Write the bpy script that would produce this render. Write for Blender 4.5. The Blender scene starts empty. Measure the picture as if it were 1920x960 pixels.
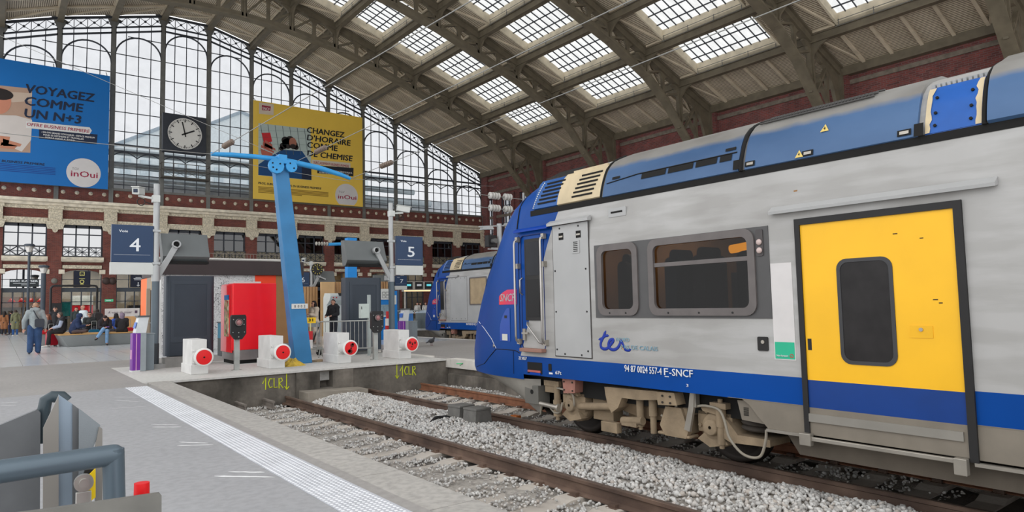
import bpy, bmesh, math, random
import numpy as np
from mathutils import Vector, Matrix
random.seed(7)
rng = np.random.default_rng(7)
SC = bpy.context.scene
COL = SC.collection
PI = math.pi

# ------------------------------------------------------------------ camera
FPX = 1256.0                      # focal length in pixels of a 1920 x 960 frame
CAMZ = 1.44
def _cd(x, y): return Vector(((x-960)/FPX, -(y-480)/FPX, -1.0))
_Y = _cd(-5, 590).normalized(); _X = _cd(2600, 532); _X = (_X - _Y*_X.dot(_Y)).normalized(); _Z = _X.cross(_Y)
CR = Matrix((_X, _Y, _Z))         # camera -> world rotation
cam = bpy.data.cameras.new('camera'); camo = bpy.data.objects.new('camera', cam); COL.objects.link(camo)
cam.sensor_width = 36; cam.lens = 36*FPX/1920; cam.clip_end = 400; cam.clip_start = .05
camo.matrix_world = Matrix.Translation((0, 0, CAMZ)) @ CR.to_4x4()
SC.camera = camo
def at(px, py, X=None, Y=None, Z=None):
    """the point of the place seen at a pixel of the photograph, at a known X, Y or Z"""
    d = CR @ _cd(px, py)
    k = X/d.x if X is not None else Y/d.y if Y is not None else (Z-CAMZ)/d.z
    return Vector((d.x*k, d.y*k, CAMZ+d.z*k))

# ------------------------------------------------------------------ daylight and exposure
world = bpy.data.worlds.new('overcast_sky'); SC.world = world; world.use_nodes = True
bg = world.node_tree.nodes['Background']
bg.inputs[0].default_value = (.975, .985, 1.0, 1); bg.inputs[1].default_value = 1.55
SC.view_settings.view_transform = 'Standard'; SC.view_settings.look = 'None'
SC.view_settings.exposure = 0.17; SC.view_settings.gamma = 1.0
try: SC.view_settings.use_curve_mapping = False
except Exception: pass
try:
    SC.cycles.max_bounces = 8; SC.cycles.diffuse_bounces = 4; SC.cycles.transparent_max_bounces = 24
    SC.cycles.use_denoising = True
except Exception: pass

# ------------------------------------------------------------------ materials
def lin(c):
    return tuple(((v/255)/12.92 if v/255 <= .04045 else ((v/255+.055)/1.055)**2.4) for v in c)
class NT:
    def __init__(s, name):
        s.m = bpy.data.materials.new(name); s.m.use_nodes = True; s.t = s.m.node_tree
        s.b = s.t.nodes['Principled BSDF']; s.out = s.t.nodes['Material Output']
    def n(s, kind, **k):
        n = s.t.nodes.new('ShaderNode'+kind)
        for a, v in k.items(): setattr(n, a, v)
        return n
    def l(s, a, b): s.t.links.new(a, b)
    def co(s): return s.n('TexCoord').outputs['Object']
    def math(s, op, a, b=None, c=None):
        n = s.n('Math', operation=op)
        for i, v in enumerate((a, b, c)):
            if v is None: continue
            if isinstance(v, (int, float)): n.inputs[i].default_value = v
            else: s.l(v, n.inputs[i])
        return n.outputs[0]
    def noise(s, scale, detail=4, vec=None, stretch=None):
        v = vec or s.co()
        if stretch:
            mp = s.n('Mapping'); mp.inputs['Scale'].default_value = stretch; s.l(v, mp.inputs[0]); v = mp.outputs[0]
        n = s.n('TexNoise'); n.inputs['Scale'].default_value = scale; n.inputs['Detail'].default_value = detail
        s.l(v, n.inputs['Vector']); return n.outputs['Fac']
    def ramp(s, f, stops):
        r = s.n('ValToRGB'); e = r.color_ramp.elements
        while len(e) < len(stops): e.new(.5)
        for el, (p, c) in zip(e, stops):
            el.position = p; el.color = (c if len(c) == 4 else (*c, 1)) if not isinstance(c, (int, float)) else (c, c, c, 1)
        s.l(f, r.inputs[0]); return r.outputs[0]
    def mix(s, f, a, b, mode='MIX'):
        n = s.n('Mix', data_type='RGBA', blend_type=mode)
        for i, v in ((0, f), (6, a), (7, b)):
            if isinstance(v, (int, float)): n.inputs[i].default_value = v
            elif isinstance(v, tuple): n.inputs[i].default_value = v if len(v) == 4 else (*v, 1)
            else: s.l(v, n.inputs[i])
        return n.outputs[2]
    def bump(s, h, strength=.3, dist=.02):
        n = s.n('Bump'); n.inputs['Strength'].default_value = strength; n.inputs['Distance'].default_value = dist
        s.l(h, n.inputs['Height']); s.l(n.outputs[0], s.b.inputs['Normal'])
    def col(s, c): s.l(c, s.b.inputs['Base Color'])
    def sep(s):
        n = s.n('SeparateXYZ'); s.l(s.co(), n.inputs[0]); return n.outputs
_M = {}
def mat(name, rgb=None, rough=.55, metal=0.0, var=.12, scale=3.0, bump=0.0, bscale=40, spec=.4, coat=0):
    """a plain paint, metal, stone or cloth with some wear of its own"""
    if name in _M: return _M[name]
    t = NT(name); c = lin(rgb)
    t.b.inputs['Roughness'].default_value = rough; t.b.inputs['Metallic'].default_value = metal
    t.b.inputs['Specular IOR Level'].default_value = spec; t.b.inputs['Coat Weight'].default_value = coat
    if var:
        f = t.noise(scale, 6)
        t.col(t.ramp(f, [(.3, tuple(v*(1-var) for v in c)), (.7, tuple(min(1, v*(1+var*.7)) for v in c))]))
    else: t.b.inputs['Base Color'].default_value = (*c, 1)
    if bump: t.bump(t.noise(bscale, 3), bump)
    _M[name] = t.m; return t.m
def emis(name, rgb, k=1.0):
    if name in _M: return _M[name]
    t = NT(name); c = lin(rgb); t.b.inputs['Base Color'].default_value = (*c, 1)
    t.b.inputs['Emission Color'].default_value = (*c, 1); t.b.inputs['Emission Strength'].default_value = k
    _M[name] = t.m; return t.m
def glass(name, tint=(200, 205, 210), refl=.08, rough=.02, milky=0.0):
    """a thin pane: mostly see-through, a little mirror, some dirt"""
    if name in _M: return _M[name]
    t = NT(name); tr = t.n('BsdfTransparent'); gl = t.n('BsdfGlossy'); gl.inputs['Roughness'].default_value = rough
    f = t.noise(1.3, 5); c = lin(tint)
    t.l(t.ramp(f, [(.3, tuple(v*.92 for v in c)), (.7, c)]), tr.inputs[0])
    mx = t.n('MixShader'); mx.inputs[0].default_value = refl
    t.l(tr.outputs[0], mx.inputs[1]); t.l(gl.outputs[0], mx.inputs[2]); o = mx.outputs[0]
    if milky:
        tl = t.n('BsdfTranslucent'); tl.inputs[0].default_value = (.9, .9, .88, 1)
        m2 = t.n('MixShader'); t.l(t.math('MULTIPLY', t.ramp(t.noise(.9, 6, stretch=(1, 3, 1)), [(.35, 0.3), (.7, 1.0)]), milky), m2.inputs[0])
        t.l(o, m2.inputs[1]); t.l(tl.outputs[0], m2.inputs[2]); o = m2.outputs[0]
    t.l(o, t.out.inputs[0]); _M[name] = t.m; return t.m

# ------------------------------------------------------------------ mesh builder
class MB:
    def __init__(s): s.v = []; s.f = []; s.mi = []; s.sm = []
    def add(s, vs, fs, m=0, smooth=False):
        o = len(s.v); s.v += [tuple(v) for v in vs]
        for f in fs: s.f.append(tuple(i+o for i in f)); s.mi.append(m); s.sm.append(smooth)
        return s
    def box(s, x0, x1, y0, y1, z0, z1, m=0):
        return s.add([(x0,y0,z0),(x1,y0,z0),(x1,y1,z0),(x0,y1,z0),(x0,y0,z1),(x1,y0,z1),(x1,y1,z1),(x0,y1,z1)],
                     [(0,3,2,1),(4,5,6,7),(0,1,5,4),(1,2,6,5),(2,3,7,6),(3,0,4,7)], m)
    def quad(s, a, b, c, d, m=0): return s.add([a, b, c, d], [(0,1,2,3)], m)
    def poly(s, pts, m=0): return s.add(pts, [tuple(range(len(pts)))], m)
    def bar(s, p0, p1, w, h=None, m=0, up=(0,0,1)):
        p0 = Vector(p0); p1 = Vector(p1); h = h or w; d = (p1-p0).normalized(); u = Vector(up)
        if abs(d.dot(u)) > .98: u = Vector((0,1,0)) if abs(d.y) < .9 else Vector((1,0,0))
        r = d.cross(u).normalized()*w/2; u = r.cross(d).normalized()*h/2
        c = [p+a*r+b*u for p in (p0, p1) for a, b in ((-1,-1),(1,-1),(1,1),(-1,1))]
        return s.add(c, [(0,1,2,3),(4,7,6,5),(0,4,5,1),(1,5,6,2),(2,6,7,3),(3,7,4,0)], m)
    def cyl(s, p0, p1, r0, r1=None, n=14, m=0, smooth=True, caps=True):
        p0 = Vector(p0); p1 = Vector(p1); r1 = r0 if r1 is None else r1; d = (p1-p0).normalized()
        u = Vector((0,0,1)) if abs(d.z) < .9 else Vector((1,0,0)); a = d.cross(u).normalized(); b = d.cross(a)
        ring = lambda p, r: [p+r*(math.cos(t)*a+math.sin(t)*b) for t in (2*PI*i/n for i in range(n))]
        vs = ring(p0, r0)+ring(p1, r1)
        s.add(vs, [(i,i+n,(i+1)%n+n,(i+1)%n) for i in range(n)], m, smooth)
        if caps:
            s.add(vs[:n], [tuple(range(n))], m); s.add(vs[n:], [tuple(reversed(range(n)))], m)
        return s
    def tube(s, pts, r, n=8, m=0, closed=False):
        pts = [Vector(p) for p in pts]; N = len(pts); vs = []; prev = None
        for i, p in enumerate(pts):
            d = (pts[(i+1) % N if closed else min(i+1, N-1)]-pts[(i-1) % N if closed else max(i-1, 0)]).normalized()
            if prev is None:
                u = Vector((0,0,1)) if abs(d.z) < .9 else Vector((1,0,0)); a = d.cross(u).normalized()
            else: a = (prev-d*prev.dot(d)).normalized()
            prev = a; b = d.cross(a); rr = r[i] if isinstance(r, (list, tuple)) else r
            vs += [p+rr*(math.cos(2*PI*k/n)*a+math.sin(2*PI*k/n)*b) for k in range(n)]
        K = N if closed else N-1
        s.add(vs, [(i*n+k, i*n+(k+1)%n, ((i+1)%N)*n+(k+1)%n, ((i+1)%N)*n+k) for i in range(K) for k in range(n)], m, True)
        if not closed:
            s.add(vs[:n], [tuple(reversed(range(n)))], m); s.add(vs[-n:], [tuple(range(n))], m)
        return s
    def prism(s, poly, ax, a0, a1, m=0, smooth=False):
        """poly of 2-D points extruded along axis ax ('X': poly is y,z; 'Y': x,z; 'Z': x,y)"""
        P = {'X': lambda p, a: (a, p[0], p[1]), 'Y': lambda p, a: (p[0], a, p[1]), 'Z': lambda p, a: (p[0], p[1], a)}[ax]
        n = len(poly); vs = [P(p, a0) for p in poly]+[P(p, a1) for p in poly]
        s.add(vs, [tuple(range(n)), tuple(reversed(range(n, 2*n)))], m)
        return s.add(vs, [(i, i+n, (i+1)%n+n, (i+1)%n) for i in range(n)], m, smooth)
    def ring(s, outer, inner, ax, a0, a1, m=0):
        """a flat frame between two outlines of the same count, with thickness"""
        P = {'X': lambda p, a: (a, p[0], p[1]), 'Y': lambda p, a: (p[0], a, p[1]), 'Z': lambda p, a: (p[0], p[1], a)}[ax]
        n = len(outer); vs = [P(p, a) for a in (a0, a1) for q in (outer, inner) for p in q]; fs = []
        for i in range(n):
            j = (i+1) % n
            fs += [(i, j, n+j, n+i), (2*n+i, 3*n+i, 3*n+j, 2*n+j), (i, 2*n+i, 2*n+j, j), (n+i, n+j, 3*n+j, 3*n+i)]
        return s.add(vs, fs, m)
    def sphere(s, c, r, n=12, m=0, k=None):
        r = (r, r, r) if isinstance(r, (int, float)) else r; k = k or max(5, n//2+1); vs = []
        for i in range(1, k):
            t = PI*i/k
            vs += [(c[0]+r[0]*math.sin(t)*math.cos(2*PI*j/n), c[1]+r[1]*math.sin(t)*math.sin(2*PI*j/n), c[2]+r[2]*math.cos(t)) for j in range(n)]
        b = len(vs); vs += [(c[0], c[1], c[2]+r[2]), (c[0], c[1], c[2]-r[2])]
        fs = [(i*n+j, (i+1)*n+j, (i+1)*n+(j+1)%n, i*n+(j+1)%n) for i in range(k-2) for j in range(n)]
        fs += [(b, j, (j+1)%n) for j in range(n)]+[(b+1, (k-2)*n+(j+1)%n, (k-2)*n+j) for j in range(n)]
        return s.add(vs, fs, m, True)
    def grid(s, rows, m=0, smooth=True, closed=False):
        n = len(rows[0]); vs = [p for r in rows for p in r]; K = n if closed else n-1
        return s.add(vs, [(i*n+j, i*n+(j+1)%n, (i+1)*n+(j+1)%n, (i+1)*n+j) for i in range(len(rows)-1) for j in range(K)], m, smooth)
    def lathe(s, prof, c=(0,0,0), ax=(0,0,1), n=16, m=0):
        d = Vector(ax).normalized(); u = Vector((0,0,1)) if abs(d.z) < .9 else Vector((1,0,0)); a = d.cross(u).normalized(); b = d.cross(a); c = Vector(c)
        return s.grid([[c+d*h+r*(math.cos(2*PI*k/n)*a+math.sin(2*PI*k/n)*b) for k in range(n)] for r, h in prof], m, True, True)
    def mesh(s, name, mats, off=None):
        me = bpy.data.meshes.new(name); v = s.v
        if off is not None: v = [(p[0]-off[0], p[1]-off[1], p[2]-off[2]) for p in v]
        me.from_pydata(v, [], s.f)
        for m in (mats if isinstance(mats, (list, tuple)) else [mats]): me.materials.append(m)
        me.polygons.foreach_set('material_index', s.mi); me.polygons.foreach_set('use_smooth', s.sm)
        bm = bmesh.new(); bm.from_mesh(me); bmesh.ops.recalc_face_normals(bm, faces=bm.faces); bm.to_mesh(me); bm.free()
        return me
    def build(s, name, mats, parent=None, bevel=0, origin=None, label=None):
        """ONE object; with an origin its mesh is stored about that point"""
        o = bpy.data.objects.new(name, s.mesh(name, mats, origin)); COL.objects.link(o)
        if parent is not None: o.parent = parent
        if origin is not None: o.location = origin
        if label: o['label'] = label
        if bevel:
            b = o.modifiers.new('edge', 'BEVEL'); b.width = bevel; b.segments = 2; b.limit_method = 'ANGLE'; b.angle_limit = .7
        return o
def tag(o, label=None, cat=None, group=None, kind=None):
    if label: o['label'] = label
    if cat: o['category'] = cat
    if group: o['group'] = group
    if kind: o['kind'] = kind
    return o
def thing(name, label, cat, loc=(0,0,0), rz=0, group=None):
    o = bpy.data.objects.new(name, None); COL.objects.link(o); o.empty_display_size = .2
    o.location = loc; o.rotation_euler = (0, 0, rz); return tag(o, label, cat, group)
def struct(o): o['kind'] = 'structure'; return o
def copy_tree(o, parent=None):
    c = o.copy(); COL.objects.link(c)
    if parent is not None: c.parent = parent
    for ch in list(o.children): copy_tree(ch, c)
    return c
def rrect(a0, a1, b0, b1, r, n=5):
    pts = []
    for cx, cy, t0 in ((a1-r, b1-r, 0), (a0+r, b1-r, PI/2), (a0+r, b0+r, PI), (a1-r, b0+r, 1.5*PI)):
        pts += [(cx+r*math.cos(t0+PI/2*i/n), cy+r*math.sin(t0+PI/2*i/n)) for i in range(n+1)]
    return pts
def circ(cx, cy, r, n=24, ry=None): return [(cx+r*math.cos(2*PI*i/n), cy+(ry or r)*math.sin(2*PI*i/n)) for i in range(n)]
def text(name, s, org, xd, ud, width, height, material, parent=None, bold=0.0, shear=0.0, deep=.002, label=None, local=None):
    """lettering as a thin mesh: its baseline starts at org, runs along xd to the given width, caps as tall as height"""
    cu = bpy.data.curves.new(name, 'FONT'); cu.body = s; cu.size = 1; cu.shear = shear; cu.extrude = .01; cu.resolution_u = 2
    o = bpy.data.objects.new(name, cu); COL.objects.link(o)
    dg = bpy.context.evaluated_depsgraph_get(); me = bpy.data.meshes.new_from_object(o.evaluated_get(dg))
    bpy.data.objects.remove(o); bpy.data.curves.remove(cu)
    n = len(me.vertices); co = np.empty(n*3, np.float32); me.vertices.foreach_get('co', co); co = co.reshape(-1, 3)
    x0, x1 = co[:,0].min(), co[:,0].max(); sx = (width/(x1-x0)) if width else height/.7; sy = height/.7
    xd = np.array(Vector(xd).normalized()); ud = np.array(Vector(ud).normalized()); nd = np.cross(xd, ud)
    if bold:                                             # a heavier cut: the outline thickened sideways and upwards
        bm = bmesh.new(); bm.from_mesh(me); src = bm.verts[:]+bm.edges[:]+bm.faces[:]
        for k_, (dx, dy) in enumerate(((-bold, 0), (bold, 0), (0, bold*.7), (0, -bold*.7))):
            r = bmesh.ops.duplicate(bm, geom=src); bmesh.ops.translate(bm, verts=[e for e in r['geom'] if isinstance(e, bmesh.types.BMVert)], vec=(dx, dy, -.004*(k_+1)))
        bm.to_mesh(me); bm.free(); n = len(me.vertices); co = np.empty(n*3, np.float32); me.vertices.foreach_get('co', co); co = co.reshape(-1, 3)
    org = np.array(Vector(org))-(np.array(local) if local is not None else 0)
    w = org+np.outer((co[:,0]-x0)*sx, xd)+np.outer(co[:,1]*sy, ud)+np.outer(co[:,2]/.01*deep, nd)
    me.vertices.foreach_set('co', w.astype(np.float32).ravel()); me.update(); me.materials.clear(); me.materials.append(material); me.name = name
    ob = bpy.data.objects.new(name, me); COL.objects.link(ob)
    if parent is not None: ob.parent = parent
    if label: ob['label'] = label
    return ob

# ------------------------------------------------------------------ materials of the hall
def m_paving(name, rgb, seam=0, rough=.5, var=.1, stains=.25):
    t = NT(name); c = lin(rgb); co = t.co()
    f = t.noise(.5, 8); g = t.noise(14, 4)
    base = t.ramp(f, [(.3, tuple(v*(1-var) for v in c)), (.7, tuple(v*(1+var*.6) for v in c))])
    base = t.mix(stains, base, t.ramp(g, [(.35, (.45,)*3), (.6, (1.,)*3)]), 'MULTIPLY')
    if seam:
        b = t.n('TexBrick'); b.offset = 0; b.inputs['Scale'].default_value = 1; b.inputs['Mortar Size'].default_value = .008
        b.inputs['Brick Width'].default_value = seam; b.inputs['Row Height'].default_value = seam
        b.inputs['Color1'].default_value = (1,1,1,1); b.inputs['Color2'].default_value = (.93,.93,.93,1); b.inputs['Mortar'].default_value = (.55,.55,.55,1)
        t.l(co, b.inputs[0]); base = t.mix(.9, base, b.outputs[0], 'MULTIPLY')
    t.col(base); t.b.inputs['Roughness'].default_value = rough
    t.bump(t.noise(120, 2), .12, .01); return t.m
M_PAINT = m_paving('platform_paint', (166, 166, 168), var=.07, rough=.6)
M_DARKP = m_paving('asphalt_band', (160, 156, 152), var=.1, rough=.6)
M_TILE = m_paving('hall_tiles', (222, 225, 227), seam=.6, rough=.16, var=.05, stains=.1)
M_CONC = m_paving('pale_concrete', (205, 203, 198), var=.08, rough=.75)
M_KERB = m_paving('kerb_stone', (176, 172, 166), var=.1, rough=.8, stains=.4)
def m_wallconc():
    t = NT('dirty_concrete'); f = t.noise(1.6, 9, stretch=(1, 1, .5)); g = t.noise(9, 6)
    c = t.ramp(f, [(.28, lin((62,58,52))), (.5, lin((104,98,90))), (.75, lin((138,130,120)))])
    c = t.mix(.5, c, t.ramp(g, [(.3, (.5,.5,.5)), (.65, (1,1,1))]), 'MULTIPLY')
    t.col(c); t.b.inputs['Roughness'].default_value = .9; t.bump(g, .4, .02); return t.m
M_WCONC = m_wallconc()
def m_brick(name, c1, c2, mort, sc=1.0):
    t = NT(name); co = t.co(); mp = t.n('Mapping'); mp.inputs['Rotation'].default_value = (PI/2, 0, 0)
    xyz = t.n('SeparateXYZ'); t.l(co, xyz.inputs[0]); cb = t.n('CombineXYZ')
    t.l(t.math('ADD', xyz.outputs[0], xyz.outputs[1]), cb.inputs[0]); t.l(xyz.outputs[2], cb.inputs[1])
    b = t.n('TexBrick'); t.l(cb.outputs[0], b.inputs[0]); b.inputs['Scale'].default_value = 1
    b.inputs['Brick Width'].default_value = .24*sc; b.inputs['Row Height'].default_value = .08*sc; b.inputs['Mortar Size'].default_value = .009*sc
    b.inputs['Color1'].default_value = (*lin(c1), 1); b.inputs['Color2'].default_value = (*lin(c2), 1); b.inputs['Mortar'].default_value = (*lin(mort), 1)
    f = t.noise(1.1, 6); t.col(t.mix(.55, b.outputs[0], t.ramp(f, [(.3, (.45,)*3), (.65, (1,)*3)]), 'MULTIPLY'))
    t.b.inputs['Roughness'].default_value = .85; return t.m
M_BRICK = m_brick('red_brick', (132, 66, 54), (104, 52, 46), (120, 96, 88))
M_BRICKD = m_brick('old_red_brick', (140, 72, 66), (104, 60, 58), (120, 100, 96), 1.6)
M_STONE = mat('cream_stone', (224, 214, 194), .8, var=.25, scale=2.5, bump=.15, bscale=12)
M_STONEL = mat('carved_stone', (208, 198, 176), .85, var=.4, scale=9, bump=.9, bscale=14)
M_IRON = mat('olive_iron', (108, 99, 82), .6, var=.22, scale=1.5, bump=.05)
M_IRON2 = mat('grey_iron', (112, 112, 108), .55, var=.2, scale=2)
M_IROND = mat('dark_iron', (78, 74, 68), .6, var=.2, scale=2)
M_FRAMED = mat('window_iron', (58, 62, 70), .5, var=.15)
M_CREAMW = mat('painted_curb', (214, 202, 178), .7, var=.2, scale=1.5)
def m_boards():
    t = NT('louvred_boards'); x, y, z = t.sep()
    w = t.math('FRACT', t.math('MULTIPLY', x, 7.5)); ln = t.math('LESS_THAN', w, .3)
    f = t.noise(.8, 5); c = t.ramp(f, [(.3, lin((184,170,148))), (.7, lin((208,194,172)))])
    t.col(t.mix(ln, c, lin((104,94,80)))); t.b.inputs['Roughness'].default_value = .8  # darker stripe puts the shade between louvres into the board colour
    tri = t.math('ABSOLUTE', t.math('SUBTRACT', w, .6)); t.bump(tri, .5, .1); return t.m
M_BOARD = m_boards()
M_RAFT = mat('rafter_paint', (202, 188, 164), .7, var=.18, scale=1.2)
G_GABLE = glass('gable_glass', (190, 191, 193), .03)
G_SKY = glass('skylight_glass', (188, 188, 186), .03, milky=.35)

# ------------------------------------------------------------------ floors and the track pit
PE = 2.81                              # edge of the platform on this side
WY = 15.45                             # face of the buffer wall
PR0, PR1 = 9.55, 15.45                 # platform beyond the near train
PIT = -.78
def slab(name, x0, x1, y0, y1, m, z1=0.0, z0=-.3):
    return struct(MB().box(x0, x1, y0, y1, z0, z1).build(name, m))
slab('floor', -14, 1.95, -3, 14.72, M_PAINT)
slab('floor', -14, 2.36, 14.72, 23.1, M_DARKP)
slab('floor', -14, PR1-.35, 23.1, 34, M_TILE)
slab('floor', -14, 45, 34, 70, M_TILE)
slab('floor', 23.5, 45, 23.1, 34, M_TILE)
slab('floor', 1.95, 2.34, -3, 14.72, mat('strip_bed', (150,150,152), .6), -.004)
slab('floor', 2.34, 2.45, -3, 14.72, M_DARKP)
slab('floor', 2.36, PR0, WY+.19, 20.2, M_CONC)
slab('floor', 2.36, PR0, WY-.05, WY+.2, M_CONC, -.001, -.045)
slab('floor', 2.36, PR0, 20.2, 23.1, M_DARKP)
slab('floor', PR0+.35, PR1-.35, -3, 23.1, M_DARKP)
pit = MB(); pit.box(PE, PR0, -8, WY, -1.0, PIT); pit.box(PR1, 23.5, -8, 34, -1.0, PIT); struct(pit.build('floor', mat('pit_earth', (96, 90, 84), .95, bump=.5)))
# kerbs: coping stones with joints
k = MB(); y = -3.0
while y < WY:
    k.box(2.45, PE+.03, y+.004, min(y+1.2, WY)-.004, -.16, 0); y += 1.2
struct(k.build('kerb', M_KERB))
k = MB(); y = -3.0
while y < 23.1:
    k.box(PR0, PR0+.35, y+.004, min(y+1.4, WY if y < WY else 23.1)-.004, -.22, .0); y += 1.4
y = -3.0
while y < 33:
    k.box(PR1-.35, PR1, y+.004, y+1.4-.004, -.2, .002); y += 1.4
struct(k.build('kerb', mat('white_kerb', (214, 210, 202), .8, var=.12)))
w = MB(); w.box(2.45, PE-.02, -3, WY, -1, -.16); w.box(PR0+.1, PR0+.4, -3, WY, -1, -.22); w.box(PR1-.4, PR1-.1, -3, 33, -1, -.2)
w.box(PR0-.12, PR0+.1, 9, WY-.3, -1, -.36); w.box(23.5, 23.8, -8, 34, -1, -.3)
struct(w.build('wall_platform', M_WCONC))
struct(MB().box(23.5, 45, -8, 23.1, -.3, 0).build('floor', M_DARKP))
# the buffer wall, with a framed panel, its square hole and a step at its foot
w = MB(); H = [5.5, 6.06, 6.38, 6.9]
w.box(PE-.3, H[0], WY, WY+.5, -1, -.046); w.box(H[3], PR0+.1, WY, WY+.5, -1, -.046)
w.box(H[0], H[1], WY-.04, WY+.5, -1, -.046); w.box(H[2], H[3], WY-.04, WY+.5, -1, -.046)
w.box(H[1], H[2], WY-.04, WY+.5, -.07, -.046); w.box(H[1], H[2], WY-.04, WY+.5, -1, -.45)
w.box(H[1], H[2], WY+.35, WY+.5, -.45, -.07)
bw = struct(w.build('wall_buffer', M_WCONC))
struct(MB().box(PR1, 23.5, 33.4, 34, -1, 0).build('wall_pit', M_WCONC))
tag(MB().prism([(5.56,-.8),(7.02,-.8),(7.02,-.5),(5.56,-.46)], 'Y', 14.85, WY-.045).build('concrete_step', mat('step_concrete', (150,142,130), .9, var=.2, bump=.3), bevel=.015),
    'low grey concrete step at the foot of the buffer wall under the square hole', 'step')
# spray paint on the wall
YEL = mat('yellow_spray', (206, 214, 40), .7, var=.15)
def stroke(mb, pts, r): mb.tube(pts, r, 6)
def graffiti(x0, z0, s, order, label):
    g = MB(); yy = WY-.003; u = lambda a, b: (x0+a*s, yy, z0+b*s)
    o = 0
    for ch in order:
        if ch == '1': stroke(g, [u(o,.45), u(o+.22,.95), u(o+.22,0)], .012); o += .42
        if ch == 'C': stroke(g, [u(o+.3,.75), u(o+.12,.78), u(o,.45), u(o+.1,.12), u(o+.3,.15)], .012); o += .42
        if ch == 'L': stroke(g, [u(o,.8), u(o,.1), u(o+.25,.1)], .012); o += .38
        if ch == 'R': stroke(g, [u(o,0), u(o,.75), u(o+.2,.75), u(o+.25,.55), u(o+.02,.4), u(o+.3,0)], .012); o += .42
        if ch == 'v': stroke(g, [u(o+.15,1.05), u(o+.15,-.15)], .012); stroke(g, [u(o,.12), u(o+.15,-.15), u(o+.34,.08)], .012); o += .45
    return tag(g.build('graffiti', YEL), label, 'graffiti')
graffiti(4.75, -.37, .30, '1CLRv', 'yellow sprayed 1CLR and down arrow on the wall below the second buffer')
graffiti(8.05, -.36, .30, 'v1CLR', 'yellow sprayed arrow and 1CLR on the wall under the last buffer')
g = MB(); g.tube([(PR0-.002, 14.9, -.1), (PR0-.002, 14.6, -.08), (PR0-.002, 14.75, -.14)], .012); tag(g.build('graffiti', mat('green_spray', (110,220,150), .7)), 'small green sprayed mark on the white platform kerb beside the train', 'graffiti')
# the tactile strip: studs in staggered rows, and worn white marks on the paint
t = NT('tactile_white'); x_, y_, z_ = t.sep()
t.col(t.ramp(t.noise(3, 5), [(.3, lin((178,180,186))), (.65, lin((198,200,206)))])); t.b.inputs['Roughness'].default_value = .5
s = MB(); s.box(1.953, 2.337, -3, 14.72, -.004, .002)
y = .9; i = 0
for yy in np.arange(2.4, 14.7, .05):
    for j in range(9):
        cx = 1.975+j*.041; s.add([(cx-.011, yy-.011, .002), (cx+.011, yy-.011, .002), (cx+.011, yy+.011, .002), (cx-.011, yy+.011, .002),
              (cx-.006, yy-.006, .006), (cx+.006, yy-.006, .006), (cx+.006, yy+.006, .006), (cx-.006, yy+.006, .006)],
              [(4,5,6,7),(0,1,5,4),(1,2,6,5),(2,3,7,6),(3,0,4,7)], 1)
tag(s.build('tactile_strip', [t.m, mat('stud_highlight', (232,233,236), .5, var=.05)]), 'white studded warning strip along the platform edge', 'tactile strip')  # studs match the strip; their whiter tone is a painted highlight
WH = mat('worn_white', (232,232,232), .7, var=.08, scale=20)
def scuff(pts, label, w=.02, grp=None):
    for i_, (a, b) in enumerate(pts):
        g = MB()
        p, q = at(*a, Z=.0), at(*b, Z=.0); d = (q-p).normalized(); n_ = Vector((-d.y, d.x, 0))*w
        K = 7; L = [p.lerp(q, i/K)+n_*(random.uniform(.5, 1.1) if 0 < i < K else .2) for i in range(K+1)]; R = [p.lerp(q, i/K)-n_*(random.uniform(.5, 1.1) if 0 < i < K else .2) for i in range(K+1)]
        for i in range(K): g.add([(*L[i][:2], .002), (*L[i+1][:2], .002), (*R[i+1][:2], .002), (*R[i][:2], .002)], [(0,1,2,3)])
        tag(g.build('paint_scuff', WH), label+(', the farther stroke', ', the nearer stroke', ', the nearest stroke')[i_], 'scuff mark', 'white scuffs on the platform')
scuff([((283,796),(335,797)),((285,801),(340,801))], 'worn white scuff of the far pair')
scuff([((335,829),(390,831)),((332,836),(400,834))], 'worn white scuff of the middle pair')
scuff([((428,885),(496,886)),((402,893),(515,895))], 'worn white scuff of the longest pair by the studded strip', .022)
scuff([((212,745),(262,745)),((215,751),(262,753)),((210,766),(275,762))], 'faint white scuff near the start of the studded strip', .012)
scuff([((0,756),(35,754)),((0,760),(30,760))], 'white painted line behind the grey ramp', .02)

# ------------------------------------------------------------------ hall proportions
YF = 64.0                                            # brick front at the head of the tracks
XP = [3.46+3.777*k for k in range(-2, 12)]           # its piers and the gable columns
BAY = 3.777
PROF = [(45.0,16.75),(41.2,18.25),(37.42,19.9),(33.65,21.55),(29.87,23.0),(26.1,24.3),(22.33,25.6),(18.55,26.6),(14.78,27.6),(11.0,27.6),(7.24,26.6),(3.46,25.6),(-.32,24.3),(-4.1,23.0)]
YT = [53.1, 42.6, 32.1, 21.6, 11.1, .6]              # the arched trusses
def zroof(x):
    for (xa, za), (xb, zb) in zip(PROF, PROF[1:]):
        if xb <= x <= xa: return za+(zb-za)*(xa-x)/(xa-xb)
    return PROF[0][1] if x > 45 else PROF[-1][1]
# brick front
w = MB(); ca = MB(); st = MB()
X0, X1 = XP[0]-.55, 45.3
for i, x in enumerate(XP):
    w.box(x-.5, x+.5, YF-.2, YF+.5, 0, 8.3)
for i in range(len(XP)-1):
    a, b = XP[i]+.5, XP[i+1]-.5; c = (a+b)/2; hw = (b-a)/2
    pts = [(a, 5.6), (a, 4.45)]+[(c-hw*math.cos(PI*k/10), 4.45+.45*math.sin(PI*k/10)) for k in range(1, 10)]+[(b, 4.45), (b, 5.6)]
    w.prism(pts, 'Y', YF, YF+.4)
w.box(X0, X1, YF, YF+.4, 8.55, 10.0); w.box(X0, X1, YF-.02, YF+.4, 10.45, 11.62)
struct(w.build('wall_back', M_BRICK))
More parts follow.
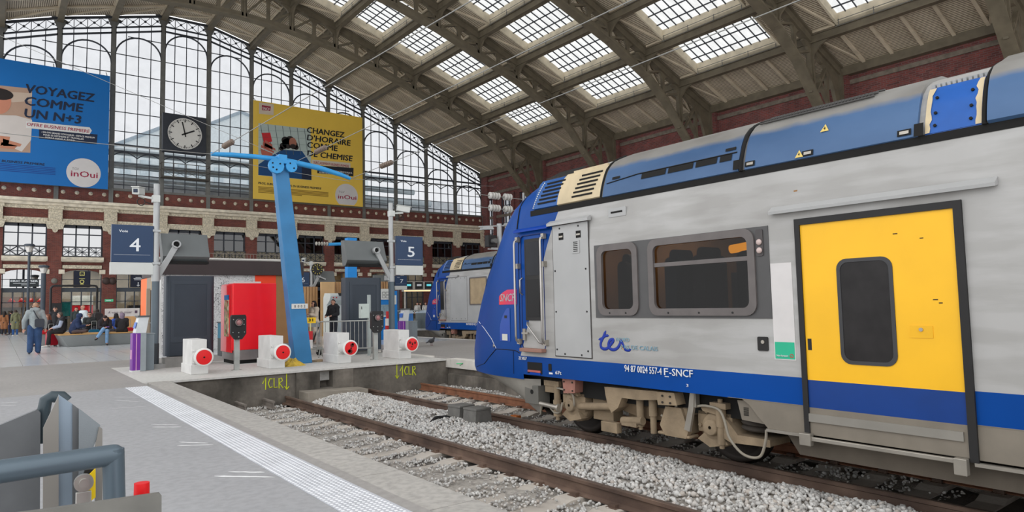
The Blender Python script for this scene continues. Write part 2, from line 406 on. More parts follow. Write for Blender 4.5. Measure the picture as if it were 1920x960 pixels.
# carved stone: cornice, bands, capitals, lintels
cn = MB(); cn.prism([(YF, 9.9), (YF-.35, 9.95), (YF-.4, 10.12), (YF-.7, 10.2), (YF-.75, 10.42), (YF, 10.46)], 'X', X0, X1); struct(cn.build('trim_1', M_STONE))
for i in range(len(XP)-1):
    a, b = XP[i]+.5, XP[i+1]-.5
    st.box(a, b, YF-.14, YF+.1, 9.66, 9.9); st.prism([(YF-.22, 8.5), (YF-.28, 8.95), (YF, 8.98), (YF, 8.5)], 'X', a, b)
    st.box(a+.05, b-.05, YF-.2, YF+.1, 4.98, 5.25)
struct(st.build('trim_2', M_STONEL))
st = MB()
for i in range(len(XP)-1):
    a, b = XP[i]+.5, XP[i+1]-.5
    st.prism([(YF-.05, 5.5), (YF-.3, 5.56), (YF-.4, 5.7), (YF-.4, 5.9), (YF, 5.93)], 'X', a-.06, b+.06)
    for q in (a, b): st.box(q-.2, q+.2, YF-.24, YF-.02, 4.55, 4.9)
struct(st.build('trim_3', M_STONE))
for i, x in enumerate(XP):
    ca.prism([(x-.62, 8.62), (x+.62, 8.62), (x+.58, 8.4), (x+.5, 8.1), (x+.2, 8.06), (x+.14, 7.88), (x, 7.8), (x-.14, 7.88), (x-.2, 8.06), (x-.5, 8.1), (x-.58, 8.4)], 'Y', YF-.42, YF-.16)
    ca.box(x-.66, x+.66, YF-.46, YF-.16, 8.58, 8.7); ca.box(x-.46, x+.46, YF-.34, YF+.1, 8.7, 9.7); ca.box(x-.54, x+.54, YF-.44, YF+.1, 9.68, 9.92)
    ca.cyl((x, YF-.48, 7.98), (x, YF-.4, 7.98), .16, n=12); ca.box(x-.4, x+.4, YF-.37, YF-.33, 8.9, 9.1); ca.box(x-.4, x+.4, YF-.37, YF-.33, 9.3, 9.5)
struct(ca.build('trim_4', M_STONEL))
st = MB()
for x in XP: st.box(x-.16, x+.16, YF-.14, YF+.1, 10.45, 11.75)
st.box(X0, X1, YF-.1, YF+.1, 11.55, 11.75); struct(st.build('trim_5', M_IRON2))
# rosettes along the riveted brick panel
for i in range(1, len(XP)-1):
    for j in range(4):
        x = XP[i]+BAY*(j+.5)/4; b = MB(); b.lathe([(.001, .1), (.06, .1), (.075, .05), (.13, .05), (.16, 0)], (x, YF-.02, 11.15), (0, -1, 0), 12)
        tag(b.build('wall_rosette', M_STONEL), 'round stone rosette on the red brick frieze under the great gable window', 'rosette', 'rosettes on the brick frieze')
# upper windows and their X-braced balconies; shop openings below
G_MIR = glass('mirror_glass', (70, 76, 84), .55, .01)
G_DK = glass('dark_glass', (96, 98, 102), .1, .02)
W_IN = mat('interior_wall', (128, 118, 104), .9)
for i in range(len(XP)-1):
    a, b = XP[i]+.5, XP[i+1]-.5; c = (a+b)/2
    wd = struct(MB().box(a, b, YF+.25, YF+.27, 5.93, 8.55).build('window_%d' % (i+1), G_MIR if i in (1, 2) else G_DK))
    f = MB(); r = .05
    for x in np.linspace(a+.04, b-.04, 4): f.box(x-r, x+r, YF+.18, YF+.3, 5.93, 8.5)
    f.box(a, b, YF+.18, YF+.3, 5.93, 6.03); f.box(a, b, YF+.18, YF+.3, 8.28, 8.55); f.box(a, b, YF+.2, YF+.28, 7.72, 7.8)
    o = f.build('window_frame', M_FRAMED, wd)
    n = 3; bl = thing('balcony_railing', 'iron X-braced balcony railing at the upper window %s' % (['beyond the left edge','left of the shop lamp','above the long bench','behind the first track sign','behind the clock column','left of the leaning mast','crossed by the leaning mast','right of the leaning mast','behind the grey monitor','behind the second track sign','above the far train','beside the corner','at the wall corner'][i]), 'railing', (c, YF-.12, 5.93), 0, 'balcony railings of the brick front')
    hw = (b-a)/2; r1 = MB(); r1.box(-hw, hw, -.03, .03, 0, .05); r1.box(-hw, hw, -.03, .03, .78, .83); r1.build('rail', M_FRAMED, bl)
    for j in range(n):
        x0 = -hw+2*hw*j/n; x1 = x0+2*hw/n; p = MB(); z0, z1 = .05, .78
        p.bar((x0, 0, z0), (x1, 0, z1), .04); p.bar((x0, 0, z1), (x1, 0, z0), .04); p.bar(((x0+x1)/2, 0, z0), ((x0+x1)/2, 0, z1), .035); p.bar((x0, 0, (z0+z1)/2), (x1, 0, (z0+z1)/2), .03); p.bar((x0, 0, z0), (x0, 0, z1), .05)
        p.build('x_brace', M_FRAMED, bl)
    if i > 4: MB().box(-hw, hw, .06, .08, .02, .78).build('pale_panel', mat('rail_panel', (150,142,122), .8), bl)
# rooms behind the brick front
w = MB(); w.box(X0, X1, YF+6, YF+6.2, 0, 9.9); w.box(X0, X1, YF+.4, YF+6, 5.4, 5.6); w.box(X0, X1, YF+.4, YF+6, 9.2, 9.4)
for i in range(0, len(XP)): w.box(XP[i]-.12, XP[i]+.12, YF+.45, YF+6, 0, 9.3)
struct(w.build('wall_shops', W_IN))
w = MB(); w.box(X0, X1, YF+5.8, YF+5.95, 5.7, 9.2); struct(w.build('wall_offices', mat('office_dark', (70, 64, 58), .9)))

# ------------------------------------------------------------------ the great gable window
GZ = 11.75; GY = YF+.1
top = [(x, z-.05) for x, z in PROF if x > -5]
gw = struct(MB().poly([(X0, GY+.1, GZ)]+[(45, GY+.1, GZ)]+[(x, GY+.1, z) for x, z in top]).build('window_20', G_GABLE))
for x in XP:
    zt = zroof(x); c = MB(); c.box(x-.13, x+.13, GY-.1, GY+.2, GZ, zt); c.box(x-.2, x+.2, GY-.06, GY-.02, GZ, zt-.4)
    c.prism([(x-.13, zt-1.2), (x-.13, zt-.05), (x-.75, zt-.1), (x-.5, zt-.3)], 'Y', GY-.05, GY+.05); c.prism([(x+.13, zt-1.2), (x+.13, zt-.2), (x+.7, zt-.45), (x+.45, zt-.5)], 'Y', GY-.05, GY+.05)
    o = c.build('gable_column', M_IRON2, gw)
m = MB()
for i in range(len(XP)-1):
    a, b = XP[i], XP[i+1]
    for j in (1, 2, 3):
        x = a+BAY*j/4; m.box(x-.03, x+.03, GY, GY+.08, GZ, zroof(x)-1.0)
zs = [12.12, 13.0, 13.95]+[15.0+1.66*k for k in range(1, 8)]
for z in zs:
    xs = [x for x in np.arange(-5, 45, .1) if zroof(x)-1.9 > z]
    if xs: m.box(xs[0], xs[-1]+.1, GY, GY+.07, z-.03, z+.03)
m.build('glazing_bar', M_FRAMED, gw)
m = MB(); m.box(X0, 45, GY-.05, GY+.1, 15.42, 15.58); m.box(X0, 45, GY-.05, GY+.1, 14.9, 15.02)
for i in range(len(XP)-1):                           # small arches under the double rail
    for j in range(2):
        x0 = XP[i]+BAY*j/2; m.tube([(x0+BAY/2*k/8, GY, 14.45+.45*math.sin(PI*k/8)) for k in range(9)], .045, 5)
m.build('transom', M_FRAMED, gw)
for i in range(len(XP)-1):                           # arched heads of each bay
    a, b = XP[i], XP[i+1]; zc = min(zroof(a), zroof(b))-1.62; r = BAY/2-.13; c = (a+b)/2; sl = (zroof(b)-zroof(a))/BAY
    A = MB(); A.tube([(c-r*math.cos(PI*k/16), GY, zc-r+(r*1.0)*math.sin(PI*k/16)+.25*sl*(-r*math.cos(PI*k/16))) for k in range(17)], .07, 6); A.build('arch_head', M_FRAMED, gw)
m = MB(); lt = MB()
for (xa, za), (xb, zb) in zip(top, top[1:]):
    for d, t_ in ((1.05, .12), (1.5, .14), (.15, .2)):
        m.bar((xa, GY, za-d), (xb, GY, zb-d), .12, t_)
    for j in range(4):
        x0 = xa+(xb-xa)*j/4; x1 = xa+(xb-xa)*(j+1)/4; z0 = za+(zb-za)*j/4; z1 = za+(zb-za)*(j+1)/4
        lt.bar((x0, GY, z0-1.0), (x1, GY, z1-.2), .04); lt.bar((x0, GY, z0-.2), (x1, GY, z1-1.0), .04); lt.bar((x0, GY, z0-1), (x0, GY, z0-.2), .05)
        lt.cyl(((x0+x1)/2, GY-.05, (z0+z1)/2-.6), ((x0+x1)/2, GY+.05, (z0+z1)/2-.6), .1, n=8)
m.build('gable_rail', M_FRAMED, gw); lt.build('lattice', M_FRAMED, gw)

# ------------------------------------------------------------------ the roof: boards, purlins, skylights, arched trusses
YB = [GY]+YT
bd = MB(); rf = MB(); pv = Vector((0,0,0)); WINN = 30
SKY_STRIPS = range(1, 13)
TH = 1.9                                             # width of the boarded triangles beside each truss
def strip(s, u, y, d=0.0):
    """a point of roof strip s at fraction u across it, raised by d"""
    (xa, za), (xb, zb) = PROF[s], PROF[s+1]
    return (xa+(xb-xa)*u, y, za+(zb-za)*u+d)
for bi in range(len(YB)-1):
    y0, y1 = YB[bi+1], YB[bi]
    for s_ in range(len(PROF)-1):
        sky = bi > 0 and s_ in SKY_STRIPS
        if not sky:
            bd.quad(strip(s_,0,y0), strip(s_,0,y1), strip(s_,1,y1), strip(s_,1,y0))
            n = 6 if bi else 5
            for j in range(1, n):
                y = y0+(y1-y0)*j/n; rf.bar(strip(s_,.04,y,-.1), strip(s_,.96,y,-.1), .2, .14)
            for u in (.05, .95): rf.bar(strip(s_,u,y0+.1,-.07), strip(s_,u,y1-.1,-.07), .2, .12)
            rf.bar(strip(s_,.05,y0+1.75,-.08), strip(s_,.9,y0+.3,-.08), .16, .1); rf.bar(strip(s_,.05,y1-1.75,-.08), strip(s_,.9,y1-.3,-.08), .16, .1)
        else:
            ya, yb = y0+TH, y1-TH; hgt = .5
            for p, q in ((y0, ya), (yb, y1)):
                bd.quad(strip(s_,0,p), strip(s_,0,q), strip(s_,1,q), strip(s_,1,p))
                for u in (.06, .94): rf.bar(strip(s_,u,p+.1,-.07), strip(s_,u,q-.05,-.07), .2, .12)
            rf.bar(strip(s_,.06,ya-.15,-.08), strip(s_,.94,y0+.35,-.08), .16, .12); rf.bar(strip(s_,.06,yb+.15,-.08), strip(s_,.94,y1-.35,-.08), .16, .12)
            cb = MB()
            for y, w_ in ((ya, .14), (yb, -.14)):
                cb.add([strip(s_,.02,y,-.12), strip(s_,.98,y,-.12), strip(s_,.98,y,hgt), strip(s_,.02,y,hgt), strip(s_,.02,y+w_,-.12), strip(s_,.98,y+w_,-.12), strip(s_,.98,y+w_,hgt), strip(s_,.02,y+w_,hgt)],
                       [(0,1,2,3),(4,7,6,5),(0,4,5,1),(3,2,6,7),(1,5,6,2),(0,3,7,4)])
            lo = 0 if s_ < 8 else 1
            for u0, u1 in ((.02, .1), (.9, .98)):
                cb.add([strip(s_,u0,ya,-.05), strip(s_,u0,yb,-.05), strip(s_,u0,yb,hgt), strip(s_,u0,ya,hgt), strip(s_,u1,ya,-.05), strip(s_,u1,yb,-.05), strip(s_,u1,yb,hgt), strip(s_,u1,ya,hgt)],
                       [(0,1,2,3),(4,7,6,5),(0,4,5,1),(3,2,6,7),(1,5,6,2),(0,3,7,4)])
            pane = MB(); pane.quad(strip(s_,.03,ya,hgt), strip(s_,.03,yb,hgt), strip(s_,.97,yb,hgt), strip(s_,.97,ya,hgt))
            wd = struct(pane.build('window_%d' % WINN, G_SKY)); WINN += 1
            cb.build('skylight_curb', M_CREAMW, wd)
            gb = MB(); n = 10
            for j in range(1, n):
                y = ya+(yb-ya)*j/n; gb.bar(strip(s_,.04,y,hgt-.04), strip(s_,.96,y,hgt-.04), .05, .08)
            for u in (.26, .5, .74): gb.bar(strip(s_,u,ya,hgt-.08), strip(s_,u,yb,hgt-.08), .05, .08)
            gb.build('glazing_bar', M_FRAMED, wd)
            hr = MB(); u = .1 if s_ < 8 else .9
            for d in (.05, .4): hr.bar(strip(s_,u,ya,d-.35), strip(s_,u,yb,d-.35), .035)
            for j in range(4): hr.bar(strip(s_,u,ya+(yb-ya)*(j+.1)/3.2,-.35), strip(s_,u,ya+(yb-ya)*(j+.1)/3.2,.12), .035)
            hr.build('walkway_rail', M_IRON2, wd)
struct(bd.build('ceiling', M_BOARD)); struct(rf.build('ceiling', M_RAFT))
pu = MB()
for x, z in PROF[1:]:
    pu.box(x-.14, x+.14, YT[-1], GY, z-.55, z-.06); pu.box(x-.22, x+.22, YT[-1], GY, z-.6, z-.52); pu.box(x-.22, x+.22, YT[-1], GY, z-.12, z-.04)
pu.box(44.7, 45.2, YT[-1], GY, 16.2, 16.8)
struct(pu.build('beam_purlins', M_IRON))
LOWC = [(43.6,11.8),(42.5,13.1),(41.1,14.6),(39.6,16.3),(37.5,17.85),(33.7,19.65),(29.9,21.0),(26.1,22.3),(22.3,23.3),(18.5,23.95),(14.8,24.2),(11.0,24.2),(7.2,23.95),(3.46,23.3),(-.3,22.3),(-4.1,21.0)]
def zlow(x):
    for (xa, za), (xb, zb) in zip(LOWC, LOWC[1:]):
        if xb <= x <= xa: return za+(zb-za)*(xa-x)/(xa-xb)
    return LOWC[0][1]
def truss():
    t = thing('roof_truss', None, 'roof truss', (0,0,0), 0, 'arched iron roof trusses')
    c = MB()
    for (xa, za), (xb, zb) in zip(PROF, PROF[1:]):
        c.bar((xa, 0, za-.35), (xb, 0, zb-.35), .5, .5); c.bar((xa, 0, za-.12), (xb, 0, zb-.12), .8, .1)
    c.build('top_chord', M_IRON, t)
    c = MB()
    for (xa, za), (xb, zb) in zip(LOWC, LOWC[1:]):
        c.bar((xa, 0, za), (xb, 0, zb), .72, .12); c.bar((xa, 0, za+.24), (xb, 0, zb+.24), .24, .44)
    c.build('bottom_chord', M_IRON, t)
    for i in range(1, len(PROF)):
        x, z = PROF[i]; zl = zlow(x)
        p = MB(); p.box(x-.2, x+.2, -.12, .12, zl, z-.3); p.box(x-.08, x+.08, -.24, .24, zl, z-.3)
        for sx in (-1, 1):                          # curved brackets that flare under each purlin
            p.prism([(x+sx*.1, z-1.9), (x+sx*.2, z-1.2), (x+sx*.45, z-.8), (x+sx*.9, z-.55+(-.2 if sx > 0 else .05)), (x+sx*.9, z-.4), (x+sx*.1, z-.4)], 'Y', -.1, .1)
        for sy in (-1, 1):
            p.prism([(sy*.1, z-2.0), (sy*.28, z-1.3), (sy*.7, z-.85), (sy*1.3, z-.6), (sy*1.3, z-.45), (sy*.1, z-.45)], 'X', x-.07, x+.07)
        p.build('post', M_IRON, t)
        xa, za = PROF[i-1]; xm = (x+xa)/2; zm = (z+za)/2
        q = MB(); q.box(xm-.13, xm+.13, -.1, .1, zlow(xm), zm-.4)
        if i > 1:
            q.bar((xm, 0, zm-.5), (x, 0, zlow(x)+.3), .22, .16); q.bar((xm, 0, zlow(xm)+.2), (xa, 0, za-1.0), .2, .14)
            for c0, c1 in ((xm, xa), (x, xm)):       # the little arcade under the top chord
                cc = (c0+c1)/2; rr = abs(c1-c0)/2-.1; zz = zroof(cc)-.55; sl = (zroof(c1)-zroof(c0))/(c1-c0) if c1 != c0 else 0
                o = [(cc+rr*math.cos(PI*k/8), zz-.75+.75*math.sin(PI*k/8)+sl*rr*math.cos(PI*k/8)) for k in range(9)]
                q.prism(o+[(cc-rr-.1, zz+.15-sl*rr), (cc+rr+.1, zz+.15+sl*rr)], 'Y', -.08, .08)
        else:
            q.bar((xm, 0, zm-1.0), (41.4, 0, zlow(41.4)), .25, .16)
        q.build('web', M_IRON, t)
    b = MB()                                         # the big curved bracket at the wall
    arc = [(42.3+2.2*math.sin(k*PI/20), 11.5+5.2*math.cos(k*PI/20)) for k in range(11)]
    b.prism([(41.4, 17.9), (41.7, 17.1)]+arc+[(44.6, 11.0), (45.0, 11.0), (45.0, 16.5)], 'Y', -.12, .12)
    b.box(44.6, 45.2, -.3, .3, 6.5, 16.4); b.bar((41.9, 0, 13.5), (44.8, 0, 11.7), .2, .2); b.bar((42.0, 0, 15.6), (44.7, 0, 12.2), .3, .12)
    b.build('wall_bracket', M_IRON, t); return t
T0 = truss()
TL = ['roof truss nearest the gable window, its chord crossing above the posters','second roof truss from the gable window','third roof truss from the gable window, above the train cab','fourth roof truss from the gable window, above the train roof vents','fifth roof truss from the gable window, in the upper right corner','roof truss passing overhead above the camera']
for i, y in enumerate(YT):
    t = T0 if i == 0 else copy_tree(T0); t.location = (0, y, 0); t['label'] = TL[i]
# right side wall with its windows, string courses and pilasters
w = MB(); WX = 45.2; ys = -8.0
wins = [(YT[0]+2.2+3.4*j, YT[0]+4.2+3.4*j) for j in range(3)]
w.box(WX, WX+.5, ys, YF+.4, 0, 8.5); w.box(WX, WX+.5, ys, YF+.4, 13.6, 17)
ye = [ys]+[v for p in wins for v in p]+[YF+.4]
for j in range(0, len(ye), 2): w.box(WX, WX+.5, ye[j], ye[j+1], 8.5, 13.6)
for y in YT+[GY-.6]: w.box(WX-.35, WX, y-.6, y+.6, 0, 16.3)
for y in (YT[0]+2, YT[0]+5.4, YT[0]+8.8): w.box(WX-.2, WX, y-.45, y+.15, 8, 13.8)
struct(w.build('wall_right', M_BRICKD))
w = MB()
for z in (15.6, 14.0, 11.2): w.box(WX-.12, WX+.05, ys, YF, z, z+.3)
struct(w.build('trim_6', mat('wall_band', (122, 112, 100), .85, var=.3)))
for j, (a, b) in enumerate(wins):
    wd = struct(MB().box(WX+.2, WX+.22, a, b, 8.5, 13.6).build('window_%d' % (14+j), G_GABLE)); f = MB()
    for y in np.linspace(a, b, 4): f.box(WX+.12, WX+.25, y-.05, y+.05, 8.5, 13.6)
    for z in np.linspace(8.5, 13.5, 6): f.box(WX+.14, WX+.24, a, b, z-.04, z+.04)
    f.build('window_frame', M_FRAMED, wd)
# pale buildings outside, beyond the gable glass
pb = mat('pale_render', (226, 234, 236), .8, var=.08)
b = thing('exterior_building', 'pale gabled building seen outside through the great gable window', 'building', (26, 112, 0))
BP = [at(px, py, Y=112) for px, py in ((204,276),(300,240),(392,233),(452,210),(480,222),(600,262),(690,330))]; BP = [(p.x-26, p.z) for p in BP]
MB().prism([(BP[0][0], 0), (BP[-1][0], 0)]+BP[::-1], 'Y', 0, 14).build('body', pb, b)
r = MB(); r.tube([(p[0], -.1, p[1]) for p in BP], .28, 6); r.build('roof_edge', mat('slate_edge', (168, 182, 192), .7), b)
for k in range(10):
    f = MB(); f.box(BP[0][0]+1.5+2.6*k, BP[0][0]+2.8+2.6*k, -.3, .0, 15.5, 24); f.build('window_bay', mat('pale_glazing', (196, 210, 216), .4), b)
p = thing('exterior_duct', 'fat silvery ventilation ducts outside behind the lower gable panes', 'duct', (14, 76, 0)); ms = mat('duct_metal', (170, 180, 184), .35, .6)
for k, py in enumerate((334, 354, 374)): z = at(700, py, Y=76).z; MB().cyl((-8, 0, z), (26+2.5*k, 0, z), .36, n=16).build('pipe', ms, p)
MB().tube([(28, 0, 12.2), (34, 0, 12.2), (34.6, 0, 12.0), (34.8, 0, 11.4), (34.8, 0, 6)], .3, 10).build('pipe', ms, p)
s = MB(); s.box(-9, 36, .5, 1.0, 0, 15.2); s.build('base', mat('duct_base', (206, 212, 216), .7), p)

# ------------------------------------------------------------------ the train beside the platform
TXC = 7.97; TYE = -6.5            # centre line of its track; its body is built from TYE up to the nose
T = thing('train', 'blue and grey double-deck train with a yellow door, its nose at the near buffers', 'train', (TXC, 0, -.55), 0, 'regional trains')
# cross-section: (height above the platform, half width, where the nose starts, how far it reaches)
SECT = [(.25,1.41,8.3,2.4),(.33,1.42,8.3,2.44),(.62,1.42,8.3,2.44),(1.07,1.42,8.3,2.32),(1.44,1.42,8.3,2.13),(1.89,1.42,8.3,1.85),(2.27,1.42,8.3,1.46),(2.5,1.405,8.3,1.27),(2.7,1.375,8.3,1.14),(2.84,1.35,8.25,1.05),(2.98,1.32,8.2,.95),(3.15,1.26,8.0,.93),(3.28,1.19,7.7,1.03),(3.38,1.08,7.3,.95),(3.45,.95,7.0,.85),(3.5,.8,6.8,.7),(3.54,.6,6.65,.5),(3.56,.35,6.6,.4),(3.57,.02,6.5,.3)]
def hw(z):
    for (z0,a0,_,_),(z1,a1,_,_) in zip(SECT, SECT[1:]):
        if z <= z1: return a0+(a1-a0)*max(0, (z-z0)/(z1-z0))
    return 0
def L(x, y, z): return (x-TXC, y, z+.55)             # place -> train coordinates
t = NT('train_livery'); x, y, z = t.sep(); zz = t.math('SUBTRACT', z, .55)
gry = t.ramp(t.noise(.7, 8, stretch=(1,1,.6)), [(.3, lin((164,162,159))), (.7, lin((184,183,181)))])
gry = t.mix(.5, gry, t.ramp(t.noise(2.2, 9, stretch=(1, .5, 3)), [(.42, (.74,.73,.71)), (.58, (1,1,1))]), 'MULTIPLY')
blue = t.ramp(t.noise(.6, 5), [(.3, (0,.046,.23)), (.7, (0,.062,.32))])
dirt = t.ramp(t.noise(2, 6), [(.3, lin((122,114,102))), (.7, lin((150,142,130)))])
yb = t.math('SUBTRACT', 8.62, t.math('MULTIPLY', zz, .42))
isb = t.math('MAXIMUM', t.math('GREATER_THAN', y, yb), t.math('LESS_THAN', zz, .615))
c = t.mix(isb, gry, blue)
low = t.math('MULTIPLY', t.math('LESS_THAN', zz, .335), t.math('LESS_THAN', y, 4.6)); c = t.mix(low, c, dirt)
t.col(c); t.b.inputs['Roughness'].default_value = .38; t.b.inputs['Specular IOR Level'].default_value = .16
LIV = t.m
t = NT('faded_roof_blue'); x, y, z = t.sep(); zz = t.math('SUBTRACT', z, .55)
gb = t.ramp(t.noise(.9, 8, stretch=(1,.5,1)), [(.3, lin((46,80,120))), (.62, lin((74,106,146))), (.8, lin((108,122,144)))])
gg = t.ramp(t.noise(1.2, 8), [(.3, lin((112,108,102))), (.7, lin((142,140,136)))])
mx = t.ramp(t.math('ADD', zz, t.math('MULTIPLY', t.math('SUBTRACT', t.noise(3, 5), .5), .1)), [(0, 0), (1, 1)])
f = t.n('MapRange'); t.l(t.math('ADD', zz, t.math('MULTIPLY', t.math('SUBTRACT', t.noise(3, 5), .5), .1)), f.inputs[0]); f.inputs[1].default_value = 3.25; f.inputs[2].default_value = 3.32
t.col(t.mix(f.outputs[0], gb, gg)); t.b.inputs['Roughness'].default_value = .5; FADE = t.m
TG = mat('train_grey_panel', (170,170,169), .35, var=.08, scale=1.5); TB = mat('train_blue', (0,62,160), .38, var=.06, spec=.16)
TBD = mat('train_blue_hatch', (4,66,160), .35); TK = mat('rubber_black', (34,33,33), .6); TBAND = mat('window_band_grey', (82,81,81), .5, var=.08, scale=4)
TFR = mat('window_frame_grey', (102,96,94), .45, var=.12, scale=6); TWH = mat('letter_white', (226,226,228), .5, var=0)
TY = mat('door_yellow', (250,190,30), .4, var=.05, scale=2); TST = mat('stripe_blue', (4,58,132), .4, var=.1); TDIRT = mat('dirty_skirt', (128,120,108), .7, var=.15)
TMUD = mat('bogie_mud', (148,130,106), .85, var=.28, scale=4, bump=.25, bscale=30); TMUDD = mat('bogie_dark', (62,56,50), .85, var=.25, scale=5); TBLK = mat('underframe_black', (26,25,24), .9)
TSTEEL = mat('worn_steel', (170,164,154), .4, .6, var=.2); TCR = mat('cream_plate', (206,188,154), .6, var=.15); TCHR = mat('rail_steel_bright', (176,172,168), .3, .85)
G_TR = glass('train_glass', (176,172,168), .022, .01)
PLANN = 14
def nose_ring(i, extra=0.0):
    z_, a, y0, b = SECT[i]; p = 2.5; a += extra; pts = []
    for k in range(2*PLANN+1):
        th = PI/2*(k/PLANN)                           # 0 .. pi, near side first
        cx, sy = math.cos(th), abs(math.sin(th))
        pts.append((-math.copysign(abs(cx)**(2/p), cx)*a, y0+b*sy**(2/p), z_+.55))
    return pts
m = MB(); rows = []
for i in range(len(SECT)):
    a = SECT[i][1]; r = nose_ring(i); rows.append([(-a, min(SECT[i][2], 8.3) if SECT[i][2] < 8.3 else 8.3, SECT[i][0]+.55)]+r[1:-1]+[(a, SECT[i][2], SECT[i][0]+.55)])
m.grid(rows)
# body sides: the near one has real window openings
WIN = [(4.24, 5.60, 1.32, 2.13), (5.93, 6.51, 1.32, 2.13)]
ycut = sorted({TYE, 8.3, *[v for w_ in WIN for v in w_[:2]]})
zc = sorted({.33, 1.32, 2.13, *[s_[0] for s_ in SECT if s_[0] > .33 and s_[0] < 3.8]})
for i in range(len(ycut)-1):
    for j in range(len(zc)-1):
        ya, yb_, za, zb = ycut[i], ycut[i+1], zc[j], zc[j+1]
        ym, zm = (ya+yb_)/2, (za+zb)/2
        for sx in (-1, 1):
            if sx < 0 and any(w_[0] < ym < w_[1] and w_[2] < zm < w_[3] for w_ in WIN): continue
            yt0 = min(yb_, next((s_[2] for s_ in SECT if abs(s_[0]-za) < 1e-6), 8.3)); yt1 = min(yb_, next((s_[2] for s_ in SECT if abs(s_[0]-zb) < 1e-6), 8.3))
            m.add([(sx*hw(za), ya, za+.55), (sx*hw(za), max(yt0, ya), za+.55), (sx*hw(zb), max(yt1, ya), zb+.55), (sx*hw(zb), ya, zb+.55)], [(0,1,2,3)], 0, True)
m.poly([(s_*hw(zq), TYE, zq+.55) for s_, zz_ in ((-1, zc), (1, zc[::-1])) for zq in zz_])
m.quad((-1.42, 8.3, .88), (1.42, 8.3, .88), (1.42, TYE, .88), (-1.42, TYE, .88))
body = m.build('body_shell', LIV, T)
es = body.modifiers.new('split', 'EDGE_SPLIT'); es.split_angle = .6
NX = -1.42                                            # the near side in train coordinates
def side(name, y0, y1, z0, z1, m_, out=.012, r=0, parent=T, depth=.03, bevel=0, label=None, nx=None):
    q = MB(); n0 = NX if nx is None else nx; pts = rrect(y0, y1, z0+.55, z1+.55, r) if r else [(y0,z0+.55),(y1,z0+.55),(y1,z1+.55),(y0,z1+.55)]
    q.prism(pts, 'X', n0-out, n0-out+depth); return q.build(name, m_, parent, bevel, label=label)
def sframe(name, y0, y1, z0, z1, w_, m_, r=.06, out=.02, parent=T, depth=.04, label=None):
    q = MB(); q.ring(rrect(y0, y1, z0+.55, z1+.55, r), rrect(y0+w_, y1-w_, z0+.55+w_, z1+.55-w_, max(.01, r-w_*.6)), 'X', NX-out, NX-out+depth); return q.build(name, m_, parent, label=label)
# dark window band in one plate with the two openings cut out of it
q = MB(); B = (4.0, 6.65, 1.215, 2.21)
yy = [B[0], WIN[0][0], WIN[0][1], WIN[1][0], WIN[1][1], B[1]]
for i in range(5):
    if i in (1, 3): q.box(NX-.008, NX, yy[i], yy[i+1], B[2]+.55, 1.32+.55); q.box(NX-.008, NX, yy[i], yy[i+1], 2.13+.55, B[3]+.55)
    else: q.box(NX-.008, NX, yy[i], yy[i+1], B[2]+.55, B[3]+.55)
q.build('window_band', TBAND, T)
for i, (a, b, c0, c1) in enumerate(WIN):
    e = .075; wf = sframe('window', a-e, b+e, c0-e, c1+e, e+.012, TFR, .13, .03)
    side('pane', a-.01, b+.01, c0-.01, c1+.01, G_TR, -.012, .05, wf, .006)
    if i == 0: side('window_bar', a-.01, b+.01, 1.85, 1.9, TFR, .016, 0, wf, .03)
    for k in range(3 if i == 0 else 2): q = MB(); q.cyl((NX-.036, a+(b-a)*(k+.5)/(3 if i == 0 else 2), c0-.04+.55), (NX-.03, a+(b-a)*(k+.5)/(3 if i == 0 else 2), c0-.04+.55), .012, n=8); q.build('bolt', TK, wf)
# what shows through the glass: wall, seats, a glowing bar for an amber reflection
q = MB(); q.box(-.25, -.2, 3.7, 7.0, .9, 3.1); q.box(-1.4, -.2, 3.7, 7.0, .92, .95); q.box(-1.4, -.2, 3.7, 7.0, 3.0, 3.04); q.box(-1.4, -.2, 3.66, 3.7, .9, 3.1); q.box(-1.4, -.2, 7.0, 7.04, .9, 3.1)
q.build('saloon_wall', mat('saloon_tan', (150,112,70), .7), T)
SEATM = mat('seat_blue_black', (30,36,50), .8)
for yv in (4.4, 5.02, 5.44, 6.25):
    q = MB(); q.prism(rrect(yv-.09, yv+.09, 1.4, 2.52, .08), 'X', -1.3, -.85); q.prism(rrect(yv-.07, yv+.07, 2.3, 2.62, .06), 'X', -1.22, -.93); q.box(-1.32, -.84, yv-.1, yv+.36, 1.38, 1.5); q.build('passenger_seat', mat('seat_deep_blue', (18,58,92), .8) if yv == 5.44 else SEATM, T, .02)
q = MB(); q.cyl((-1.2, 3.9, 2.62), (-1.2, 4.62, 2.56), .05); q.build('reflection_glow', emis('amber_glow', (255,170,40), 2.6), T)  # glowing bar stands in for an amber reflection, not a lamp
q = MB(); q.box(-.9, -.88, 4.56, 4.84, 1.8, 2.3); q.build('table_screen', mat('grey_blue_panel', (70,84,110), .5), T)
# the marker lamps and key box
lm = side('marker_lamp_plate', 4.06, 4.145, 1.89, 2.18, mat('lamp_plate', (74,70,70), .5), .02, .02)
for zq in (2.04, 1.95): q = MB(); q.sphere((NX-.03, 4.10, zq+.55), (.02, .034, .034), 12); q.build('lens', mat('lamp_lens', (196,176,170), .25), lm)
kp = side('key_box', 4.06, 4.185, .87, 1.02, TK, .014, .015)
q = MB(); q.cyl((NX-.02, 4.12, .965+.55), (NX-.01, 4.12, .965+.55), .02); q.build('lock', TSTEEL, kp)
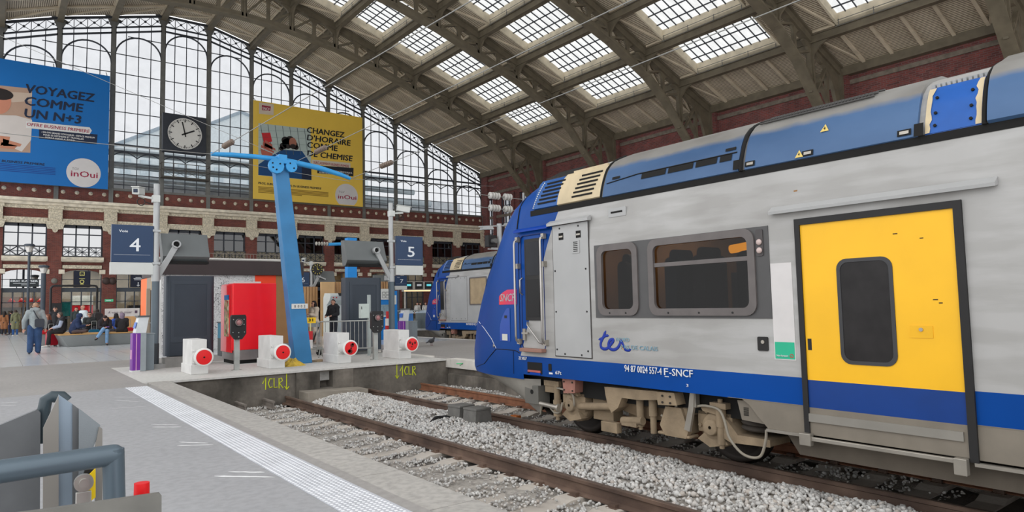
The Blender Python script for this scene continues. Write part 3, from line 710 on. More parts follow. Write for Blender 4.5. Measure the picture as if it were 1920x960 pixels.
# the sticker
stp = side('paper_sticker', 3.755, 3.995, .785, 1.8, mat('sticker_white', (214,210,208), .6, var=.06, scale=4), .004, 0, T, .004)
side('green_panel', 3.765, 3.985, .795, .97, mat('sticker_green', (40,180,140), .5, var=.05), .006, 0, stp, .003)
text('sticker_text', 'Non fumeurs', L(6.543-.007, 3.965, .82), (0,-1,0), (0,0,1), .13, .02, TWH, stp)
q = MB(); q.ring(circ(3.8, .83+.55, .022, 16), circ(3.8, .83+.55, .016, 16), 'X', NX-.0075, NX-.004); q.bar((NX-.006, 3.785, .845+.55), (NX-.006, 3.815, .815+.55), .005, .003); q.build('no_smoking_ring', mat('sign_red', (190,40,40), .5), stp)
# the yellow passenger door in its black surround
DR = (2.17, 3.69)
fr = MB(); o = [(DR[0],.02+.55),(DR[1],.02+.55),(DR[1],2.24+.55),(DR[0],2.24+.55)]; n_ = [(2.235,.02+.55),(3.635,.02+.55),(3.635,2.175+.55),(2.235,2.175+.55)]
fr.ring(o, n_, 'X', NX-.03, NX+.0); fr.build('door_surround', TK, T)
dr = side('door', 2.235, 3.635, .6, 2.175, TY, .012, 0, T, .02)
side('blue_stripe', 2.235, 3.635, .325, .6, TST, .012, 0, dr, .02); side('door_foot', 2.235, 3.635, .05, .325, TDIRT, .012, 0, dr, .02)
side('step_edge', 2.27, 3.64, .185, .265, mat('step_alu', (150,146,138), .45, .4), .03, 0, dr, .03)
df = sframe('door_window_rubber', 2.76, 3.28, .78, 1.80, .035, mat('door_rubber', (60,60,62), .5), .1, .02, dr)
side('door_window', 2.785, 3.255, .805, 1.775, mat('tinted_pane', (46,44,44), .25, var=.2, scale=6, spec=.15), .014, .07, df, .01)
side('finger_slot', 3.575, 3.615, .9, 1.015, TK, .014, 0, dr, .01)
fl = side('lock_flap', 2.455, 2.645, 1.05, 1.16, mat('flap_yellow', (244,184,24), .4), .017, .01, dr, .01)
q = MB(); q.cyl((NX-.026, 2.55, 1.125+.55), (NX-.015, 2.55, 1.125+.55), .017); q.build('flap_lock', TSTEEL, fl)
q = MB()
for a, b_, z_ in ((2.72,.04,2.0),(2.5,.03,1.94),(2.42,.04,1.39),(2.38,.03,1.36)): q.box(NX-.0135, NX-.012, a-b_/2, a+b_/2, z_+.55-.006, z_+.55+.004)
q.build('paint_chip', mat('chip_dark', (80,60,30), .8), dr)
q = MB(); q.box(NX-.07, NX-.03, 2.33, 3.62, .0+.55, .04+.55); q.box(NX-.09, NX-.02, 3.6, 3.72, -.05+.55, .07+.55); q.box(NX-.09, NX-.02, 2.24, 2.34, -.09+.55, .05+.55); q.build('step_bar', TSTEEL, T, .006)
q = MB(); q.prism([(NX-.0, 2.33+.55), (NX-.07, 2.315+.55), (NX-.075, 2.345+.55), (NX-.0, 2.40+.55)], 'Y', 1.9, 3.95); q.build('rain_gutter', TG, T)
q = MB(); q.prism([(NX-.0, 2.575+.55), (NX-.07, 2.57+.55), (NX-.07, 2.61+.55), (NX-.0, 2.65+.55)], 'Y', 6.7, 7.58); q.build('rain_gutter', TG, T)
q = MB(); q.prism([(NX-.0, 2.555+.55), (NX-.05, 2.55+.55), (NX-.05, 2.58+.55), (NX-.0, 2.61+.55)], 'Y', 7.6, 8.42); q.build('rain_gutter', TB, T)
# the equipment panel with its vents, and the little slot box
pn = side('equipment_panel', 6.76, 7.51, .66, 2.565, TG, .012)
q = MB(); q.ring(rrect(6.745, 7.525, .645+.55, 2.58+.55, .01), rrect(6.757, 7.513, .657+.55, 2.568+.55, .01), 'X', NX-.006, NX); q.build('seal', mat('seal_dark', (64,60,58), .7), pn)
for a, b_ in ((7.27, 7.37), (6.9, 7.0)):
    q = MB(); q.box(NX-.016, NX-.01, a, b_, 2.35+.55, 2.45+.55); v = q.build('grip_recess', TBLK, pn); side('grip', a+.01, b_-.01, 2.385, 2.41, TSTEEL, .022, 0, v, .008)
v = side('vent', 6.93, 7.09, 2.13, 2.32, TG, .02, .01, pn, .01)
for k in range(6): side('slot', 6.965, 7.055, 2.155+k*.026, 2.168+k*.026, TBLK, .021, 0, v, .002)
for a, z_ in ((7.47,1.9),(6.82,1.9),(7.47,1.3),(6.82,1.3),(7.47,.75),(6.82,.75),(7.35,2.52),(6.95,2.52),(7.3,.69),(6.95,.69)):
    q = MB(); q.cyl((NX-.018, a, z_+.55), (NX-.011, a, z_+.55), .014, n=8); q.build('bolt', TK, pn)
sb = side('slot_box', 6.06, 6.38, 2.57, 2.69, TG, .0, .01, T, .02, nx=-1.402); side('slot', 6.12, 6.33, 2.62, 2.645, TBLK, .004, 0, sb, .004, nx=-1.402)
# the driver's door: window, handrails, handle and step
dd = sframe('cab_door_frame', 7.74, 8.3, .72, 2.5, .012, mat('seam_dark', (20,40,100), .6), .06, .006)
dw = side('cab_door_window', 7.8, 8.19, 1.17, 2.43, TK, .014, .015, dd)
side('upper_pane', 7.84, 8.15, 1.86, 2.38, mat('cab_glass', (34,36,42), .2, var=.3, scale=2, spec=.15), .018, 0, dw, .004); side('lower_pane', 7.84, 8.15, 1.22, 1.8, mat('cab_glass_dark', (30,29,30), .3, var=.1, spec=.15), .018, 0, dw, .004)
def hrail(name, pts, r=.018): q = MB(); q.tube([(NX+dx, y_, z_+.55) for dx, y_, z_ in pts], r, 8); return q.build(name, TCHR, T)
for yv in (8.34, 7.7):
    hrail('handrail', [(-.02, yv, 2.46), (-.09, yv, 2.41), (-.1, yv, 2.36), (-.1, yv, .92), (-.09, yv, .86), (-.02, yv, .8)]); q = MB()
    for z_ in (2.44, 2.02, .84): q.box(NX-.06, NX, yv-.03, yv+.03, z_+.51, z_+.59)
    q.build('rail_bracket', TSTEEL, T)
hrail('door_grab', [(-.01, 8.26, 1.83), (-.06, 8.26, 1.8), (-.06, 8.26, 1.6), (-.01, 8.26, 1.57)], .012)
hrail('door_grab', [(-.01, 8.16, 1.14), (-.06, 8.1, 1.1), (-.06, 7.82, .84), (-.01, 7.8, .82)], .014)
q = MB(); q.box(NX-.03, NX, 8.2, 8.26, .86+.55, 1.04+.55); q.box(NX-.06, NX-.03, 8.1, 8.25, .96+.55, .985+.55); q.build('door_handle', TSTEEL, T)
q = MB(); q.box(NX-.1, NX, 7.73, 8.27, .69+.55, .745+.55); q.build('door_step', mat('step_rust', (150,112,98), .7), T, .01)
q = MB(); q.box(NX-.006, NX+.002, 7.84, 8.19, .36+.55, .53+.55); rc = q.build('coupling_recess', TBLK, T); side('red_bar', 7.87, 8.17, .38, .41, mat('dull_red', (180,96,92), .6), .02, 0, rc, .02); side('blue_bar', 7.87, 8.12, .345, .375, TB, .018, 0, rc, .02)
side('socket', 7.62, 7.69, .42, .53, TBLK, .006, .02)
# lettering and marks on the side
text('side_text', '94 87 0024 557-4', L(6.54, 6.15, .517), (0,-1,0), (0,0,1), .62, .085, TWH, T, .01); text('side_text', 'F', L(6.54, 5.49, .517), (0,-1,0), (0,0,1), .06, .085, TWH, T, .01)
text('side_text', '-SNCF', L(6.54, 5.41, .517), (0,-1,0), (0,0,1), .35, .085, TWH, T, .01); side('underline', 5.425, 5.49, .495, .503, TWH, .004, 0, T, .003)
text('side_text', 'Z2 24557', L(6.54, 8.4, .555), (0,-1,0), (0,0,1), .2, .045, TWH, T, .01); text('side_text', '67t', L(6.54, 7.53, .385), (0,-1,0), (0,0,1), .13, .05, TWH, T, .01)
side('weight_mark', 7.6, 7.68, .375, .4, TWH, .004, 0, T, .003); text('side_text', '3', L(6.54, 5.16, .40), (0,-1,0), (0,0,1), .03, .035, TWH, T)
q = MB(); RG = lambda a, b: (NX-.004, 6.62-a*.56, .79+.55+b*.25)
def ribbon(mb, pts, w0=.02):
    P = [Vector(RG(*p_)) for p_ in pts]; fine = []
    for i in range(len(P)-1):
        p0, p1, p2, p3 = P[max(i-1,0)], P[i], P[i+1], P[min(i+2,len(P)-1)]
        for k in range(6): u = k/6; fine.append(.5*((2*p1)+(p2-p0)*u+(2*p0-5*p1+4*p2-p3)*u*u+(3*p1-p0-3*p2+p3)*u**3))
    fine.append(P[-1]); n = len(fine); o = len(mb.v); mb.tube(fine, [w0/2*min(1, .25+.25*min(i, n-1-i)) for i in range(n)], 8)
    mb.v[o:] = [(NX-.004+(v[0]-NX+.004)*.1, v[1], v[2]) for v in mb.v[o:]]
TERB = mat('logo_blue', (0,44,150), .4, var=0)
ribbon(q, [(.26,1.0),(.18,.7),(.08,.35),(.08,.12),(.16,.02),(.28,.05),(.4,.25),(.5,.48),(.47,.55),(.38,.48),(.33,.25),(.38,.05),(.5,.0),(.62,.1),(.7,.3),(.75,.48),(.8,.3),(.86,.08),(.95,.02),(1.05,.06)], .042)
ribbon(q, [(0,.5),(.12,.58),(.24,.72),(.36,.74)], .036); lg = q.build('side_logo', TERB, T)
q = MB(); ribbon(q, [(.74,.36),(.78,.12),(.88,-.02)], .012); q.build('logo_orange', mat('logo_orange', (240,170,70), .5, var=0), lg)
WORN = mat('worn_blue_letters', (128,164,180), .6, var=.2, scale=30)
text('side_text', 'NORD', L(6.54, 6.28, .905), (0,-1,0), (0,0,1), .23, .05, WORN, T); text('side_text', 'PAS DE CALAIS', L(6.54, 6.2, .805), (0,-1,0), (0,0,1), .62, .055, WORN, T)
# logo plate, hatch and lines on the blue nose follow its curve
def nose_pt(y_, z_, out=.006):
    """a point on the near side of the nose"""
    for i in range(len(SECT)-1):
        if z_ <= SECT[i+1][0]: break
    (z0,a0,s0,b0), (z1,a1,s1,b1) = SECT[i], SECT[i+1]; f = (z_-z0)/(z1-z0); a = a0+(a1-a0)*f; s0 = s0+(s1-s0)*f; b0 = b0+(b1-b0)*f
    u = max(0, (y_-s0)/b0); xx = a*max(0, 1-u**2.5)**(1/2.5)
    return Vector((-xx-out*.85, y_+out*.5*(u > .2), z_+.55))
def nose_patch(name, y0, y1, z0, z1, m_, out=.006, parent=T, cut=None, n=10):
    q = MB(); rows_ = []
    for j in range(n+1):
        zq = z0+(z1-z0)*j/n; a, b_ = (y0, y1) if cut is None else cut(j/n, y0, y1)
        rows_.append([nose_pt(a+(b_-a)*i/n, zq, out) for i in range(n+1)])
    q.grid(rows_); return q.build(name, m_, parent)
t = NT('logo_red'); x, y, z = t.sep(); f = t.n('MapRange'); t.l(y, f.inputs[0]); f.inputs[1].default_value = 8.4; f.inputs[2].default_value = 8.9
t.col(t.mix(f.outputs[0], lin((176,20,110)), lin((226,20,40)))); t.b.inputs['Roughness'].default_value = .4
nl = nose_patch('nose_logo', 8.42, 8.93, 1.42, 1.66, t.m, .006, cut=lambda f, a, b: (a, b-.25*max(0, f-.55)**1.5*3.3))
def nose_text(s, y0, y1, z0, h, m_, parent, bold=.02, shear=.25):
    o = text('logo_text', s, (0,0,0), (1,0,0), (0,1,0), 1, 1, m_, parent, bold, shear)
    for v in o.data.vertices:
        p = nose_pt(y0+(y1-y0)*v.co.x, z0+h*v.co.y, .011); v.co = p
    return o
nose_text('SNCF', 8.89, 8.46, 1.475, .12, TWH, nl)
nose_patch('lamp_hatch', 8.62, 8.92, .83, 1.36, TBD, .006, cut=lambda f, a, b: (a, b-.22*max(0, f-.3)**2*2))
nose_patch('hatch_light', 8.69, 8.84, .84, .945, mat('hatch_white', (206,206,198), .5), .012); nose_patch('hatch_latch', 8.7, 8.77, 1.2, 1.245, TK, .01)
q = MB(); q.tube([nose_pt(a, b, .004) for a, b in ((8.38,.655),(8.5,.69),(8.8,.695),(9.05,.69),(9.2,.6),(9.5,.42),(9.9,.335))], .006, 5); q.tube([nose_pt(8.55, b, .004) for b in (.68,.5,.32)], .004, 5); q.build('panel_seam', TBLK, T)
q = MB(); q.tube([nose_pt(a, b, .004) for a, b in ((9.05,.7),(9.2,.85),(9.5,1.02),(9.85,1.13))], .005, 5); q.build('white_line', TWH, T)
q = MB(); q.cyl(nose_pt(9.12, .74, 0), nose_pt(9.12, .74, .02), .028); q.build('nose_socket', TSTEEL, T)
q = MB(); q.tube([nose_pt(8.36, b, .004) for b in (2.5,2.3,2.0,1.5,1.0,.7)], .004, 5); q.tube([nose_pt(8.42, b, .006) for b in (2.62,2.75,2.84,2.95,3.05)]+[nose_pt(8.3, 3.2, .006)], .01, 5); q.build('panel_seam', TBLK, T)
# windscreen wrapped round the nose, seen from the far side of the lens only at its edge
nw = MB(); rows_ = []
for zq in np.linspace(1.75, 2.72, 9):
    i = max(k for k in range(len(SECT)-1) if SECT[k][0] <= zq); (z0,a0,s0,b0), (z1,a1,s1,b1) = SECT[i], SECT[i+1]; f = (zq-z0)/(z1-z0)
    a = a0+(a1-a0)*f; b_ = b0+(b1-b0)*f
    rows_.append([((-a+.25)*math.cos(PI*k/16), 8.3+b_*max(0, 1-abs((a-.25)/a*math.cos(PI*k/16))**2.5)**(1/2.5)+.008, zq+.55) for k in range(17)])
nw.grid(rows_); nw.build('windscreen', mat('windscreen_black', (18,20,24), .05), T)
# roof fairings
def fair(name, y0, y1, m_, zlo=2.86, zhi=3.57, out=.035, n=16, parent=T, extra=None):
    q = MB(); zs_ = np.linspace(zlo, zhi, n); pr = [(-hw(zq)-out*(1 if zq < 3.4 else .7), zq+.55+(out if zq > 3.5 else out*.4)) for zq in zs_]
    if extra: pr = [extra(p) for p in pr]
    q.grid([[(p[0], yv, p[1]) for p in pr] for yv in (y0, y1)])
    q.add([(p[0], yv, p[1]) for yv in (y0, y1) for p in pr]+[(p[0]+.06, yv, p[1]-.03) for yv in (y0, y1) for p in pr], [(i, i+1, 2*n+i+1, 2*n+i) for i in range(n-1)]+[(n+i, n+i+1, 3*n+i+1, 3*n+i) for i in range(n-1)]+[(0, n, 3*n, 2*n)])
    return q.build(name, m_, parent)
f1 = fair('roof_fairing', 4.36, 6.50, FADE); f2 = fair('roof_fairing', 2.50, 4.28, FADE); f3 = fair('roof_fairing', 2.0, 2.44, mat('fresh_blue', (28,88,168), .4, var=.15, scale=3), zhi=3.32, out=.02)
f4 = fair('roof_fairing', TYE, 1.95, FADE, out=.06)
q = MB(); q.box(-1.365, -1.2, TYE, 8.1, 2.79+.55, 2.875+.55); q.build('roof_gap', TBLK, T)
q = MB(); q.tube([(-hw(zq)-.045, 4.32, zq+.55) for zq in np.linspace(2.86, 3.54, 12)], .022, 6); q.build('fairing_seal', TBLK, T); q = MB(); q.tube([(-hw(zq)-.04, 1.975, zq+.55) for zq in np.linspace(2.86, 3.54, 12)], .018, 6); q.build('fairing_seal', TBLK, T)
def fpt(y_, z_, out=.04): return Vector((-hw(z_)-out, y_, z_+.55+out*.4))
def fpatch(name, y0, y1, z0, z1, m_, out=.042, parent=T):
    q = MB(); q.grid([[fpt(y0, zq, out), fpt(y1, zq, out)] for zq in np.linspace(z0, z1, 4)], 0, False); return q.build(name, m_, parent)
for a, b_ in ((5.42,5.82),(5.0,5.38),(4.66,4.96),(4.46,4.62)): fpatch('air_slot', a, b_, 3.0, 3.075, TBLK, .041, f1)
q = MB(); q.tube([fpt(a, 3.085, .04) for a in (4.4,5.0,5.6,5.9)]+[fpt(6.45, 3.04, .04)], .008, 5); q.build('fairing_seam', TBLK, f1)
for a, z_ in ((4.5,3.12),(6.3,3.08)): fpatch('latch', a-.08, a+.06, z_, z_+.035, TBLK, .043, f1)
for a, z_ in ((4.22,2.9),(3.55,2.89),(2.62,2.9)): l_ = fpatch('latch', a-.07, a+.05, z_-.02, z_+.04, TBLK, .043, f2); fpatch('latch_plate', a-.05, a+.03, z_-.005, z_+.025, TSTEEL, .046, l_)
TRI = mat('warning_yellow', (224,196,110), .5)
for a, z_ in ((3.38,3.13),(3.63,2.9)):
    q = MB(); q.poly([fpt(a+.045, z_-.03, .045), fpt(a-.045, z_-.03, .045), fpt(a, z_+.05, .045)]); w_ = q.build('warning_triangle', TRI, f2)
    q = MB(); q.poly([fpt(a+.01, z_+.03, .047), fpt(a-.012, z_-.002, .047), fpt(a, z_+.0, .047), fpt(a-.006, z_-.02, .047), fpt(a+.014, z_+.008, .047), fpt(a+.002, z_+.006, .047)]); q.build('bolt_mark', TBLK, w_)
fpatch('open_flap', 4.3, 4.42, 2.87, 2.98, TBLK, .05, f2); fpatch('open_flap', 2.44, 2.52, 2.84, 2.96, TBLK, .06, f2)
for ye, sg in ((2.41, 1), (2.03, -1)):                # flaked cream edges with bolts on the fresh blue plate
    q = MB(); ed = [fpt(ye+.03*sg, zq, .026) for zq in np.linspace(2.87, 3.31, 12)]; inn = [fpt(ye-sg*(.005+.022*random.random()), zq, .026) for zq in np.linspace(2.87, 3.31, 12)]
    q.grid([ed, inn], 0, False); q.build('flaked_edge', TCR, f3)
    for zq in (2.93, 3.05, 3.2): q = MB(); q.cyl(fpt(ye-.05*sg, zq, .02), fpt(ye-.05*sg, zq, .034), .014, n=8); q.build('bolt', TBLK, f3)
q = MB()                                              # corrugated roof plate above it, and the mesh grilles
for k in range(11): q.bar(fpt(2.0+.042*k, 3.33, .02), (-.5, 2.0+.042*k, 3.53+.55), .026, .05)
q.build('corrugated_plate', mat('corrugated_grey', (170,172,172), .5), T)
q = MB()
for k in range(34): q.bar(fpt(3.0+.035*k, 3.40, .055), fpt(3.02+.035*k, 3.49, .06), .012, .012)
for zq in (3.39, 3.44, 3.495): q.tube([fpt(2.96, zq, .058), fpt(4.22, zq, .058)], .012, 5)
q.build('roof_grille', mat('grille_dark', (74,72,70), .6), T)
# louvred panel: blue half and bare cream half, with slots
la = bpy.data.lights.new('saloon_light', 'AREA'); la.size = .8; la.energy = 17; la.color = (1,.86,.66); lo = bpy.data.objects.new('saloon_light', la); COL.objects.link(lo); lo.location = (-.75, 6.2, 2.98); lo.parent = T; lo.rotation_euler = (0,-.3,0)
lb = fair('louvre_panel', 7.42, 8.02, mat('louvre_blue', (36,86,150), .5, var=.15), 2.88, 3.34, .03); lc = fair('louvre_panel', 6.56, 7.46, TCR, 2.88, 3.36, .032)
for par, ys_ in ((lb, (7.5, 7.92)), (lc, (6.72, 7.14))):
    for k in range(6):
        zq = 2.95+.062*k; dy = -.02*k
        q = MB(); q.bar(fpt(ys_[0]+dy, zq, .036), fpt(ys_[1]+dy, zq, .036), .012, .026); q.build('louvre_slot', TBLK, par)
q = MB()
for k in range(14): zq = 2.9+.03*k; q.cyl(fpt(8.02-.02*k*.4, zq, .03), fpt(8.02-.02*k*.4, zq, .036), .012, n=6)
q.build('paint_flakes', mat('flake_white', (214,214,210), .7), T)
q = MB(); q.tube([fpt(6.53, zq, .04) for zq in np.linspace(2.86, 3.5, 9)], .015, 5); q.build('fairing_seal', TBLK, T)
q = MB(); q.bar((-1.13, 6.6, 3.37+.55), (-1.13, 7.3, 3.37+.55), .05, .05); q.build('louvre_cap', TCR, T)
q = MB(); q.grid([[(-1.12+.3*k/6, 7.3+.75*math.sin(PI*j/10)*.9, 3.36+.55+.15*(k/6)+.02) for j in range(6)] for k in range(7)]); q.build('horn_recess', TBLK, T)
# lower skirt with its wheel arch, equipment box, obstacle deflector
sk = MB(); arch = [(4.55,.34),(4.42,.33),(4.33,.27),(4.25,.18),(4.18,.11),(4.12,.05)]
sk.prism([(a, b_+.55) for a, b_ in arch]+[(TYE, .0+.55), (TYE, .34+.55)], 'X', NX+.004, NX+.04); sk.build('skirt', TDIRT, T)
q = MB(); q.prism([(4.52,.3+.55),(4.3,.31+.55),(4.1,.07+.55),(4.47,.09+.55)], 'X', -1.36, -1.33); ap = q.build('arch_plate', TDIRT, T)
q = MB()
for k in range(8): q.box(-1.365, -1.36, 4.38, 4.44, .14+.55+.012*k, .146+.55+.012*k)
q.build('grille', TBLK, ap)
q = MB(); q.box(NX-.03, NX+.02, 3.72, 4.12, .02+.55, .05+.55); q.box(NX-.03, NX+.02, TYE, 2.2, -.01+.55, .02+.55); q.build('sill_bar', TSTEEL, T)
q = MB(); q.prism([(3.95,.0+.55),(3.82,-.19+.55),(TYE,-.22+.55),(TYE,.02+.55)], 'X', -1.33, 1.33); q.build('equipment_box', mat('box_brown', (92,84,74), .8, var=.2), T)
q = MB(); q.box(-1.2, 1.2, TYE, 8.6, .06+.55, .34+.55); q.build('underframe', TBLK, T)
pl = MB(); rows_ = []
for zq, a, b_, s0 in ((.26,1.40,2.38,8.3),(.2,1.37,2.1,8.25),(.1,1.34,1.65,8.2),(.0,1.31,1.3,8.15),(-.12,1.27,.98,8.1),(-.22,1.23,.7,8.1),(-.29,1.19,.45,8.1)):
    rows_.append([(-1.28, 8.05, zq+.55)]+[(-math.copysign(abs(math.cos(PI*k/20))**.8, math.cos(PI*k/20))*a, s0+b_*abs(math.sin(PI*k/20))**.8, zq+.55) for k in range(21)]+[(1.28, 8.05, zq+.55)])
pl.grid(rows_); DF = pl.build('obstacle_deflector', mat('deflector_grey', (150,146,138), .55, var=.15), T)
q = MB(); q.box(-1.34, -1.1, 8.05, 8.38, -.13+.55, .16+.55); q.build('end_block', mat('end_block_grey', (104,102,96), .6), T, .01)
q = MB(); q.cyl((-1.346, 8.2, .06+.55), (-1.335, 8.2, .06+.55), .035); q.build('block_hole', TBLK, T)
q = MB(); q.prism([(8.62,-.12+.55),(8.4,-.12+.55),(8.22,-.36+.55),(8.36,-.34+.55)], 'X', -.9, -.8); q.prism([(8.62,-.12+.55),(8.4,-.12+.55),(8.22,-.36+.55),(8.36,-.34+.55)], 'X', .8, .9); q.build('rail_guard', TMUDD, T)
q = MB(); q.cyl((-1.3, 8.2, -.1+.55), (-1.3, 7.62, -.13+.55), .035); q.cyl((-1.3, 7.64, -.13+.55), (-1.3, 7.6, -.13+.55), .06); q.build('coupling_pin', TSTEEL, T)
# the bogie: wheelsets, frame, axle boxes, dampers, rods, brackets, hoses
ZR = 0.0                                              # rail top in train coordinates
def wheelset(yc):
    w_ = MB()
    for sx in (-1, 1):
        w_.lathe([(.06,-.09),(.12,-.09),(.13,-.05),(.36,-.03),(.38,-.06),(.44,-.065),(.455,-.05),(.46,.03),(.49,.06),(.45,.075),(.36,.05),(.13,.06),(.06,.08)], (sx*.735, yc, ZR+.465), (-sx, 0, 0), 32)
    w_.cyl((-1.0, yc, ZR+.465), (1.0, yc, ZR+.465), .08); return w_.build('wheelset', mat('wheel_iron', (52,46,42), .6, .3, var=.25), T)
def axlebox(yc):
    a = MB(); a.lathe([(.02,.16),(.09,.16),(.1,.11),(.15,.1),(.17,.05),(.22,.02),(.25,0),(.25,-.16),(.02,-.16)], (-1.14, yc, ZR+.48), (-1,0,0), 20)
    a.box(-1.2, -.98, yc-.24, yc+.24, ZR+.4, ZR+.66); a.prism([(yc-.2,ZR+.3),(yc+.05,ZR+.24),(yc+.22,ZR+.32),(yc+.1,ZR+.42),(yc-.12,ZR+.42)], 'X', -1.24, -1.1)
    for k in range(6): a.cyl((-1.22, yc+.2*math.cos(PI*k/3), ZR+.48+.2*math.sin(PI*k/3)), (-1.13, yc+.2*math.cos(PI*k/3), ZR+.48+.2*math.sin(PI*k/3)), .026, n=6)
    a.prism([(yc-.16, ZR+.62),(yc+.12, ZR+.66),(yc+.16,ZR+.72),(yc-.1,ZR+.74)], 'X', -1.26, -1.05)
    return a.build('axle_box', TMUD, T, .012)
for yc in (4.95, 7.56, -3.6): wheelset(yc)
for yc in (4.95, 7.4): axlebox(yc)
q = MB()
for sx in (-1, 1):
    q.prism([(7.95,.62),(7.7,.6),(7.1,.7),(6.75,.55),(6.2,.44),(5.6,.44),(5.3,.56),(4.9,.72),(4.3,.72),(4.3,.84),(5.1,.86),(5.5,.76),(6.2,.72),(6.7,.76),(7.2,.84),(7.95,.78)], 'X', sx*1.06-.08, sx*1.06+.08)
q.box(-1, 1, 6.0, 6.5, .4, .75); q.build('bogie_frame', mat('bogie_frame_mud', (124,106,84), .85, var=.28, scale=4), T)
q = MB(); q.cyl((-1.2, 7.28, .47), (-1.2, 6.5, .55), .055, n=12); q.cyl((-1.2, 6.62, .54), (-1.2, 6.5, .55), .07); q.build('traction_rod', TMUD, T)
q = MB(); q.prism([(6.62,.82),(5.66,.84),(5.62,.74),(6.0,.7),(6.3,.7),(6.38,.56),(6.5,.48),(6.56,.56),(6.6,.7)], 'X', -1.34, -1.02); q.build('bolster_bracket', TMUD, T, .02)
q = MB(); q.cyl((-1.22, 6.09, .68), (-1.22, 6.09, .34), .05); q.cyl((-1.22, 6.09, .4), (-1.22, 6.09, .3), .03); q.build('damper', TMUD, T)
q = MB(); q.cyl((-1.22, 5.87, .72), (-1.22, 5.87, .5), .055); q.cyl((-1.22, 5.87, .5), (-1.22, 5.87, .28), .042); q.build('damper', TMUD, T)
q = MB(); q.cyl((-1.25, 6.38, .38), (-1.25, 6.02, .42), .055); q.box(-1.3, -1.16, 6.1, 6.36, .33, .4); q.build('torsion_arm', TMUD, T)
q = MB(); q.box(-1.3, -1.1, 5.25, 5.75, .3, .34); q.box(-1.26, -1.02, 5.3, 5.62, .34, .66); q.prism([(5.62,.3),(5.3,.3),(5.26,.4),(5.36,.66),(5.6,.66),(5.7,.42)], 'X', -1.3, -1.22); q.build('brake_unit', TMUD, T, .02)
q = MB(); q.prism([(5.68,.84),(5.4,.85),(5.36,.7),(5.66,.68)], 'X', -1.37, -1.2); bx = q.build('bracket_box', TMUD, T, .015)
for a in (5.6, 5.48):
    for b_ in (.8, .72): q = MB(); q.cyl((-1.385, a-.02, b_), (-1.365, a-.02, b_), .014, n=6); q.build('bolt', TMUDD, bx)
q = MB(); q.prism([(7.46,.88),(7.18,.88),(7.2,.68),(7.44,.66)], 'X', -1.36, -1.12); bx = q.build('red_box', mat('faded_red', (160,112,98), .7, var=.2, scale=8), T, .012)
for a in (7.42, 7.24):
    for b_ in (.83, .71): q = MB(); q.cyl((-1.375, a, b_), (-1.355, a, b_), .013, n=6); q.build('bolt', TMUDD, bx)
q = MB(); q.box(-1.32, -1.24, 5.12, 5.2, .7, .9); q.prism([(5.13,.88),(5.19,.88),(5.22,.7),(5.3,.42),(5.22,.4),(5.15,.68)], 'X', -1.33, -1.29); q.build('hanger_strap', TSTEEL, T)
q = MB(); q.cyl((-1.24, 4.83, .72), (-1.24, 4.83, .5), .06); q.cyl((-1.24, 4.83, .5), (-1.24, 4.83, .3), .05); q.cyl((-1.24, 4.83, .3), (-1.24, 4.83, .25), .03); q.box(-1.3, -1.15, 4.72, 4.94, .71, .78); q.cyl((-1.24, 4.83, .77), (-1.24, 4.83, .82), .03); q.build('damper', TMUD, T, .006)
q = MB(); q.cyl((-1.22, 7.74, .8), (-1.22, 7.74, .5), .05); q.cyl((-1.22, 7.74, .52), (-1.22, 7.74, .28), .065); q.cyl((-1.22, 7.74, .3), (-1.22, 7.74, .22), .03); q.build('damper', TMUD, T)
for k, z_ in enumerate((.64, .58, .52)): q = MB(); q.lathe([(.2,0),(.24,.02),(.24,.04),(.2,.06)], (-1.02, 4.42, z_-.03), (0,0,1), 18); q.build('air_spring', TMUDD, T)
q = MB(); q.prism([(4.75,.6),(4.6,.44),(4.2,.44),(4.2,.36),(4.7,.34),(4.85,.4)], 'X', -1.26, -.86); q.build('spring_seat', TMUD, T, .02)
q = MB(); q.box(-1.26, -1.08, 7.66, 8.0, .72, .8); q.box(-1.24, -1.16, 7.78, 8.0, .62, .73); q.build('bogie_end_beam', TMUD, T)
HOSE = mat('grey_hose', (150,142,128), .6)
for pts in ([(-1.28,5.16,.7),(-1.3,5.0,.73),(-1.32,4.8,.71),(-1.33,4.72,.6),(-1.34,4.66,.42),(-1.35,4.52,.28),(-1.35,4.38,.24),(-1.35,4.26,.28),(-1.34,4.2,.45),(-1.32,4.2,.56)],
            [(-1.25,8.1,.28),(-1.3,8.0,.42),(-1.3,7.85,.42),(-1.28,7.75,.34),(-1.28,7.62,.36),(-1.26,7.58,.5)], [(-1.25,7.7,.7),(-1.3,7.5,.7),(-1.3,7.32,.66),(-1.28,7.3,.5),(-1.24,7.38,.46)], [(-1.2,5.75,.52),(-1.25,5.6,.5),(-1.28,5.5,.6),(-1.25,5.46,.68)]):
    q = MB(); P = [Vector(p) for p in pts]; fine = []
    for i in range(len(P)-1):                         # Catmull-Rom
        p0, p1, p2, p3 = P[max(i-1,0)], P[i], P[i+1], P[min(i+2,len(P)-1)]
        for k in range(5): u = k/5; fine.append(.5*((2*p1)+(p2-p0)*u+(2*p0-5*p1+4*p2-p3)*u*u+(3*p1-p0-3*p2+p3)*u**3))
    q.tube(fine+[P[-1]], .016, 7); q.build('hose', HOSE, T)
q = MB(); q.box(-1.3, -1.2, 6.45, 6.75, .2, .34); q.box(-1.1, -.9, 6.7, 7.1, .3, .62); q.build('sand_box', TMUD, T, .01)
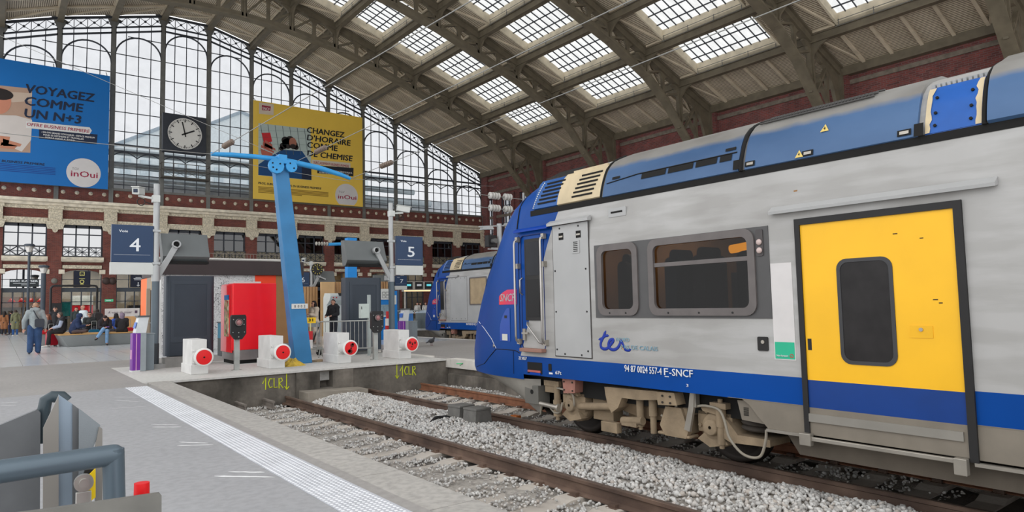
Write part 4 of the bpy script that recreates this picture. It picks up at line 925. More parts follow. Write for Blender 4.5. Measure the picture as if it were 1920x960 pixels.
# the second train, across the next platform
T2 = copy_tree(T); T2.location = (TXC+9.05, 17.4, -.50)
T2['label'] = 'similar blue-nosed train standing farther off at the next platform'
for ch in list(T2.children):                          # it has no windows here: a closed side, one curtained window
    if ch.name.split('.')[0] in ('window_band','window','saloon_wall','passenger_seat','reflection_glow','table_screen','side_logo','marker_lamp_plate','key_box','paper_sticker','equipment_panel','slot_box') or (ch.name.startswith('side_text') and ch.data.vertices[0].co.z > 1.3):
        for g_ in list(ch.children_recursive)+[ch]: bpy.data.objects.remove(g_)
side('closed_side', 4.0, 7.42, .66, 2.56, TG, .006, 0, T2, .02)
pn = side('equipment_panel', 6.05, 7.33, .72, 2.55, TG, .014, .05, T2); q = MB(); q.ring(rrect(6.03, 7.35, .7+.55, 2.57+.55, .06), rrect(6.05, 7.33, .72+.55, 2.55+.55, .05), 'X', NX-.012, NX); q.build('seal', mat('seal_grey', (140,138,136), .7), pn)
for a in (6.2, 6.5, 6.9, 7.2):
    for z_ in (.78, 2.5): q = MB(); q.cyl((NX-.02, a, z_+.55), (NX-.011, a, z_+.55), .016, n=8); q.build('bolt', TK, pn)
cw = sframe('curtain_window', 4.6, 5.85, 1.35, 2.5, .05, TFR, .05, .03, T2); side('curtain', 4.65, 5.8, 1.4, 2.45, mat('curtain_beige', (170,150,120), .8, var=.15, scale=4), .012, 0, cw, .01)
side('white_roof_edge', 3.0, 6.4, 2.87, 3.0, mat('blue_roof_edge', (0,80,190), .4), .02, 0, T2, .1, nx=-1.33)

# ------------------------------------------------------------------ track: sleepers, rails, ballast
t = NT('rusty_rail'); x, y, z = t.sep()
rust = t.ramp(t.noise(3, 7, stretch=(1,.6,1)), [(.3, lin((70,54,46))), (.55, lin((98,78,66))), (.8, lin((138,114,98)))])
t.col(rust); t.b.inputs['Roughness'].default_value = .75; t.bump(t.noise(30, 3), .2); RUST = t.m
RTOP = mat('rail_head', (128,112,100), .4, .5, var=.25, scale=3); RUST2 = mat('bright_rust', (136,92,68), .8, var=.3, scale=5)
RP = [(-.07,-.172),(.07,-.172),(.07,-.16),(.012,-.14),(.01,-.05),(.034,-.04),(.034,-.006),(.026,0),(-.026,0),(-.034,-.006),(-.034,-.04),(-.01,-.05),(-.012,-.14),(-.07,-.16)]
def rail(x, y0, y1, label, m_=RUST, z=-.55, cat='rail'):
    r = thing('rail', label, cat, (x, y0, z), 0, 'rails of the two near tracks')
    q = MB(); q.prism(RP, 'Y', 0, y1-y0); q.build('rail_bar', m_, r)
    q = MB(); q.box(-.024, .024, 0, y1-y0, -.001, .0015); q.build('running_top', RTOP, r)
    n = 0
    yy = (0.3 - y0) % .6
    while yy < y1-y0 and n < 40:
        if y0+yy > 1.5:
            c = MB(); c.box(-.13, .13, yy-.07, yy+.07, -.19, -.168)
            for sx in (-1, 1): c.box(sx*.085-.025, sx*.085+.025, yy-.05, yy+.05, -.17, -.135)
            c.build('rail_clip', RUST, r); n += 1
        yy += .6
    return r
rail(3.77, -4, 15.3, 'rail hidden close under the kerb of the studded platform')
rail(5.27, -4, 15.42, 'long rusty rail of the empty track next to the studded platform')
rail(7.22, -6, 15.3, 'rusty rail under the near wheels of the train')
rail(8.72, -6, 15.3, 'bright rusty rail on the far side under the train', RUST2)
for x in (16.27, 17.77): rail(x, 8, 33, 'rail under the farther train, %s side' % ('near' if x < 17 else 'far'), RUST, -.52)
SLM = mat('sleeper_concrete', (186,178,168), .85, var=.18, scale=2.5, bump=.2, bscale=25)
sp = MB(); sp.prism([(-1.28,-.2),(1.28,-.2),(1.28,0),(1.1,.02),(.5,.02),(.35,-.02),(-.35,-.02),(-.5,.02),(-1.1,.02),(-1.28,0)], 'Y', -.13, .13)
SLME = sp.mesh('sleeper', SLM)
ns = 0
for xc, yl in ((4.52, 15.0), (7.97, 15.0)):
    for k in range(24):
        y = .9+.6*k
        if y > yl: break
        o = bpy.data.objects.new('sleeper', SLME); COL.objects.link(o); o.location = (xc, y, -.745)
        tag(o, 'pale concrete sleeper, one of the row %s' % ('of the empty track beside the studded platform' if xc < 5 else 'under the train and its rails'), 'sleeper', 'sleepers of the empty track' if xc < 5 else 'sleepers under the train')
# ballast heaped between the tracks, thinner between the sleepers
def ground(x, y):
    h = -.76
    if 5.42 < x < 7.12: h = -.7+.13*math.sin(PI*(x-5.42)/1.7)**.7
    if x > 8.85: h = -.72+.1*min(1, (x-8.85)/.5)
    if x < 5.2: h = -.735
    return h+.02*math.sin(3.1*x+1.7*y)+.015*math.sin(7*y-2*x)
# one pile of broken stone, nobody could count it
ico = bmesh.new(); bmesh.ops.create_icosphere(ico, subdivisions=1, radius=1.0); iv = np.array([v.co[:] for v in ico.verts]); it = np.array([[v.index for v in f.verts] for f in ico.faces]); ico.free()
t = NT('ballast_stone'); gi = t.n('NewGeometry').outputs['Random Per Island']
t.col(t.ramp(gi, [(0, lin((156,152,148))), (.4, lin((192,190,186))), (.75, lin((212,210,206))), (.9, lin((182,172,162))), (1, lin((228,226,222)))])); t.b.inputs['Roughness'].default_value = .9; STONE = t.m
def heap(a, b, c0, c1, dens, hs, label):
    pts = []; n = int((b-a)*(c1-c0)*dens)
    for x, y in zip(rng.uniform(a, b, n), rng.uniform(c0, c1, n)):
        on_sl = ((y-.9+.3) % .6-.3); near_sl = abs(on_sl) < .12 and (3.24 < x < 5.8 or 6.69 < x < 9.25) and y < 15.1
        if any(abs(x-r) < .1 for r in (3.77, 5.27, 7.22, 8.72)) or (5.5 < x < 7.05 and y > 14.8): continue
        if near_sl and not (5.45 < x < 7.05):
            if rng.random() > .05+.12*(math.sin(2.3*x+y*1.7) > .7): continue
            z = -.715
        else: z = ground(x, y)
        pts.append((x, y, z+rng.uniform(-.012, .012), hs*rng.uniform(.016, .034)))
    P = np.array(pts); N = len(P); nv = len(iv)
    ax = rng.normal(size=(N, 4)); ax /= np.linalg.norm(ax, axis=1, keepdims=True); qw, qx, qy, qz = ax.T
    R = np.stack([1-2*(qy*qy+qz*qz), 2*(qx*qy-qz*qw), 2*(qx*qz+qy*qw), 2*(qx*qy+qz*qw), 1-2*(qx*qx+qz*qz), 2*(qy*qz-qx*qw), 2*(qx*qz-qy*qw), 2*(qy*qz+qx*qw), 1-2*(qx*qx+qy*qy)], 1).reshape(N, 3, 3)
    S = rng.uniform(.6, 1.25, (N, 1, 3)); J = rng.uniform(.72, 1.2, (N, nv, 1))
    V = (iv[None]*J*S*P[:, None, 3:4]) @ R.transpose(0, 2, 1)+P[:, None, :3]
    me = bpy.data.meshes.new('ballast'); F = (it[None]+(np.arange(N)*nv)[:, None, None]).reshape(-1, 3)
    me.vertices.add(N*nv); me.vertices.foreach_set('co', V.astype(np.float32).ravel())
    me.loops.add(F.size); me.loops.foreach_set('vertex_index', F.astype(np.int32).ravel())
    me.polygons.add(len(F)); me.polygons.foreach_set('loop_start', np.arange(0, F.size, 3, dtype=np.int32)); me.polygons.foreach_set('loop_total', np.full(len(F), 3, np.int32))
    me.update(calc_edges=True); me.materials.append(STONE); o = bpy.data.objects.new('ballast', me); COL.objects.link(o)
    tag(o, label, 'ballast', kind='stuff')
heap(5.42, 7.10, 1.6, 15.38, 620, 1.0, 'tall heap of pale crushed stone between the empty track and the train')
heap(2.87, 5.18, 2.0, 15.38, 330, .75, 'thin crushed stone between the sleepers of the empty track')
heap(7.32, 8.62, 3.0, 15.38, 210, .75, 'thin crushed stone between the sleepers under the train')
heap(8.84, 9.32, 4.0, 15.1, 320, 1.0, 'crushed stone heaped against the far platform beyond the train')
heap(15.5, 16.2, 20, 33, 60, 1.2, 'crushed stone in the pit of the farther train')
bed = MB(); xs = np.linspace(2.8, 9.5, 68); ys = np.linspace(1, 15.44, 60)
bed.grid([[(x, y, ground(x, y)-.028) for x in xs] for y in ys]); struct(bed.build('ground_ballast', mat('ballast_fines', (168,162,154), .95, var=.35, scale=14, bump=.8, bscale=50)))
# loose bits in the track
for i, (x, y, lb) in enumerate(((4.16, 15.05, 'short grey rail stub lying at the wall, the one nearer the platform'), (4.76, 15.1, 'short grey rail stub lying at the wall, the one nearer the long rail'))):
    q = MB(); q.prism([(p[0]*.9, p[1]) for p in RP], 'Y', -.38, .33); o = q.build('rail_stub', mat('stub_steel', (136,128,120), .7, .2, var=.25)); o.location = (x, y, -.545); tag(o, lb, 'rail stub')
JB = mat('box_cast_grey', (110,108,104), .75, var=.2, scale=6, bump=.15)
for i, (x, y, lb) in enumerate(((6.68, 10.3, 'grey cast track box beside the rail, the one nearer the buffer wall'), (6.70, 9.82, 'grey cast track box beside the rail, the one nearer the train wheels'))):
    b = thing('track_box', lb, 'track box', (x, y, -.66), .1, 'track boxes')
    q = MB(); q.prism([(-.19,.02),(.19,.02),(.165,.28),(-.165,.28)], 'Y', -.17, .17); q.build('body', JB, b, .012)
    q = MB(); q.box(-.175, .175, -.18, .18, .26, .3); q.build('lid', JB, b, .01)
    q = MB(); q.box(-.12, .12, -.12, .12, -.1, .02); q.build('base', mat('box_base', (58,54,50), .9), b)
q = MB(); q.tube([(6.55,10.3,-.62),(6.4,10.35,-.55),(6.2,10.4,-.55),(6.05,10.3,-.6),(6.0,10.1,-.63)], .028, 8); q.tube([(6.6,9.8,-.63),(6.4,10.0,-.6),(6.2,10.2,-.6)], .024, 8)
tag(q.build('track_cable', TK), 'thick black cable lying on the ballast by the track boxes', 'cable')
for x, y in ((7.3, 9.5), (7.24, 10.6)): q = MB(); q.box(x-.02, x+.08, y-.05, y+.12, -.6, -.54); tag(q.build('rail_joint_plate', mat('orange_paint', (196,110,50), .7)), 'small orange painted plate on the rail foot behind the track boxes%s' % (', nearer the wheels' if y < 10 else ', nearer the wall'), 'rail plate')

# ------------------------------------------------------------------ buffers, signals, mast, poles on the buffer plinth
BW = mat('buffer_white', (216,215,212), .6, var=.12, scale=3, bump=.08); RED = mat('buffer_red', (222,26,30), .45, var=.08)
POST = mat('galvanised', (170,172,168), .5, .5, var=.15, scale=5); BLK = mat('signal_black', (30,29,30), .5)
for i, (x, sg, lb) in enumerate(((3.65, 0, 'white block buffer with a red disc, nearest the dark cabinet'), (5.39, 0, 'white block buffer with a red disc, just left of the leaning blue mast'), (7.10, 1, 'white block buffer whose red disc is smeared, in front of the crowd barrier'), (8.85, 1, 'white block buffer with a red disc, rightmost, below the track 5 sign'))):
    b = thing('buffer_stop', lb, 'buffer', (x, 16.45, 0), 0, 'buffers at the ends of the tracks')
    q = MB(); q.box(-.16, .16, 0, .92, .0, .775); q.build('block', BW, b, .012); q = MB(); q.box(-.185, .185, -.05, .95, 0, .215); q.build('plinth', BW, b, .012)
    q = MB(); q.lathe([(.001,0),(.16,0),(.16,.03),(.12,.035),(.12,.2),(.105,.22),(.105,.4)], (0, 0, .4), (0,-1,0), 20); q.build('housing', BW, b)
    for dx, dz in ((-.12,.13),(.12,.13),(-.12,-.13),(.12,-.13)): q = MB(); q.cyl((dx,-.06,.4+dz), (dx,0,.4+dz), .02, n=6); q.build('bolt', BW, b)
    q = MB(); q.lathe([(.105,.36),(.15,.38),(.2,.41),(.205,.43),(.195,.45),(.165,.457)], (0, 0, .4), (0,-1,0), 32); q.build('rim', mat('rim_white', (224,222,218), .5), b)
    q = MB(); q.lathe([(.168,.452),(.1,.462),(.001,.465)], (0, 0, .4), (0,-1,0), 32); dk = q.build('red_disc', RED, b)
    q = MB(); q.cyl((0,-.472,.4), (0,-.46,.4), .02); q.build('centre_hole', TBLK, dk)
    if sg:
        q = MB()
        for dx, dz, r in (((-.02,-.08,.06),(.03,.07,.05),(.05,.1,.03),(-.05,-.07,.04)) if i == 2 else ((-.07,.05,.035),(.08,.04,.035),(.0,.03,.02),(-.02,-.06,.02))):
            q.cyl((dx,-.4685,.4+dz), (dx,-.464,.4+dz), r, n=9)
        q.build('rubber_smear', mat('smear_brown', (96,30,26), .8), dk)
for i, (x, lb) in enumerate(((4.54, 'black signal head with a small round lens on a post before the red machine'), (8.13, 'black signal head with a small round lens before the grey box and barrier'))):
    s = thing('buffer_signal', lb, 'signal', (x, 16.75, 0), 0, 'signals between the buffers')
    q = MB(); q.box(-.11, .11, -.08, .08, 0, .012); q.build('base_plate', POST, s); q = MB(); q.box(-.05, .05, -.05, .05, .012, .8); q.box(-.058, .058, -.058, -.05, .012, .8); q.build('post', POST, s)
    q = MB(); q.prism([(-.08,.73),(.08,.73),(.175,.86),(.175,1.26),(.15,1.31),(-.15,1.31),(-.175,1.26),(-.175,.86)], 'Y', -.17, -.06); h = q.build('signal_head', BLK, s, .01)
    q = MB(); q.lathe([(.085,0),(.085,.05),(.07,.05),(.07,.02)], (0, -.17, 1.13), (0,-1,0), 20); q.build('lens_ring', mat('lens_ring', (120,112,110), .4, .6), h)
    q = MB(); q.lathe([(.072,.02),(.05,.045),(.001,.055)], (0, -.17, 1.13), (0,-1,0), 20); q.build('lens', mat('pink_lens', (170,120,120), .15, var=.35, scale=40), h)
    for dx, dz in ((-.12,1.2),(.12,1.2),(.12,1.08),(-.13,.9),(.13,.9),(0,.89),(0,.79)): q = MB(); q.cyl((dx,-.18,dz), (dx,-.17,dz), .012, n=8); q.build('screw', POST, h)
BL = mat('mast_blue', (52,120,170), .5, var=.14, scale=2); BL2 = mat('arm_blue', (52,150,212), .45, var=.1)
m = thing('blue_mast', 'tall leaning light blue steel mast with a cross arm, beside the second buffer', 'mast', (6.35, 17.35, 0))
q = MB(); q.add([(-.225,-.13,0),(.225,-.13,0),(.225,.25,0),(-.225,.25,0),(-.77,-.1,5.22),(-.42,-.1,5.22),(-.42,.16,5.22),(-.77,.16,5.22)], [(0,3,2,1),(4,5,6,7),(0,1,5,4),(1,2,6,5),(2,3,7,6),(3,0,4,7)]); q.build('column', BL, m, .015)
q = MB(); pts = [(-2.28,0,5.26),(-1.8,0,5.3),(-1.2,0,5.32),(-.6,0,5.32),(-.2,0,5.28),(.5,0,5.2),(1.1,0,5.08),(1.36,0,5.0)]; q.tube(pts, [.05,.06,.06,.07,.075,.075,.06,.045], 12); q.build('cross_arm', BL2, m)
q = MB(); q.cyl((-.75,-.22,5.1), (-.75,-.13,5.1), .2, n=12); q.cyl((-.36,-.22,5.12), (-.36,-.13,5.12), .15, n=12); q.box(-.8, -.35, -.2, .2, 5.18, 5.28); q.box(-.68, -.46, -.18, .18, 5.25, 5.42); q.build('clamp', BL2, m, .01)
q = MB()
for dx, dz in ((-.85,5.16),(-.66,5.16),(-.75,5.0),(-.84,5.05),(-.4,5.2),(-.3,5.08)): q.cyl((dx,-.235,dz), (dx,-.215,dz), .022, n=6)
q.build('bolt', TBLK, m)
q = MB(); q.box(-.33, .1, -.136, -.13, 1.42, 1.55); pl = q.build('number_plate', mat('plate_white', (206,206,202), .5), m)
for k, ch in enumerate('1002'): text('plate_number', ch, (-.25+.08*k, -.138, 1.45), (1,0,0), (0,0,1), .04 if ch != '1' else .02, .07, BLK, pl)
# poles with track signs, monitors and cameras
PLG = mat('pole_light', (178,180,180), .45, .2, var=.08); PDK = mat('pole_slate', (92,104,112), .45, var=.06); PFT = mat('pole_foot_dark', (60,66,70), .55)
NAVY = mat('sign_navy', (32,58,92), .4, var=.05); SWH = mat('sign_box_white', (204,206,202), .5, var=.05); SGR = mat('monitor_grey', (104,108,108), .5, var=.1, scale=2); LET = mat('sign_letter', (226,230,234), .5, var=0)
def track_sign(num, x0, x1, z0, z1, y, lb, zb, font_x=.55):
    s = thing('track_sign', lb, 'sign', ((x0+x1)/2, y, z0), 0, 'navy track number signs'); w_ = (x1-x0)/2; h = z1-z0
    q = MB(); q.box(-w_, w_, -.06, .06, 0, h); q.build('panel', NAVY, s, .006)
    q = MB(); q.box(-w_-.02, w_, -.07, .07, zb-z0, -.005); q.build('lower_box', SWH, s, .006)
    text('sign_word', 'Voie', (-w_*.66, -.0635, h*.8), (1,0,0), (0,0,1), w_*.42, h*.066, LET, s, .02)
    text('sign_number', num, (-w_*.14, -.0635, h*.30), (1,0,0), (0,0,1), w_*.5, h*.35, LET, s, .01)
    q = MB()
    for k in range(34): q.box(-w_*.88+w_*1.74*k/34, -w_*.88+w_*1.74*(k+.55)/34, -.0625, -.06, h*.195, h*.203)
    q.build('dotted_line', LET, s); return s
def pole(x, y, lb, side_, zt=4.72):
    p = thing('pole', lb, 'pole', (x, y, 0), 0, 'grey sign poles')
    q = MB(); q.cyl((0,0,0), (0,0,.1), .33, n=28); q.build('base', mat('base_grey', (150,150,148), .7), p, .01)
    q = MB(); q.cyl((0,0,.1), (0,0,.62), .105, n=20); q.build('foot_sleeve', PFT, p)
    q = MB(); q.cyl((0,0,.62), (0,0,2.25), .095, n=20); q.build('lower_tube', PDK, p); q = MB(); q.cyl((0,0,2.25), (0,0,zt), .075, n=20); q.cyl((0,0,2.2), (0,0,2.6), .1, n=20); q.build('upper_tube', PLG, p)
    for z in (2.66, 3.5): q = MB(); q.box(-.09, .09, -.09, .09, z-.03, z+.03); q.box(0 if side_ > 0 else -.14, .14 if side_ > 0 else 0, -.03, .03, z-.03, z+.03); q.build('clamp', PLG, p, .005)
    return p
def monitor(x0, x1, y, lb, hubx, px):
    s = thing('monitor', lb, 'monitor', ((x0+x1)/2, y, 2.7), 0, 'screen housings seen from behind'); w_ = (x1-x0)/2; hx = hubx-(x0+x1)/2
    q = MB(); f = [(-w_*.98, .35), (w_*.94, .4)]
    q.add([(-w_*.94,-.25,.16),(w_,-.25,.16),(w_*.95,-.06,.77),(-w_,-.06,.77),(-w_*.9,-.02,-.01),(w_*1.02,-.02,-.01),(w_,.16,.77),(-w_,.16,.77),(-w_*.9,.2,.0),(w_*1.02,.2,.0)],
          [(0,1,2,3),(0,4,5,1),(3,2,6,7),(4,8,9,5),(8,7,6,9),(0,3,7,8,4),(1,5,9,6,2)]); q.build('housing', SGR, s, .01)
    q = MB(); q.box(-w_*.86, w_*.98, -.2, .1, -.03, .04); q.build('underside', TBLK, s)
    q = MB(); q.lathe([(.075,0),(.105,0),(.105,.18),(.08,.18),(.07,.1)], (hx, -.17, .47), (0,-1,0), 20); hb = q.build('hub', PLG, s); q = MB(); q.cyl((hx,-.27,.47), (hx,-.25,.47), .075); q.cyl((hx-.02,-.3,.46), (hx-.02,-.27,.46), .02); q.cyl((hx+.025,-.3,.46), (hx+.025,-.27,.46), .02); q.build('hub_core', TBLK, hb)
    d = px-(x0+x1)/2; q = MB(); q.bar((hx*.97+d*.03,-.28,.42), (d,-.12,-.36), .14, .07, up=(0,1,0)); q.box(d-.08, d+.08, -.14, .1, -.45, -.3); q.build('arm', PLG, s, .01)
    return s
def cctv(x, y, z, lb, dx, aim):
    c = thing('camera', lb, 'camera', (x, y, z), 0, 'security cameras'); q = MB(); q.box(dx*.02-.09, dx*.02+.09, -.09, .09, -.16, .02); q.build('pole_mount', SWH, c, .01)
    q = MB(); q.bar((dx*.08,0,-.06), (dx*.42,-.03,-.02), .06, .05); q.build('bracket', SWH, c); h0 = Vector((dx*.42, -.03, .1)); a = Vector(aim).normalized()
    q = MB(); q.bar(h0-a*.2, h0+a*.22, .17, .18); q.bar(h0-a*.2+Vector((0,0,.1)), h0+a*.27+Vector((0,0,.1)), .2, .025); hh = q.build('camera_body', SWH, c, .015)
    q = MB(); q.bar(h0+a*.215, h0+a*.228, .1, .09); q.build('camera_lens', mat('lens_glass', (30,44,70), .1), hh)
    q = MB(); q.tube([(dx*.36+.09*math.cos(t_), -.02, -.17+.09*math.sin(t_)) for t_ in np.linspace(0, 2*PI, 16)]+[(dx*.1,-.05,-.22)], .012, 5); q.build('cable', TK, c); return c
pole(3.2, 19.2, 'grey pole carrying the track 4 sign', -1); pole(9.9, 19.2, 'grey pole carrying the track 5 sign', 1)
track_sign('4', 2.2, 3.13, 2.68, 3.62, 19.2, 'navy sign reading Voie 4 over a white box', 2.37)
track_sign('5', 10.05, 11.02, 2.73, 3.67, 19.2, 'navy sign reading Voie 5 over a white box', 2.42)
monitor(3.33, 4.5, 19.45, 'dark grey screen housing on an arm, right of the track 4 sign', 3.67, 3.27); monitor(8.32, 9.68, 19.3, 'dark grey screen housing on an arm, left of the track 5 sign', 9.3, 9.83)
cctv(3.2, 19.2, 4.4, 'white security camera on the track 4 pole', -1, (-.5,-1,-.12)); cctv(9.9, 19.2, 4.45, 'white security camera on the track 5 pole', 1, (.95,-.3,-.14))
# dark advertising cabinets
CAB = mat('cabinet_slate', (56,64,74), .5, var=.08, scale=2); CAB2 = mat('cabinet_slate_inner', (50,58,68), .55, var=.06)
def cabinet(x, y, w_, h, lb, z0):
    c = thing('advert_cabinet', lb, 'cabinet', (x, y, 0), 0, 'dark advertising cabinets'); q = MB()
    q.box(-w_/2+.1, w_/2-.1, -.14, .16, 0, z0); q.build('base', mat('cabinet_base', (104,106,106), .8, var=.2), c)
    q = MB(); q.prism(rrect(-w_/2, w_/2, -.22, .22, .1, 6), 'Z', z0, h); q.build('body', CAB, c)
    q = MB(); q.ring(rrect(-w_/2+.11, w_/2-.11, z0+.35, h-.12, .02), rrect(-w_/2+.2, w_/2-.2, z0+.5, h-.22, .02), 'Y', -.235, -.22); q.build('door_frame', CAB, c); q = MB(); q.box(-w_/2+.2, w_/2-.2, -.226, -.22, z0+.5, h-.22); q.build('door_panel', CAB2, c)
    q = MB(); q.box(-w_/2+.1, w_/2-.1, -.228, -.22, z0+.02, z0+.33); q.build('kick_plate', CAB2, c); return c
cabinet(4.11, 19.75, 1.2, 2.36, 'dark slate cabinet behind the first buffer, beside the track 4 pole', .25); cabinet(8.87, 19.2, 1.18, 2.32, 'dark slate cabinet behind the barrier, below the grey screen housing', .12)
q = MB(); q.box(3.4, 3.95, 18.95, 19.4, 0, .24); tag(q.build('concrete_block', mat('block_grey', (136,134,130), .85, var=.2)), 'low grey concrete block at the foot of the dark cabinet by the track 4 pole', 'block')
# ticket validator and the grey box behind it
def validator(x, y, lb, s=1):
    v = thing('ticket_validator', lb, 'ticket validator', (x, y, 0), .15, 'ticket validators'); q = MB(); q.box(-.15, .02, -.1, .1, 0, .92); q.build('purple_body', mat('purple_panel', (112,44,148), .45, var=.06), v, .008)
    q = MB(); q.box(.02, .15, -.1, .1, 0, .92); q.build('grey_side', mat('validator_grey', (146,154,158), .5), v, .008)
    q = MB(); q.prism([(-.1,.92),(.14,.92),(.2,1.3),(-.02,1.3)], 'Y', -.1, .1); hd = q.build('head', mat('validator_white', (206,210,212), .4), v, .01); q = MB(); q.prism([(-.1,1.04),(-.06,1.18),(-.065,1.181),(-.105,1.04)], 'Y', -.08, .08); q.build('blue_reader', mat('reader_blue', (40,100,190), .4), hd)
    q = MB(); q.box(-.05, .22, -.12, .12, 1.3, 1.34); q.build('cap', mat('validator_cap', (84,88,90), .5), hd)
    q = MB(); q.box(-.154, -.148, -.004, .004, .03, .9); q.box(-.157, -.148, -.05, .05, .3, .52); q.box(-.08, -.06, -.104, -.1, .02, .9); q.build('trim_mark', mat('mark_pink', (206,150,190), .5), v)
    q = MB(); q.box(-.16, .02, -.11, .11, 0, .03); q.build('foot', SWH, v); return v
validator(2.73, 18.5, 'purple and grey ticket validator standing by the track 4 pole'); validator(10.95, 20.4, 'purple and grey ticket validator behind the rightmost buffer')
for x, y, lb in ((3.0, 18.75, 'slate grey service box behind the validator by the track 4 pole'), (11.6, 20.9, 'slate grey service box behind the rightmost buffer')):
    b = thing('service_box', lb, 'box', (x, y, 0), 0, 'slate grey service boxes'); q = MB(); q.box(-.1, .1, -.14, .14, 0, .88); q.build('body', mat('service_grey', (120,130,136), .5, var=.08), b, .01); q = MB(); q.box(-.11, .11, -.15, .15, .88, .9); q.build('lid', mat('service_lid', (140,148,152), .5), b)
# red vending machine
t = NT('snack_pictures'); v = t.n('TexVoronoi'); v.inputs['Scale'].default_value = 9; t.l(t.co(), v.inputs['Vector']); t.col(t.ramp(t.n('SeparateColor').outputs[0], [(0,(0,0,0)),(1,(1,1,1))]))
sc_ = t.n('SeparateColor'); t.l(v.outputs['Color'], sc_.inputs[0]); t.col(t.ramp(sc_.outputs[0], [(0, lin((70,110,60))), (.25, lin((196,180,140))), (.5, lin((150,60,50))), (.75, lin((226,214,190))), (1, lin((90,60,40)))])); SNACK = t.m
vm = thing('vending_machine', 'big bright red vending machine seen from its back corner', 'vending machine', (4.93, 18.55, 0)); VR = mat('vending_red', (236,14,30), .35, var=.04, coat=.3)
q = MB(); q.box(0, 1.14, 0, 1.15, .36, 2.13); q.build('body', VR, vm, .015); q = MB(); q.box(.02, 1.12, .0, 1.12, .1, .36); q.build('steel_plinth', mat('brushed_plinth', (140,134,132), .35, .6, var=.15), vm)
q = MB(); q.box(.06, 1.0, .06, 1.1, 0, .1); q.build('foot', TBLK, vm); q = MB(); q.box(-.02, -.0, .02, 1.13, .3, 2.1); pn = q.build('front_door', VR, vm, .01)
q = MB(); q.box(-.03, -.02, .3, .75, .72, 1.82); q.build('snack_picture', SNACK, pn); q = MB(); q.box(-.031, -.02, .3, .75, 1.7, 1.83); q.build('blue_header', mat('header_blue', (40,110,170), .4), pn)
q = MB(); q.box(.05, .75, .1, .6, 2.13, 2.18); q.build('top_tray', SWH, vm)
# electric box and its post
e = thing('electric_box', 'small pale grey electric box on a thin post above the second signal', 'electric box', (8.62, 18.35, 0)); q = MB(); q.box(.06, .14, -.04, .04, 0, 1.78); q.build('post', mat('post_pale', (168,176,174), .5, .2), e); q = MB(); q.box(-.2, .06, -.1, .06, 1.1, 1.52); q.build('box', mat('box_pale', (190,200,194), .5), e, .008); q = MB(); q.box(-.19, -.17, -.104, -.1, 1.36, 1.44); q.build('label_plate', BLK, e)
# crowd barrier
cb = thing('crowd_barrier', 'galvanised crowd barrier standing behind the third buffer', 'barrier', (0, 0, 0)); a = at(590, 660, Z=0); b_ = at(686, 655, Z=0); a = Vector((7.35, 18.9, 0)); b_ = Vector((8.72, 17.95, 0)); cb.location = a; d = b_-a; n_ = d.normalized()
q = MB(); q.tube([(0,0,.16), (0,0,.95), tuple(n_*.04+Vector((0,0,1.0))), tuple(n_*.12+Vector((0,0,1.03))), tuple(d-n_*.12+Vector((0,0,1.03))), tuple(d-n_*.04+Vector((0,0,1.0))), tuple(d+Vector((0,0,.95))), tuple(d+Vector((0,0,.16)))], .021, 8); q.build('outer_tube', POST, cb)
q = MB(); q.tube([(0,0,.24), tuple(d+Vector((0,0,.24)))], .018, 7); q.build('lower_rail', POST, cb)
for k in range(1, 14): q = MB(); p_ = d*(k/14); q.cyl(p_+Vector((0,0,.24)), p_+Vector((0,0,1.03)), .009, n=6); q.build('upright', POST, cb)
for f in (.06, .94):
    pr = Vector((-n_.y, n_.x, 0)); p_ = d*f; q = MB(); q.tube([tuple(p_-pr*.24+Vector((0,0,.015))), tuple(p_-pr*.05+Vector((0,0,.26))), tuple(p_+pr*.05+Vector((0,0,.26))), tuple(p_+pr*.24+Vector((0,0,.015)))], .016, 6); q.build('foot', POST, cb)
# luggage trolley with boards, yellow bag
tr = thing('luggage_trolley', 'grey luggage trolley parked behind the crowd barrier and the blue mast', 'trolley', (7.25, 19.6, 0), -.4); q = MB()
q.tube([(-.3,0,.2), (-.25,0,.6), (-.2,0,1.0), (.35,0,1.0)], .022, 7); q.tube([(-.3,.5,.2), (-.25,.5,.6), (-.2,.5,1.0), (.35,.5,1.0)], .022, 7)
for z in (.2, .24): q.bar((-.35,0,z), (.5,0,z), .03); q.bar((-.35,.5,z), (.5,.5,z), .03)
for k in range(5): q.bar((-.3+.17*k,0,.24), (-.3+.17*k,.5,.24), .025)
q.build('frame', POST, tr); q = MB(); q.box(-.05, .42, -.03, .53, .86, .98); q.build('handle_box', mat('trolley_grey', (128,138,142), .5), tr, .01); q = MB(); q.bar((.4,.0,.9), (.1,.0,.12), .04); q.bar((.4,.5,.9), (.1,.5,.12), .04); q.build('brace', TK, tr)
for dx, dy in ((-.28,.02),(-.28,.48),(.4,.25)): q = MB(); q.cyl((dx,dy-.025,.09), (dx,dy+.025,.09), .09, n=14); q.bar((dx,dy,.1),(dx,dy,.2),.03); q.build('wheel', TK, tr)
q = MB(); q.box(0, .012, -.15, .15, 0, .16); o = q.build('number_board', mat('board_yellow', (240,196,20), .5)); p_ = at(582, 606, Y=18.75); o.location = p_; o.rotation_euler = (0,0,1.2); tag(o, 'small yellow number board leaning behind the blue mast', 'board'); text('board_number', '31', (.0-.004, .05, .05), (0,-1,0), (0,0,1), .12, .08, BLK, o, .03)
q = MB(); q.box(-.02, .02, -.02, .02, -.95, .0); q.build('stake', mat('stake_cream', (206,196,140), .6), o)
